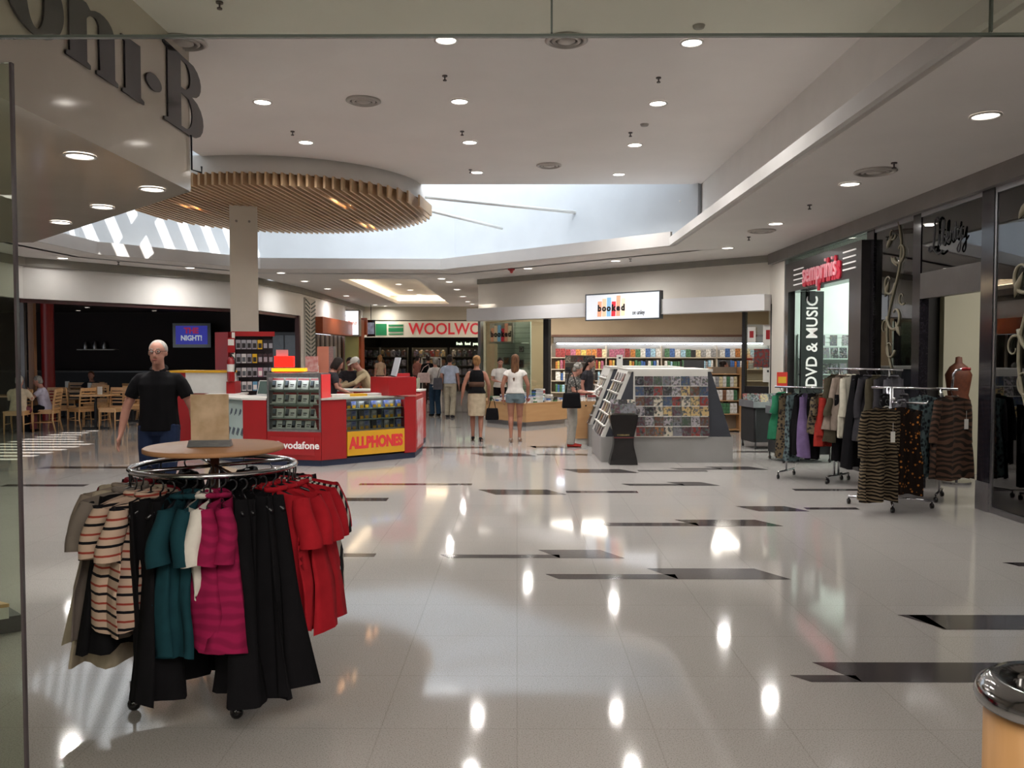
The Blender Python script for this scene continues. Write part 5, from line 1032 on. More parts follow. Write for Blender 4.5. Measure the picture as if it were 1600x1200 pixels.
q0 = G(898, 694); bpart(t, 'body', OAK, q0.x, q0.x + .62, q0.y, q0.y + .9, .1, .78); bpart(t, 'kick_base', PAPER, q0.x + .02, q0.x + .6, q0.y + .03, q0.y + .88, 0, .1)
for s in (.2, .4): b = MB(); b.tube([(q0.x + s, q0.y - .001, .7), (q0.x + s, q0.y - .004, .7)], .015, 10); b.build('handle_hole', BLACKM, t)
for i in range(3):
    for j in range(5):
        ci = (6, 6, 11, 0, 9)[(i + j) % 5]; o = protos.get(('flat', ci))
        if o is None: continue
        o = o.copy(); C.objects.link(o); o.location = (q0.x + .12 + i * .19, q0.y + .14, .781 + j * .036); o.rotation_euler.z = 0; o['label'] = f"{cols[ci][0]} book lying on the timber cabinet, pile {ordn(i, 3)}, level {j + 1}"; o['group'] = 'books on the timber cabinet'
# window display: shelf with the little booked sign, framed pictures, slatwall
W0, W1 = bpt(754), bpt(806); nIn = -PN
t = thing('window_slatwall', 'pale green slatwall behind the left window of the bookshop', 'display wall', (0, 0, 0))
b = MB(); a1_, a2_ = W0 + nIn * .55, W1 + nIn * .55; b.wall(a1_, a2_, .5, 2.45, -.04); b.build('panel', mat('mint_slat', '#b5c5bd', .5, kind='noise', col2='#a9b9b1', scale=3), t)
b = MB()
for i in range(14): b.wall(a1_ + PN * .006, a2_ + PN * .006, .6 + i * .13, .612 + i * .13, -.005)
b.build('grooves', mat('groove', '#7d8d85', .5, kind='noise', col2='#83938b', scale=3), t)
b = MB(); b.wall(W0 + nIn * .2, W1 + nIn * .2, 1.9, 1.915, -.3); sh = b.build('glass_shelf', mat('shelf_glass'), label='glass shelf carrying a small booked sign in the left bookshop window', category='shelf')
t = thing('window_name_card', 'small card with coloured spines spelling booked in the left bookshop window', 'sign', (W0 + nIn * .25).to_tuple())
Mw_ = frame((0, 0, 1.92), PD); wW = (W1 - W0).length
b = MB(); b.box(.02, wW * .72, 0, .5, -.02, 0, 0, Mw_); b.build('card', PAPER, t); bookword(t, Mw_ @ Matrix.Translation((0, .03, 0)), wW * .68, .46, .04, .1)
for i, (u_, z, s) in enumerate(((.3, 1.45, .2), (.72, 1.38, .22), (.42, 1.1, .26), (.75, 1.75, .15))):
    p_ = W0.lerp(W1, u_) + nIn * .53; b = MB(); b.box(-s / 2, s / 2, 0, s, -.02, 0, 0, Matrix.Identity(4)); b.box(-s / 2 + .02, s / 2 - .02, .02, s - .02, 0, .003, 1)
    o = b.build('framed_picture', [mat('frame_grey', '#6a6f70', .4, kind='noise', col2='#707576', scale=5), COVERD]); o.matrix_world = frame((p_.x, p_.y, z - s / 2), PD); o['label'] = f"small framed picture on the pale slatwall, {('upper left', 'upper right', 'lower', 'topmost')[i]} one"; o['category'] = 'picture'; o['group'] = 'pictures on the slatwall'
t = thing('magazine_spinner', 'tall magazine stand just inside the black post of the bookshop', 'magazine rack', tuple(bpt(868) + nIn * 1.1))
bpart(t, 'frame', mat('spin_grey', '#77726c', .5, kind='noise', col2='#7d7872', scale=4), -.45, .3, .12, .16, 0, 1.6)
for z in (.35, .62, .89, 1.16, 1.43): bpart(t, 'ledge', GWh, -.45, .3, .02, .12, z - .02, z)
tp_ = bpt(868) + nIn * 1.1
for r, z in enumerate((.62, .89, 1.16, 1.43)):
    for i in range(5): place(MAG, True, (tp_.x - .38 + i * .15, tp_.y + .06, z + .001), (-.2, 0, 0), f"magazine on the stand by the black post, {('lowest', 'second', 'third', 'top')[r]} ledge, {ordn(i, 5)}", 'magazine', 'magazines on the stand by the black post')
# posters in the right window
for i, (px0, px1, py0, py1, m_, s) in enumerate(((1192, 1212, 507, 540, PAPER, 'white poster with a red picture, upper right'), (1168, 1181, 511, 535, PAPER, 'small white poster with a pink print, upper left'), (1178, 1215, 545, 574, COVERD, 'wide dark colourful poster across the middle'), (1192, 1208, 575, 597, PAPER, 'plain white notice at the bottom'))):
    p_, q_ = onbook(px0, py1, .02), onbook(px1, py0, .02); Mf = frame((p_.x, p_.y, p_.z), PD); w_ = (q_ - p_).to_2d().length; h_ = q_.z - p_.z
    b = MB(); b.box(0, w_, 0, h_, 0, .004)
    if i < 2: b.box(w_ * .25, w_ * .75, h_ * .3, h_ * .75, .004, .006, 1)
    if i == 3: b.box(w_ * .4, w_ * .6, h_ * .7, h_ * .85, .004, .006, 1)
    o = b.build('window_poster', [m_, RED if i < 2 else BLACKM]); o.matrix_world = Mf; o['label'] = 'poster in the right bookshop window: ' + s; o['category'] = 'poster'; o['group'] = 'posters in the right bookshop window'
# end bookcase by the right post, monitors at the till
t = thing('end_bookcase', 'narrow pale bookcase seen end-on behind the right bookshop post', 'bookcase', (4.05, 17.75, 0))
bpart(t, 'side_panel', OAK, .62, .66, -.28, 0, 0, 1.36); bpart(t, 'side_panel', OAK, 0, .03, -.28, 0, 0, 1.36); bpart(t, 'back_panel', mat('shelf_back'), 0, .66, -.02, 0, 0, 1.36)
for z in (.05, .38, .66, .94, 1.22): bpart(t, 'shelf', OAK, .03, .62, -.28, -.02, z - .02, z)
for r, z in enumerate((.38, .66, .94)):
    for i in range(7):
        ci = random.choice((6, 11, 9, 3, 6, 8)); book(ci, .07, .22, .13, (4.13 + i * .077, 17.5, z + .001), (0, 0, 0), f"{cols[ci][0]} book in the end bookcase, {('lowest', 'middle', 'top')[r]} shelf, {ordn(i, 7)}", 'books in the end bookcase')
t = thing('till_counter', 'long low till counter in the middle of the bookshop', 'counter', (0, 20.4, 0)); bpart(t, 'body', OAK, 2.4, 5.2, 0, .6, 0, 1.0); bpart(t, 'counter_top', GWh, 2.38, 5.22, -.03, .63, 1.0, 1.03)
for i, (px, w_) in enumerate(((1085, .5), (1132, .3), (915, .35))):
    p_ = ony(px, 575, 20.55); t = thing('till_monitor', f"dark till monitor on the bookshop counter, {('middle', 'rightmost', 'leftmost')[i]} one", 'monitor', (max(2.6, p_.x), 20.6, 1.031), 0, 'till monitors')
    bpart(t, 'screen', mat('monitor_dark', '#33363a', .3, kind='noise', col2='#3a3d41', scale=5), -w_ / 2, w_ / 2, 0, .04, .12, .45); bpart(t, 'stand', BLACKM, -.03, .03, .01, .05, .02, .12); bpart(t, 'foot', BLACKM, -.1, .1, -.06, .08, 0, .02)
# ---------------------------------------------------------------- litter bin at the lower right
p = onz(1648, 1062, .78); t = thing('litter_bin', 'round timber-clad litter bin with a steel rim at the lower right corner', 'bin', (p.x, p.y, 0))
b = MB(); b.lathe([(.0, .02), (.165, .02), (.165, .70), (0, .70)], 48); b.build('timber_body', mat('bin_wood', '#a87e4e', .45, kind='wood', col2='#b4895a', scale=3), t)
b = MB(); b.lathe([(.165, .70), (.185, .705), (.19, .725), (.182, .75), (.15, .775), (.10, .765), (.09, .75), (.09, .69), (0, .69)], 48); b.build('steel_rim', mat('rim_steel', '#a5a5a5', .12, 1, kind='noise', col2='#9d9d9d', scale=20), t)
b = MB(); b.cyl(0, 0, 0, .02, .15, 32); b.build('foot', BLACKM, t)
# ---------------------------------------------------------------- garments
def chain(b, secs, n=14, mi=0, cap=True, R=(1, 0, 0)):
    """closed loft through (centre, half width, half depth) sections"""
    k = len(secs); vs = []; P = [Vector(s_[0]) for s_ in secs]
    for i, s_ in enumerate(secs):
        t_ = (P[min(i + 1, k - 1)] - P[max(i - 1, 0)]).normalized(); r_ = Vector(s_[3] if len(s_) > 3 else R)
        u = r_ - t_ * r_.dot(t_); u = u.normalized() if u.length > .05 else t_.orthogonal().normalized(); v = t_.cross(u)
        for j in range(n): a_ = 2 * PI * j / n; vs.append(P[i] + u * (s_[1] * math.cos(a_)) + v * (s_[2] * math.sin(a_)))
    fs = [(i * n + j, i * n + (j + 1) % n, (i + 1) * n + (j + 1) % n, (i + 1) * n + j) for i in range(k - 1) for j in range(n)]
    if cap: fs += [tuple(range(n - 1, -1, -1)), tuple(range((k - 1) * n, k * n))]
    b.add(vs, fs, mi, True)
def fab(name, c, c2=None, **k):
    kk = dict(kind='noise', scale=14, a=.3, b=.7); kk.update(k)
    return mat('fabric_' + name, c, .9, col2=c2 or '#%02x%02x%02x' % tuple(min(255, int(int(c[i:i + 2], 16) * 1.1 + 3)) for i in (1, 3, 5)), spec=.15, **kk)
STR = dict(kind='stripe', dir='Z', scale=4.2, dist=.25, const=True)
FB = {'black': fab('black', '#0c0b0e'), 'dark red': fab('dark_red', '#6b1420'), 'beige': fab('beige', '#9b8f7e'), 'taupe': fab('taupe', '#7d7066'), 'grey taupe': fab('grey_taupe', '#6f655f'),
      'teal': fab('teal', '#12323a'), 'white': fab('white', '#bdb8b0'), 'magenta': fab('magenta', '#8e1a46', '#7c163c', kind='stripe', dir='Z', scale=6, dist=7, a=.2, b=.8), 'red': fab('red', '#961822'), 'green': fab('green', '#256347'),
      'lilac': fab('lilac', '#67567a'), 'charcoal': fab('charcoal', '#2e2c30'), 'grey': fab('grey', '#4a484e'), 'cream': fab('cream', '#aaa596'), 'brown green': fab('brown_green', '#3d382c'), 'coral red': fab('coral_red', '#84261f'),
      'striped': fab('striped', '#b89f8e', '#141318', **dict(STR, a=0.0, b=.30, stops=[(.46, '#b89f8e'), (.78, '#8e3a30'), (.90, '#b89f8e')])),
      'tiger': fab('tiger', '#15110f', '#6c5e4a', kind='stripe', dir='Z', scale=9, dist=5, a=.45, b=.6), 'animal': fab('animal', '#a4662c', '#1a120e', kind='voronoi', scale=22, a=.18, b=.3),
      'blue print': fab('blue_print', '#23262c', '#5a6a6c', kind='voronoi', scale=22, a=.3, b=.6), 'rust print': fab('rust_print', '#584034', '#2c2622', kind='stripe', dir='Z', scale=5, dist=9, a=.4, b=.6), 'dark print': fab('dark_print', '#1c1a1e', '#5e5240', kind='voronoi', scale=26, a=.3, b=.55), 'grey floral': fab('grey_floral', '#8a8680', '#4c4a48', kind='voronoi', scale=30, a=.3, b=.6), 'white black': fab('white_black', '#bdb8b0', '#17161a', kind='stripe', dir='X', scale=12, dist=4, a=.48, b=.52)}
def garment_mesh(kind, L=.62, flare=1.1, seed=0, sw=.21):
    rnd = random.Random(seed); b = MB(); n = 40; lv = 14; vs = []
    ph = [rnd.uniform(0, 6.28) for _ in range(4)]
    for i in range(lv + 1):
        t_ = i / lv
        if kind == 'skirt': a_ = .15 + (flare * .2 - .15) * t_; th = .02 + .045 * t_
        elif kind == 'trousers': a_ = .17 - .03 * t_; th = .03 + .02 * t_
        else: a_ = sw * (1 - .12 * math.sin(PI * min(1, t_ * 1.6))) * (1 + (flare - 1) * t_); th = .025 + .04 * min(1, t_ * 2)
        amp = .014 + .034 * t_; hh_ = .006
        for j in range(n):
            q = 2 * PI * j / n; c_, s_ = math.cos(q), math.sin(q)
            f_ = 1 + 0; w_ = amp * (math.sin(5 * q + ph[0]) + .6 * math.sin(8 * q + ph[1] + 2 * t_))
            x = a_ * c_ + .25 * w_ * c_; y = th * s_ + (w_ * .8 if kind != 'trousers' else w_ * .3)
            w_ += .5 * amp * math.sin(3 * q + 5 * t_ + ph[3]) + .010 * math.sin(13 * t_ + 2 * q + ph[1]) * (1 if kind not in ('skirt', 'trousers') else .2); y += .3 * w_; z = -L * t_ - (.22 * abs(x) * (1 - t_) if kind not in ('skirt', 'trousers') else 0) + (.012 * math.sin(3 * q + ph[2]) * t_)
            vs.append((x, y, z))
    fs = [(i * n + j, i * n + (j + 1) % n, (i + 1) * n + (j + 1) % n, (i + 1) * n + j) for i in range(lv) for j in range(n)]
    b.add(vs, fs, 0, True)
    if kind in ('shirt', 'long'):
        for s_ in (-1, 1):
            ln = .24 if kind == 'shirt' else .52; sec = []
            for i in range(8):
                t_ = i / 7; x = s_ * (sw - .04 + .07 * t_ * (1.2 - .5 * t_)); z = -.055 - ln * t_ * .9; r_ = (.042 + .016 * math.sin(PI * t_ * .6)) if kind == 'shirt' else .05 - .012 * t_
                sec.append(((x, .012 * math.sin(5 * t_ + ph[3]), z), r_, .035 + .015 * t_, (1, 0, 0)))
            chain(b, sec, 12, 0, False)
        # collar
        pts = [(.07 * math.cos(q), .035 * math.sin(q), -.012 + .006 * math.cos(2 * q)) for q in [2 * PI * k / 14 for k in range(14)]]; b.tube(pts, .013, 6, closed=True)
    return b
hb = MB(); hb.tube([(-.175, 0, -.062), (-.02, 0, -.012), (0, 0, -.005), (.02, 0, -.012), (.175, 0, -.062)], .008, 6)
hb.tube([(0, 0, -.005), (0, 0, .02)] + [(0, .02 * math.sin(a) * 1, .045 - .024 * math.cos(a) * 1) for a in [.3 + 3.6 * k / 8 for k in range(9)]], .004, 5)
HBLK = mat('hanger_black', '#101014', .3, kind='noise', col2='#15151a', scale=9)
HG = None
def garment(kind, colour, loc, rz, label, group, L=.62, flare=1.1, seed=0, nm=None, sw=.21, drop=.0):
    global HG
    m_ = FB[colour]
    o = garment_mesh(kind, L, flare, seed, sw).build(nm or {'shirt': 'short_sleeved_shirt', 'long': 'long_sleeved_shirt', 'sleeveless': 'sleeveless_dress', 'skirt': 'hanging_skirt', 'trousers': 'hanging_trousers'}[kind], m_, loc=(loc[0], loc[1], loc[2] - .068 - drop), rz=rz + random.Random(seed * 7 + 1).uniform(-.1, .1), label=label, category='garment', group=group)
    if HG is None: HG = hb.build('hanger', HBLK, o); h = HG
    else: h = HG.copy(); C.objects.link(h); h.parent = o
    return o
# round rack
RC = Vector((-1.47, 4.02)); RR = .38; RZ = 1.105
t = thing('round_clothing_rack', 'round chrome clothing rack with a timber tabletop, in the left foreground', 'clothing rack', (RC.x, RC.y, 0))
b = MB(); b.tube([(RR * math.cos(2 * PI * k / 48), RR * math.sin(2 * PI * k / 48), RZ) for k in range(48)], .013, 8, closed=True); b.build('ring_rail', CHROME, t)
b = MB(); b.lathe([(0, 1.178), (.318, 1.178), (.325, 1.182), (.325, 1.198), (.318, 1.202), (0, 1.202)], 64); b.build('tabletop', mat('tabletop_wood', '#b0805a', .5, kind='wood', col2='#bb8b65', scale=2, ms=(1, 6, 1), spec=.2), t)
b = MB(); b.tube([(0, 0, .15), (0, 0, 1.18)], .022, 10); b.build('centre_pole', CHROME, t)
for k in range(4):
    a_ = math.radians(-140 + k * 90 + (10 if k % 2 else 0)); a_ = [math.radians(x) for x in (-141, -58, 39, 122)][k]
    d_ = Vector((math.cos(a_), math.sin(a_), 0)); b = MB(); b.tube([d_ * RR * .98 + Vector((0, 0, RZ)), d_ * RR * .5 + Vector((0, 0, RZ)), Vector((0, 0, RZ))], .009, 6); b.build('spoke', CHROME, t)
    b = MB(); b.hexa([d_ * .02 + Vector((0, 0, .15)) + d_.cross(Vector((0, 0, .02))), d_ * .02 + Vector((0, 0, .15)) - d_.cross(Vector((0, 0, .02))), d_ * .02 + Vector((0, 0, .20)) - d_.cross(Vector((0, 0, .02))), d_ * .02 + Vector((0, 0, .20)) + d_.cross(Vector((0, 0, .02)))],
                     [d_ * .4 + Vector((0, 0, .105)) + d_.cross(Vector((0, 0, .015))), d_ * .4 + Vector((0, 0, .105)) - d_.cross(Vector((0, 0, .015))), d_ * .4 + Vector((0, 0, .135)) - d_.cross(Vector((0, 0, .015))), d_ * .4 + Vector((0, 0, .135)) + d_.cross(Vector((0, 0, .015)))])
    b.tube([d_ * .385 + Vector((0, 0, .04)), d_ * .385 + Vector((0, 0, .12))], .008, 6); lg = b.build('leg', STEEL, t)
    q = MB(); q.ball(d_ * .385 + Vector((0, 0, .031)), (.03, .03, .031), 14); q.build('caster', BLACK, lg)
gl = [(176, 'shirt', 'dark red', .55, 1.0, 'dark red top at the far left of the round rack'), (186, 'skirt', 'beige', .74, 1.5, 'long beige skirt at the left of the round rack'), (196, 'shirt', 'taupe', .70, 1.2, 'taupe short-sleeved top on the left of the round rack'),
      (207, 'skirt', 'beige', .78, 1.3, 'second beige skirt, half under the taupe top'), (216, 'shirt', 'grey taupe', .66, 1.2, 'grey taupe top with folded sleeve beside the stripes'), (226, 'skirt', 'black', .68, 1.3, 'black skirt behind the striped tops'), (235, 'shirt', 'striped', .58, 1.05, 'cream, black and red striped top, left one of the pair'),
      (245, 'shirt', 'striped', .58, 1.05, 'cream, black and red striped top, right one of the pair'), (253, 'trousers', 'black', .84, 1.0, 'long black trousers right of the striped tops'), (261, 'skirt', 'black', .84, 1.2, 'long black skirt left of the teal tops'),
      (269, 'shirt', 'teal', .66, 1.0, 'dark teal top, left of two on the front of the rack'), (276, 'shirt', 'teal', .66, 1.0, 'dark teal top, right of two on the front of the rack'), (283, 'shirt', 'white', .42, .9, 'short white top between teal and magenta'), (287, 'shirt', 'magenta', .64, 1.1, 'magenta patterned shirt, left of two'),
      (294, 'shirt', 'magenta', .64, 1.2, 'magenta patterned shirt, right of two'), (301, 'skirt', 'black', .86, 1.4, 'long black skirt just right of the magenta shirts'), (308, 'trousers', 'black', .86, 1.0, 'black trousers with a price tag, right front of the rack'), (315, 'skirt', 'black', .86, 1.5, 'black skirt, middle of the right front of the rack'),
      (323, 'skirt', 'black', .84, 1.5, 'wide black skirt left of the red tops'), (332, 'shirt', 'red', .64, 1.15, 'bright red top nearest the black skirts'), (341, 'shirt', 'red', .66, 1.2, 'bright red top, second from the black skirts'), (350, 'shirt', 'red', .64, 1.15, 'bright red top, third from the black skirts'),
      (359, 'shirt', 'red', .6, 1.1, 'bright red top at the right edge of the rack'), (8, 'shirt', 'white black', .55, 1.1, 'white and black patterned top peeping out behind the reds'), (18, 'shirt', 'red', .5, 1.0, 'red top on the far right side of the rack'),
      (40, 'skirt', 'black', .7, 1.2, 'black skirt on the far side of the rack, right'), (62, 'shirt', 'black', .6, 1.1, 'black top on the far side of the rack, right of the back'), (85, 'shirt', 'black', .6, 1.1, 'black top at the very back of the rack'), (108, 'shirt', 'charcoal', .6, 1.1, 'charcoal top at the back of the rack'), (130, 'shirt', 'black', .6, 1.1, 'black top on the far left of the back'), (150, 'shirt', 'black', .6, 1.1, 'black top behind the dark red one'), (164, 'skirt', 'black', .7, 1.2, 'black clipped skirt behind the dark red top')]
for i, (a_, kd_, c_, L_, fl, lb) in enumerate(gl):
    r_ = math.radians(a_); garment(kd_, c_, (RC.x + RR * math.cos(r_), RC.y + RR * math.sin(r_), RZ + .0), r_, lb, 'clothes on the round rack', L_, fl, i, drop=.0 if kd_ == 'shirt' else .02)
t = thing('sign_holder', 'clear upright holder with a brown faded poster on the round tabletop', 'sign holder', (ony(331, 700, 4.0).x, 3.98, 1.2035), .12)
b = MB(); b.hexa([(-.10, -.035, 0), (.10, -.035, 0), (.10, .035, 0), (-.10, .035, 0)], [(-.095, -.02, .03), (.095, -.02, .03), (.095, .02, .03), (-.095, .02, .03)]); b.build('metal_base', STEEL, t)
b = MB(); b.box(-.088, .088, -.004, .004, .03, .25); b.build('poster', mat('brown_poster', '#d6bc9e', .4, kind='noise', col2='#b09472', scale=9), t)
# straight racks before the clothing shop
def caster(b, x, y, z=.03): b.tube([(x - .012, y, z), (x + .012, y, z)], .03, 10)
def rail_rack(p, q, z, label, spread=.24, base=True):
    p = Vector(p); q = Vector(q); d = (q - p).normalized(); nn_ = Vector((-d.y, d.x)); t = thing('rail_rack', label, 'clothing rack', (0, 0, 0))
    b = MB(); b.tube([(p.x - d.x * .05, p.y - d.y * .05, z), (q.x + d.x * .05, q.y + d.y * .05, z)], .014, 8); b.build('rail', CHROME, t)
    for e in (p + d * .12, q - d * .12):
        b = MB(); b.tube([(e.x, e.y, .09), (e.x, e.y, z)], .013, 8); b.build('upright', CHROME, t)
        if base:
            b = MB(); a1, a2 = e + nn_ * spread, e - nn_ * spread; b.tube([(a1.x, a1.y, .09), (a2.x, a2.y, .09)], .013, 8); bb_ = b.build('foot_bar', CHROME, t)
            for a3 in (a1, a2): k = MB(); caster(k, a3.x, a3.y); k.tube([(a3.x, a3.y, .03), (a3.x, a3.y, .09)], .008, 6); k.build('caster', BLACK, bb_)
    return t, p, q, d
def fill(rk, z, items, group, z_off=0):
    _, p, q, d = rk; n = len(items); an_ = math.atan2(d.y, d.x) + PI / 2
    for i, (kd_, c_, L_, fl, lb) in enumerate(items):
        e = p.lerp(q, (i + .5) / n); garment(kd_, c_, (e.x, e.y, z), an_, lb, group, L_, fl, 50 + i + int(z * 100))
r1 = rail_rack((3.5, 11.15), (4.15, 10.55), 1.2, 'chrome rail rack of mixed clothes, farthest left before the clothing shop')
fill(r1, 1.2, [('shirt', 'green', .62, 1.1, 'bright green top at the left end of the farthest rack'), ('sleeveless', 'dark print', .85, 1.2, 'dark patterned dress beside the green top'), ('sleeveless', 'blue print', .88, 1.2, 'blue grey print dress on the farthest rack'), ('sleeveless', 'black', .8, 1.1, 'black dress left of the lilac one'), ('sleeveless', 'lilac', .82, 1.0, 'lilac dress on the farthest rack'),
               ('trousers', 'black', .85, 1, 'black trousers beside the lilac dress'), ('shirt', 'dark print', .5, 1.1, 'brown dotted top on the farthest rack'), ('long', 'coral red', .66, 1.1, 'red top near the right end of the farthest rack'), ('shirt', 'brown green', .6, 1.1, 'brown green top right of the red one'), ('trousers', 'black', .85, 1, 'black trousers at the right end of the farthest rack')], 'clothes on the farthest rack')
r2 = rail_rack((4.05, 10.75), (4.6, 10.05), 1.45, 'taller chrome rail rack with the white top, between the others')
fill(r2, 1.45, [('long', 'brown green', .72, 1.5, 'wide olive brown top at the left of the taller rack'), ('long', 'taupe', .7, 1.5, 'taupe shawl top beside the olive brown one'), ('long', 'cream', .78, 1.3, 'pale cream long top on the taller rack'), ('skirt', 'black', 1.15, 1.7, 'full black skirt under the cream top'), ('long', 'charcoal', .8, 1.3, 'charcoal top right of the cream one'), ('long', 'brown green', .8, 1.4, 'dark olive top on the taller rack'), ('long', 'charcoal', .8, 1.2, 'charcoal top at the right end of the taller rack'), ('long', 'grey', .8, 1.2, 'grey top behind the charcoal one')], 'clothes on the taller rack')
# four-way stand
p = Vector((4.02, 8.95)); t = thing('four_way_stand', 'chrome four-way clothes stand on wheels carrying the tiger striped garment', 'clothing rack', (p.x, p.y, 0))
b = MB(); b.tube([(0, 0, .09), (0, 0, 1.29)], .018, 10); b.build('pole', CHROME, t)
for k, a_ in enumerate((-.35, 1.22, 2.79, 4.36)):
    d_ = Vector((math.cos(a_), math.sin(a_), 0)); b = MB(); b.tube([(0, 0, .1), d_ * .42 + Vector((0, 0, .08))], .013, 6); lg = b.build('leg', CHROME, t); q = MB(); caster(q, d_.x * .41, d_.y * .41); q.tube([d_ * .41 + Vector((0, 0, .03)), d_ * .41 + Vector((0, 0, .08))], .008, 6); q.build('caster', BLACK, lg)
for a_, z in ((-1.9, 1.16), (-.4, 1.12), (1.2, 1.2)):
    d_ = Vector((math.cos(a_), math.sin(a_), 0)); b = MB(); b.tube([(0, 0, z), d_ * .34 + Vector((0, 0, z)), d_ * .36 + Vector((0, 0, z + .03))], .011, 6); b.build('arm', CHROME, t)
d_ = Vector((math.cos(-1.9), math.sin(-1.9))); 
garment('long', 'tiger', (p.x + d_.x * .33 - .14, p.y + d_.y * .33, 1.16), -1.9 + PI / 2 + .55, 'long tiger striped garment hanging almost to the floor with a white tag', 'clothes on the four-way stand', .98, 1.05, 71, 'striped_dress')
garment('sleeveless', 'animal', (p.x + d_.x * .24 + .08, p.y + d_.y * .24, 1.16), -1.9 + PI / 2 + .2, 'orange and black patterned dress behind the tiger striped one', 'clothes on the four-way stand', .92, 1.1, 72, 'patterned_dress')
d_ = Vector((math.cos(-.4), math.sin(-.4)))
garment('long', 'grey', (p.x + .12, p.y + .02, 1.22), 1.2, 'grey jacket right of the tiger striped garment', 'clothes on the four-way stand', .6, 1.2, 73, 'jacket'); garment('trousers', 'black', (p.x + .2, p.y + .12, 1.15), 1.1, 'black trousers hanging under the grey jacket', 'clothes on the four-way stand', .9, 1, 74)
garment('sleeveless', 'white', (p.x + .05, p.y + .2, 1.14), 1.2, 'white top behind the grey jacket', 'clothes on the four-way stand', .74, 1.1, 75); 
# doorway rack
r4 = rail_rack((4.2, 9.75), (4.86, 9.3), 1.25, 'chrome rail rack in the clothing shop doorway with print dresses')
an4 = math.atan2(r4[3].y, r4[3].x) + PI / 2
fill(r4, 1.25, [('long', 'black', .8, 1.1, 'black top at the left of the doorway rack'), ('long', 'charcoal', .8, 1.1, 'charcoal top on the doorway rack'), ('sleeveless', 'blue print', .9, 1.25, 'blue green print dress on the doorway rack'), ('sleeveless', 'black', .9, 1.1, 'black dress between the print dresses')], 'clothes on the doorway rack')
garment('long', 'rust print', (4.80, 9.2, 1.25), .12, 'wide rust brown print dress facing us at the end of the doorway rack', 'clothes on the doorway rack', .92, 1.25, 90, 'print_dress')
garment('sleeveless', 'blue print', (4.58, 9.36, 1.25), .25, 'blue green print dress left of the rust brown one', 'clothes on the doorway rack', .92, 1.25, 92, 'print_dress')
b = MB(); b.tube([(4.86, 9.32, 1.26), (4.865, 9.3, 1.42), (4.89, 9.3, 1.46), (4.95, 9.28, 1.475)], .014, 8); o = b.build('curved_handle', CHROME, r4[0]); q = MB(); q.tube([(4.95, 9.28, 1.475), (5.03, 9.26, 1.475)], .018, 8); q.build('red_grip', RED, o)
for i, (x, y, z, s) in enumerate(((3.84, 8.5, .74, 'tiger striped garment'), (4.92, 9.12, .82, 'rust brown print dress'))):
    b = MB(); b.box(-.022, .022, -.002, .002, 0, .11); b.tube([(0, 0, .11), (0, 0, .2)], .0015, 4); b.build('price_tag', PAPER, loc=(x, y, z), label='white price tag hanging on the ' + s, category='tag', group='price tags')
# ---------------------------------------------------------------- people
SKIN = mat('skin', '#a87868', .55, kind='noise', col2='#b08070', scale=12, spec=.3); SKT = mat('skin_tanned', '#8f6250', .55, kind='noise', col2='#986a58', scale=12, spec=.3)
EYE = mat('eye_dark', '#2a221e', .3, kind='noise', col2='#302824', scale=9); LIP = mat('lip', '#8a4a44', .5, kind='noise', col2='#90504a', scale=9)
def hm(n, c, c2): return mat('hair_' + n, c, .7, kind='noise', col2=c2, scale=40, ms=(1, 1, .2), spec=.25)
HAIR = {'white': hm('white', '#a8a49e', '#8a8680'), 'grey': hm('grey', '#8c8882', '#6c6862'), 'blond': hm('blond', '#7a5636', '#9a7448'), 'brown': hm('brown', '#4a3020', '#6a482e'), 'dark': hm('dark', '#1c1614', '#2a201c')}
def remesh(b, name, m_, parent, vox, sm=3):
    me = bpy.data.meshes.new(name); me.from_pydata(b.v, [], b.f); o = bpy.data.objects.new(name, me); C.objects.link(o)
    bm = bmesh.new(); bm.from_mesh(me); bmesh.ops.recalc_face_normals(bm, faces=bm.faces); bm.to_mesh(me); bm.free()
    r_ = o.modifiers.new('r', 'REMESH'); r_.mode = 'VOXEL'; r_.voxel_size = vox; s_ = o.modifiers.new('s', 'SMOOTH'); s_.factor = .5; s_.iterations = sm
    dg = bpy.context.evaluated_depsgraph_get(); dg.update(); m2 = bpy.data.meshes.new_from_object(o.evaluated_get(dg)); m2.name = name
    C.objects.unlink(o); bpy.data.objects.remove(o); m2.materials.clear(); m2.materials.append(m_); m2.polygons.foreach_set('use_smooth', [True] * len(m2.polygons))
    return link(name, m2, parent)
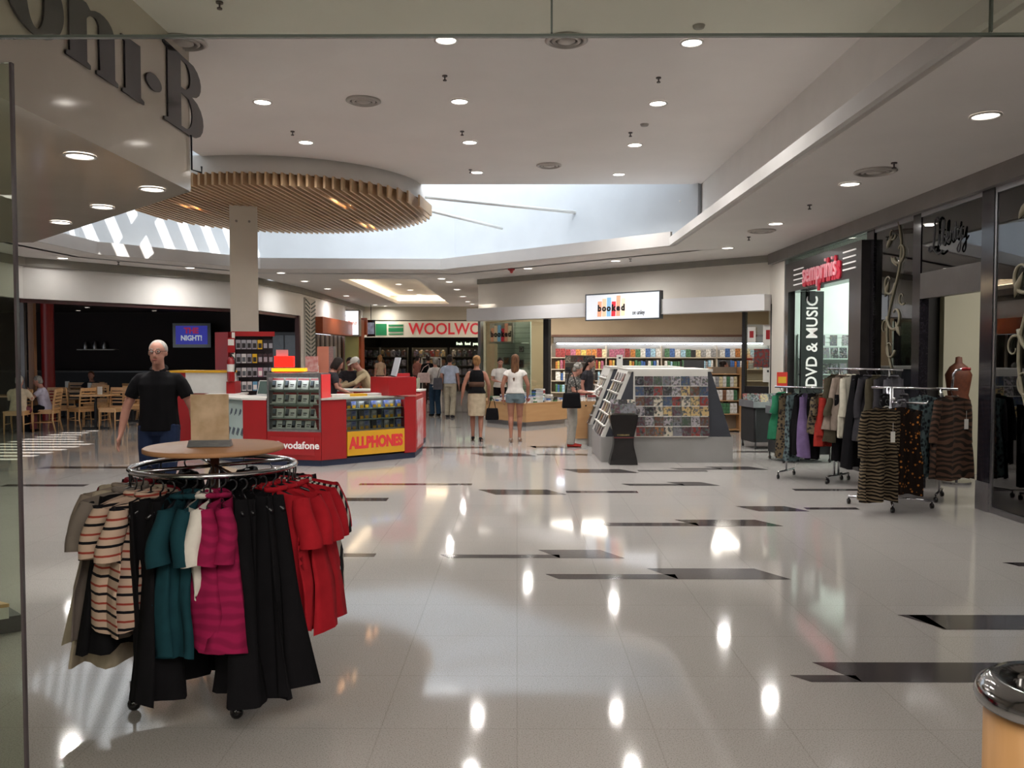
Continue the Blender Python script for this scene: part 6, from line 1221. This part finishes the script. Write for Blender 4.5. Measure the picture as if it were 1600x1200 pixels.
def person(label, loc, rz, H=1.65, lean=0, arms=None, head=(0, 0), sit=False, stride=.0, top=None, sleeve='short', bottom=None, bm_=None, hair='brown', style='short', skin=SKIN, shoe=None, face=False, vox=.013, fem=False, glasses=False, cap=None, band=None, shoem='black', group=None, hem=.93, turn=0):
    s = H / 1.75; t = thing('person', label, 'person', loc, rz, group)
    lr = math.radians(lean); HZ = .93 if not sit else .50
    def U(x, y, z):          # a point of the upper body, leant forward about the hips
        dz = z - .93; return Vector((x, y * math.cos(lr) - dz * math.sin(lr), HZ + dz * math.cos(lr) - 0 * y))
    k = .9 if fem else 1.0
    S_ = lambda v: Vector(v) * s
    legs = []
    for sd in (-1, 1):
        hx = sd * .095 * (1.0 if not fem else .95); st = sd * stride
        if sit: J = [(hx, 0, HZ + .02), (hx * 1.3, -.43, .50), (hx * 1.3, -.40, .09), (hx * 1.3, -.56, .035)]
        else: J = [(hx, 0, .92), (hx * .95, -.03 - .5 * max(0, st) + .1 * min(0, st) * -1, .49), (hx * .9, -st * .9 + .02, .09), (hx * 1.0, -st * .9 - .14, .03)]
        legs.append([Vector(j) for j in J])
    ar = []
    for i, sd in enumerate((-1, 1)):
        sh = U(sd * .18 * k, .01, 1.385)
        a_ = arms[i] if arms and arms[i] else None
        if a_: el, wr_ = Vector(a_[0]), Vector(a_[1])
        else: el, wr_ = U(sd * .235 * k, .03, 1.13), U(sd * .25 * k, -.04, .87)
        ar.append((sh, el, wr_))
    hp = Matrix.Rotation(math.radians(head[1]), 3, 'Z') @ Matrix.Rotation(math.radians(head[0]) + lr * .6, 3, 'X')
    neck0 = U(0, .01, 1.44); neck1 = neck0 + Matrix.Rotation(lr * .8, 3, 'X') @ Vector((0, -.015, .075)); hc = neck1 + hp @ Vector((0, -.012, .10))
    hw = lambda x, y, z: hc + hp @ Vector((x, y, z))
    tor = [(U(0, 0, .86), .15 if not fem else .155, .10), (U(0, 0, .95), .16 if not fem else .165, .112), (U(0, -.005, 1.07), .145 * k * (1 if not fem else .92), .10), (U(0, -.01, 1.2), .155 * k, .11), (U(0, -.005, 1.32), .17 * k, .11), (U(0, .005, 1.385), .158 * k, .09), (U(0, .01, 1.425), .115 * k, .07), (U(0, .01, 1.465), .062, .055)]
    def scaled(sec, g=0.0): return [(Vector(c) * s, (a_ + g) * s, (d_ + g) * s) for c, a_, d_ in sec]
    b = MB(); chain(b, scaled(tor))
    chain(b, scaled([(neck0 - Vector((0, 0, .03)), .06, .058), (neck1, .053, .055), (hc, .05, .05)]))
    for L_ in legs:
        h_, kn, an_, to = L_; mid = kn.lerp(an_, .3) + Vector((0, .015, 0)); tk = 1.0
        chain(b, scaled([(h_, .088, .095), (h_.lerp(kn, .35), .08, .085), (kn, .056, .06), (mid, .053, .06), (kn.lerp(an_, .75), .036, .04), (an_, .034, .04), (an_ - Vector((0, 0, .04)), .034, .042)]))
        chain(b, scaled([(an_ + Vector((0, .05, -.045)), .03, .03), (an_ + Vector((0, -.02, -.05)), .036, .035), (to + Vector((0, .04, .0)), .042, .024), (to + Vector((0, -.03, 0)), .032, .016)]), R=(1, 0, 0))
    for sh, el, wr_ in ar:
        chain(b, scaled([(sh - Vector((sh.x * .3, 0, .01)), .04, .05), (sh - Vector((sh.x * .06, 0, .015)), .046, .052), (sh + Vector((sh.x * .05, 0, -.05)), .05, .054), (sh.lerp(el, .5), .046, .048), (el, .038, .04), (el.lerp(wr_, .3), .038, .04), (el.lerp(wr_, .8), .027, .029), (wr_, .026, .022)]), R=(0, 1, 0))
        d_ = (wr_ - el).normalized(); side = Vector((0, -1, 0)) - d_ * Vector((0, -1, 0)).dot(d_); side = side.normalized() if side.length > .3 else Vector((1, 0, 0)); nrm = d_.cross(side)
        chain(b, scaled([(wr_ - d_ * .01, .026, .018), (wr_ + d_ * .04, .038, .016), (wr_ + d_ * .085, .04, .014), (wr_ + d_ * .1, .036, .012)]), R=tuple(side))
        inw = Vector((-1 if sh.x > 0 else 1, 0, 0)); inw = (inw - d_ * inw.dot(d_)) * .35
        for fi, (o_, ln) in enumerate(((.028, .068), (.010, .078), (-.008, .072), (-.026, .056))):
            f0 = wr_ + d_ * .09 + side * o_; f1 = f0 + d_ * ln * .5 + inw * ln * .25; f2 = f1 + (d_ + inw * 1.6).normalized() * ln * .5
            chain(b, scaled([(f0, .010, .010), (f1, .009, .009), (f2, .0075, .0075)]), n=8)
        t0 = wr_ + d_ * .03 + side * .025; t1 = t0 + (d_ + side * .9).normalized() * .04; t2 = t1 + (d_ + inw).normalized() * .03
        chain(b, scaled([(t0, .014, .013), (t1, .011, .011), (t2, .009, .009)]), n=8)
    Mh = hp
    b.ball(hc * s + hp @ Vector((0, .008, .03)) * s, Vector((.077, .092, .090)) * s, 18, 0, Mh); b.ball(hw(0, -.022, -.035) * s, Vector((.061, .066, .078)) * s, 16, 0, Mh)
    b.ball(hw(0, -.062, -.085) * s, Vector((.026, .024, .02)) * s, 10, 0, Mh)
    chain(b, scaled([(hw(0, -.085, .022), .009, .012), (hw(0, -.099, -.005), .012, .014), (hw(0, -.104, -.022), .017, .013), (hw(0, -.092, -.032), .013, .01)]), n=10)
    for sd in (-1, 1): b.ball(hw(sd * .077, .01, .0) * s, Vector((.010, .018, .03)) * s, 10, 0, Mh)
    body = remesh(b, 'body', skin, t, vox * s, 3)
    if face:
        for sd in (-1, 1):
            b = MB(); b.ball(hw(sd * .03, -.082, .018) * s, Vector((.0125, .010, .008)) * s, 10, 0, Mh); e_ = b.build('eye', PAPER, body); q = MB(); q.ball(hw(sd * .03, -.089, .018) * s, Vector((.0055, .005, .006)) * s, 8, 0, Mh); q.build('pupil', EYE, e_) if False else None
            q = MB(); q.ball(hw(sd * .03, -.089, .018) * s, Vector((.006, .005, .006)) * s, 8, 0, Mh); q.build('iris', EYE, body)
            q = MB(); q.tube([hw(sd * .015, -.09, .040) * s, hw(sd * .032, -.09, .046) * s, hw(sd * .048, -.078, .038) * s], .0042 * s, 6); q.build('eyebrow', HAIR[hair], body)
        q = MB(); q.tube([hw(-.024, -.082, -.054) * s, hw(0, -.092, -.056) * s, hw(.024, -.082, -.054) * s], [.003 * s, .006 * s, .003 * s], 8); q.build('mouth', LIP, body)
    if glasses:
        q = MB()
        for sd in (-1, 1): q.tube([hw(sd * .031 + .023 * math.cos(a), -.104, .016 + .018 * math.sin(a)) * s for a in [2 * PI * i / 14 for i in range(14)]], .0022 * s, 5, closed=True); q.tube([hw(sd * .054, -.10, .02) * s, hw(sd * .082, 0, .02) * s], .002 * s, 5)
        q.tube([hw(-.008, -.105, .02) * s, hw(.008, -.105, .02) * s], .002 * s, 5); q.build('glasses', BLACKM, t)
    # hair
    if style != 'none':
        b = MB(); hr = HAIR[hair]
        if style == 'crop': b.ball(hw(0, .024, .040) * s, Vector((.083, .094, .090)) * s, 18, 0, Mh)
        else: b.ball(hw(0, .022, .042) * s, Vector((.084, .094, .092)) * s, 18, 0, Mh); b.ball(hw(0, .045, -.01) * s, Vector((.080, .065, .085)) * s, 16, 0, Mh)
        if style == 'bun': b.ball(hw(0, .10, .07) * s, (.045 * s, .04 * s, .045 * s), 12)
        if style == 'curly':
            rn = random.Random(5)
            for i in range(26):
                a_, c_ = rn.uniform(-.3, PI + .3), rn.uniform(-.3, 1.4); b.ball(hw(.082 * math.cos(a_) * math.cos(c_), .02 + .085 * math.sin(a_) * math.cos(c_), .04 + .085 * math.sin(c_)) * s, .028 * s, 8)
        if style == 'bob':
            for sd in (-1, 1): chain(b, scaled([(hw(sd * .062, .02, .04), .03, .05), (hw(sd * .075, .015, -.03), .026, .05), (hw(sd * .07, .01, -.11), .018, .04)]))
            chain(b, scaled([(hw(0, .07, .03), .075, .04), (hw(0, .075, -.06), .075, .035), (hw(0, .07, -.13), .06, .025)]))
        if style == 'long': chain(b, scaled([(hw(0, .06, .03), .078, .045), (hw(0, .075, -.06), .082, .04), (hw(0, .085, -.17), .085, .03), (hw(.01, .10, -.27), .06, .026), (hw(.02, .115, -.36), .035, .02), (hw(.02, .12, -.42), .012, .01)]))
        remesh(b, 'hair', hr, t, .011 * s, 2)
    if cap:
        b = MB(); b.ball(hw(0, .012, .065) * s, Vector((.092, .104, .075)) * s, 16, 0, Mh); chain(b, scaled([(hw(0, -.06, .055), .075, .012), (hw(0, -.12, .045), .07, .010), (hw(0, -.165, .035), .045, .008)])); remesh(b, 'cap', FB[cap], t, .010 * s, 2)
    # top
    if top:
        b = MB(); g = .014
        if hem < .9: ts = [(U(0, 0, hem), tor[0][1] + .012, tor[0][2] + .012)] + tor[0:]
        else: ts = [(U(0, 0, hem), tor[1][1] + .004, tor[1][2] + .004)] + tor[2:]
        chain(b, scaled([(c1_, a1_ + (.016 if ii_ < 2 else 0), d1_ + (.016 if ii_ < 2 else 0)) for ii_, (c1_, a1_, d1_) in enumerate(ts[:-1])] + [(U(0, .012, 1.45), .07, .06)], g))
        if glasses: cb_ = MB(); cb_.tube([U(.068 * math.sin(a), .012 - .062 * math.cos(a), 1.475 - .028 * math.cos(a)) * s for a in [.35 + 5.58 * i / 16 for i in range(17)]], .014 * s, 8); cb_.build('collar', top, t)
        if sleeve != 'none':
            for sh, el, wr_ in ar:
                ex = {'short': .62, 'cap': .3, 'long': 1}[sleeve]; e1 = sh.lerp(el, ex)
                sec = [(sh - Vector((sh.x * .35, 0, .005)), .045, .055), (sh - Vector((sh.x * .1, 0, .008)), .052, .058), (sh + Vector((sh.x * .06, 0, -.045)), .058, .062), (e1, .056, .058)]
                if sleeve == 'long': sec = sec[:3] + [(sh.lerp(el, .6), .055, .057), (el, .048, .05), (wr_, .034, .032)]
                elif ex > .5: sec.insert(3, (sh.lerp(el, ex * .55), .058, .06))
                chain(b, scaled(sec, .004), R=(0, 1, 0))
        remesh(b, {'none': 'sleeveless_top'}.get(sleeve, 'shirt'), top, t, vox * s * .95, 2)
    if band:
        b = MB(); chain(b, scaled([(U(0, 0, 1.10), .14, .105), (U(0, -.005, 1.2), .148, .115)], .018)); b.build('sheer_band', band, t)
    if bottom == 'trousers':
        b = MB(); g = .016
        for L_ in legs:
            h_, kn, an_, to = L_; chain(b, scaled([(h_ + Vector((0, 0, .03)), .085, .098), (h_.lerp(kn, .4), .086, .092), (kn, .068, .072), (kn.lerp(an_, .5), .066, .070), (an_ - Vector((0, 0, .03)), .064, .072)], .01))
        chain(b, scaled([(U(0, 0, .86) if not sit else Vector((0, 0, HZ - .05)), .155, .115), (U(0, 0, .95), .158, .115), (U(0, 0, 1.02), .142, .102)], .012)); remesh(b, 'trousers', bm_, t, vox * s, 2)
    elif bottom == 'shorts':
        b = MB()
        for L_ in legs: chain(b, scaled([(L_[0] + Vector((0, 0, .02)), .092, .102), (L_[0].lerp(L_[1], .22), .098, .105), (L_[0].lerp(L_[1], .32), .10, .106)], .008))
        chain(b, scaled([(U(0, 0, .85), .158, .115), (U(0, 0, .95), .158, .115), (U(0, 0, 1.02), .140, .10)], .014)); remesh(b, 'shorts', bm_, t, vox * s, 2)
    elif bottom == 'skirt':
        b = MB(); chain(b, scaled([(U(0, 0, 1.04), .138, .10), (U(0, 0, .93), .168, .122), (Vector((0, 0, .75)), .172, .125), (Vector((0, -.01, .52)), .165, .13)], .014)); remesh(b, 'skirt', bm_, t, vox * s, 2)
    if shoe:
        for L_ in legs:
            an_, to = L_[2], L_[3]; b = MB()
            if shoe == 'heel':
                chain(b, scaled([(an_ + Vector((0, .045, -.02)), .03, .035), (an_ + Vector((0, -.03, -.045)), .04, .03), (to + Vector((0, .02, -.002)), .045, .022), (to + Vector((0, -.045, -.005)), .03, .012)])); chain(b, scaled([(an_ + Vector((0, .055, -.03)), .022, .022), (an_ + Vector((0, .065, -.088)), .012, .012)]))
            else: chain(b, scaled([(an_ + Vector((0, .065, -.052)), .038, .036), (an_ + Vector((0, -.02, -.05)), .044, .04), (to + Vector((0, .03, -.0)), .048, .028), (to + Vector((0, -.06, -.004)), .034, .018)]))
            remesh(b, 'shoe', FB[shoem], t, .011 * s, 2)
    return t
# a lowest point check: soles rest at z=0 within a centimetre
DEN = fab('denim', '#1d2740', '#242f4a'); DENL = fab('light_denim', '#5c6a70', '#6a787e'); KH = fab('khaki_cream', '#a39a88'); SK = fab('skirt_beige', '#a2957f'); LG = fab('light_grey', '#8f8b84')
LBL = fab('pale_blue', '#a9b2c4'); WT = fab('white_tee', '#c4bfba'); BLK = FB['black']; BEI = fab('beige_shirt', '#a8987a'); LIL = fab('lilac_grey', '#a8a2b2'); CRM = fab('cream_top', '#b8a890')
def gp(px, py): p = onz(px, py); return (p.x, p.y, 0)
px_, py_ = 248, 0
pm = ony(248, 600, 7.9)
person('man with white hair and glasses in a black polo shirt and jeans, walking towards us', (pm.x, 7.9, 0), .12, 1.785, arms=[((-.30, .02, 1.10), (-.33, -.06, .86)), ((.30, .02, 1.10), (.35, -.06, .86))], top=BLK, bottom='trousers', bm_=DEN, hair='white', style='crop', skin=SKIN, shoe='flat', face=True, vox=.0095, glasses=True, stride=.12, hem=.90)
q = onz(745, 689)
person('woman with a blond bun in a black sleeveless top and beige skirt, walking away', (q.x, q.y, 0), PI, 1.62, fem=True, arms=[((.0, 0, 0), (0, 0, 0)), None][1:] + [None] and [((-.25, .03, 1.13), (-.24, -.06, .88)), ((.26, .03, 1.12), (.30, .02, .87))], top=BLK, sleeve='none', bottom='skirt', bm_=SK, hair='blond', style='bun', skin=SKT, shoe='heel', band=fab('sheer_tan', '#4a362c'), stride=.1, hem=.97)
q2 = onz(765, 672); 
def bag(name, label, loc, w_, d_, h_, m_, strap, rz=0):
    b = MB(); b.hexa([(-w_ * .5, -d_ * .5, 0), (w_ * .5, -d_ * .5, 0), (w_ * .5, d_ * .5, 0), (-w_ * .5, d_ * .5, 0)], [(-w_ * .42, -d_ * .3, h_), (w_ * .42, -d_ * .3, h_), (w_ * .42, d_ * .3, h_), (-w_ * .42, d_ * .3, h_)])
    o = remesh(b, name, m_, None, .02, 4); o.location = loc; o.rotation_euler.z = rz; o['label'] = label; o['category'] = 'bag'
    q_ = MB(); q_.tube([Vector(v) for v in strap], .008, 6); q_.build('strap', m_, o); return o
bag('handbag', 'black handbag hanging from the right hand of the woman in the beige skirt', (q.x + .29, q.y - .0, .40), .26, .12, .22, FB['black'], [(-.07, 0, .2), (-.03, 0, .38), (0, 0, .41), (.03, 0, .38), (.07, 0, .2)])
q = onz(805, 690)
person('young woman with long brown hair in a white tee and denim shorts, walking away', (q.x, q.y, 0), PI - .05, 1.64, fem=True, arms=[((-.26, .04, 1.12), (-.24, -.08, .88)), ((.25, .05, 1.12), (.24, 0, .87))], top=WT, sleeve='cap', bottom='shorts', bm_=DENL, hair='brown', style='long', skin=SKT, shoe='heel', shoem='taupe', stride=-.08, hem=.96)
q = onz(893, 698)
person('older woman with curly grey hair and patterned blouse reading a leaflet, seen side-on', (q.x, q.y, 0), PI / 2 - .15, 1.5, fem=True, lean=6, head=(28, 0), arms=[((-.2, -.05, 1.15), (-.12, -.30, 1.12)), ((.22, -.06, 1.15), (.10, -.33, 1.12))], top=FB['grey floral'], bottom='trousers', bm_=LG, hair='grey', style='curly', shoe='flat', shoem='coral red', hem=.84)
b = MB(); b.box(-.1, .1, -.002, .002, 0, .14); o = b.build('leaflet', PAPER, loc=(q.x + .42, q.y - .02, 1.0), label='open leaflet in the hands of the older woman', category='paper'); o.rotation_euler = (.9, 0, PI / 2)
bag('shoulder_bag', 'black shoulder bag hanging at the hip of the older woman', (q.x - .02, q.y - .27, .70), .34, .11, .27, FB['black'], [(-.1, 0, .26), (-.06, .06, .5), (-.03, .17, .60), (.02, .22, .62), (.06, .06, .5), (.1, 0, .26)])
q = ony(935, 600, 16.6)
person('dark haired woman in a dark tee behind the near magazine rack, looking down', (q.x - .2, 17.0, 0), PI / 2 - .5, 1.58, fem=True, lean=4, head=(20, 0), top=FB['charcoal'], bottom='trousers', bm_=BLK, hair='dark', style='long', shoe='flat')
q = ony(777, 600, 21.9)
person('bookshop worker in a white tee with dark hair tied up, looking down at books', (-.42, 20.42, 0), .1, 1.56, fem=True, lean=6, head=(22, 0), arms=[((-.22, -.05, 1.12), (-.06, -.26, 1.08)), ((.22, -.05, 1.12), (.08, -.28, 1.05))], top=WT, bottom='trousers', bm_=BLK, hair='dark', style='bun', shoe='flat', face=True)
q = onz(1137, 672)
person('woman with dark tied hair, white tee and black trousers by the end bookcase', (q.x - .1, q.y, 0), PI / 2 + .1, 1.5, fem=True, arms=[((-.2, .06, 1.14), (-.17, -.12, .96)), ((.2, .06, 1.14), (.17, -.12, .96))], top=WT, bottom='trousers', bm_=BLK, hair='dark', style='bun', shoe='flat', stride=.08, hem=.92)
q = onz(703, 652)
person('man in pale blue shirt and cream trousers with grey shoulder bag, back to us', (q.x, q.y, 0), PI - .1, 1.62, top=LBL, sleeve='short', bottom='trousers', bm_=KH, hair='dark', style='short', shoe='flat', shoem='charcoal', stride=.1, hem=.94)
bag('shoulder_bag', 'grey shoulder bag at the left side of the man in the pale blue shirt', (q.x - .30, q.y - .06, .72), .26, .12, .3, FB['grey'], [(-.02, 0, .28), (.03, .0, .5), (.14, -.02, .66), (.22, .08, .68), (.12, .1, .5), (.03, .02, .28)])
q = onz(683, 651)
person('woman in a white top and blue jeans beside the man in the pale blue shirt', (q.x - .07, q.y + .25, 0), PI + .5, 1.55, fem=True, arms=[None, ((.24, -.02, 1.14), (.2, -.2, 1.0))], top=WT, bottom='trousers', bm_=fab('jeans_blue', '#26394c'), hair='grey', style='short', shoe='flat', stride=.06, hem=.86)
bag('shoulder_bag', 'pale pink shoulder bag carried by the woman in the white top and jeans', (q.x - .36, q.y + .12, .88), .36, .14, .26, fab('pink_bag', '#b8a09a'), [(-.08, 0, .25), (.0, .02, .4), (.12, .06, .48), (.14, .08, .4), (.1, 0, .25)])
q = onz(669, 628)
person('far person in dark clothes standing before the supermarket entrance', (q.x, q.y, 0), PI, 1.6, top=BLK, sleeve='long', bottom='trousers', bm_=fab('brown_dark', '#3a2a28'), hair='dark', style='short', shoe='flat', vox=.02)
q = onz(594, 624)
person('far shopper with fair hair in a beige top before the supermarket', (q.x, q.y, 0), PI + .6, 1.6, fem=True, top=fab('beige_blur', '#9a8470'), bottom='trousers', bm_=FB['charcoal'], hair='blond', style='bob', shoe='flat', vox=.02)
q = onz(653, 624)
person('far shopper in a pink brown top near the security gate frame', (q.x, q.y, 0), PI - .6, 1.58, fem=True, top=fab('rose_brown', '#7a5048'), bottom='trousers', bm_=FB['charcoal'], hair='dark', style='short', shoe='flat', vox=.02)
person('kiosk worker with dark bobbed hair leaning over the counter to the right', (ony(512, 600, 14.0).x, 14.0, 0), PI / 2 + .35, 1.62, fem=True, lean=12, head=(25, 0), arms=[((-.2, -.14, 1.16), (-.05, -.36, 1.06)), ((.2, -.16, 1.16), (.05, -.38, 1.06))], top=FB['charcoal'], bottom='trousers', bm_=BLK, hair='dark', style='bob', shoe='flat')
person('man in a white cap and beige shirt leaning on the far kiosk counter', (ony(580, 600, 16.5).x, 16.62, 0), -PI / 2 + .55, 1.68, lean=32, head=(8, 0), arms=[((-.24, -.46, 1.12), (-.12, -.66, 1.03)), ((.24, -.46, 1.12), (.08, -.68, 1.03))], top=BEI, sleeve='long', bottom='trousers', bm_=FB['charcoal'], hair='grey', style='crop', shoe='flat', cap='white')
person('person in a dark top leaning on the far kiosk counter left of the capped man', (ony(545, 600, 16.5).x, 16.75, 0), .1, 1.62, lean=20, head=(12, 0), arms=[((-.24, -.3, 1.14), (-.12, -.5, 1.04)), ((.24, -.3, 1.14), (.1, -.5, 1.04))], top=FB['charcoal'], bottom='trousers', bm_=BLK, hair='dark', style='short', shoe='flat', face=True)
c_ = CH_T.location
person('person with white hair and cream top seated at the left café table, back to us', (c_.x + .0, c_.y + .02, -.0), PI - .1 + .17, 1.6, sit=True, lean=8, arms=[((-.25, -.12, .78), (-.14, -.36, .80)), ((.25, -.12, .78), (.14, -.36, .80))], top=CRM, sleeve='long', bottom='trousers', bm_=fab('rose_trousers', '#6a3a40'), hair='white', style='short', shoe='flat', hem=.9)
cc = [o for o in bpy.data.objects if o.name.startswith('cafe_chair') and o.parent is None]; cc.sort(key=lambda o: o.name)
c_ = cc[1].location
person('person with grey hair in a lilac tee seated side-on at the left café table', (c_.x + .02, c_.y, 0), -1.25, 1.6, sit=True, lean=12, head=(15, 0), arms=[((-.22, -.25, .78), (-.06, -.36, .86)), ((.22, -.25, .78), (.06, -.36, .95))], top=LIL, bottom='trousers', bm_=BLK, hair='grey', style='short', shoe='flat', hem=.9)
p = ony(132, 600, 21.0)
person('person with brown hair seated deep in the café facing us', (p.x, 21.4, 0), .2, 1.6, sit=True, lean=10, arms=[((-.25, -.12, .78), (-.1, -.36, .80)), ((.25, -.12, .78), (.1, -.36, .80))], top=FB['charcoal'], bottom='trousers', bm_=BLK, hair='brown', style='short', shoe='flat', hem=.9)
o = dup(CH_T, (p.x, 21.42, 0), .2 , 'light timber café chair under the person seated deep in the café', 'café chairs')
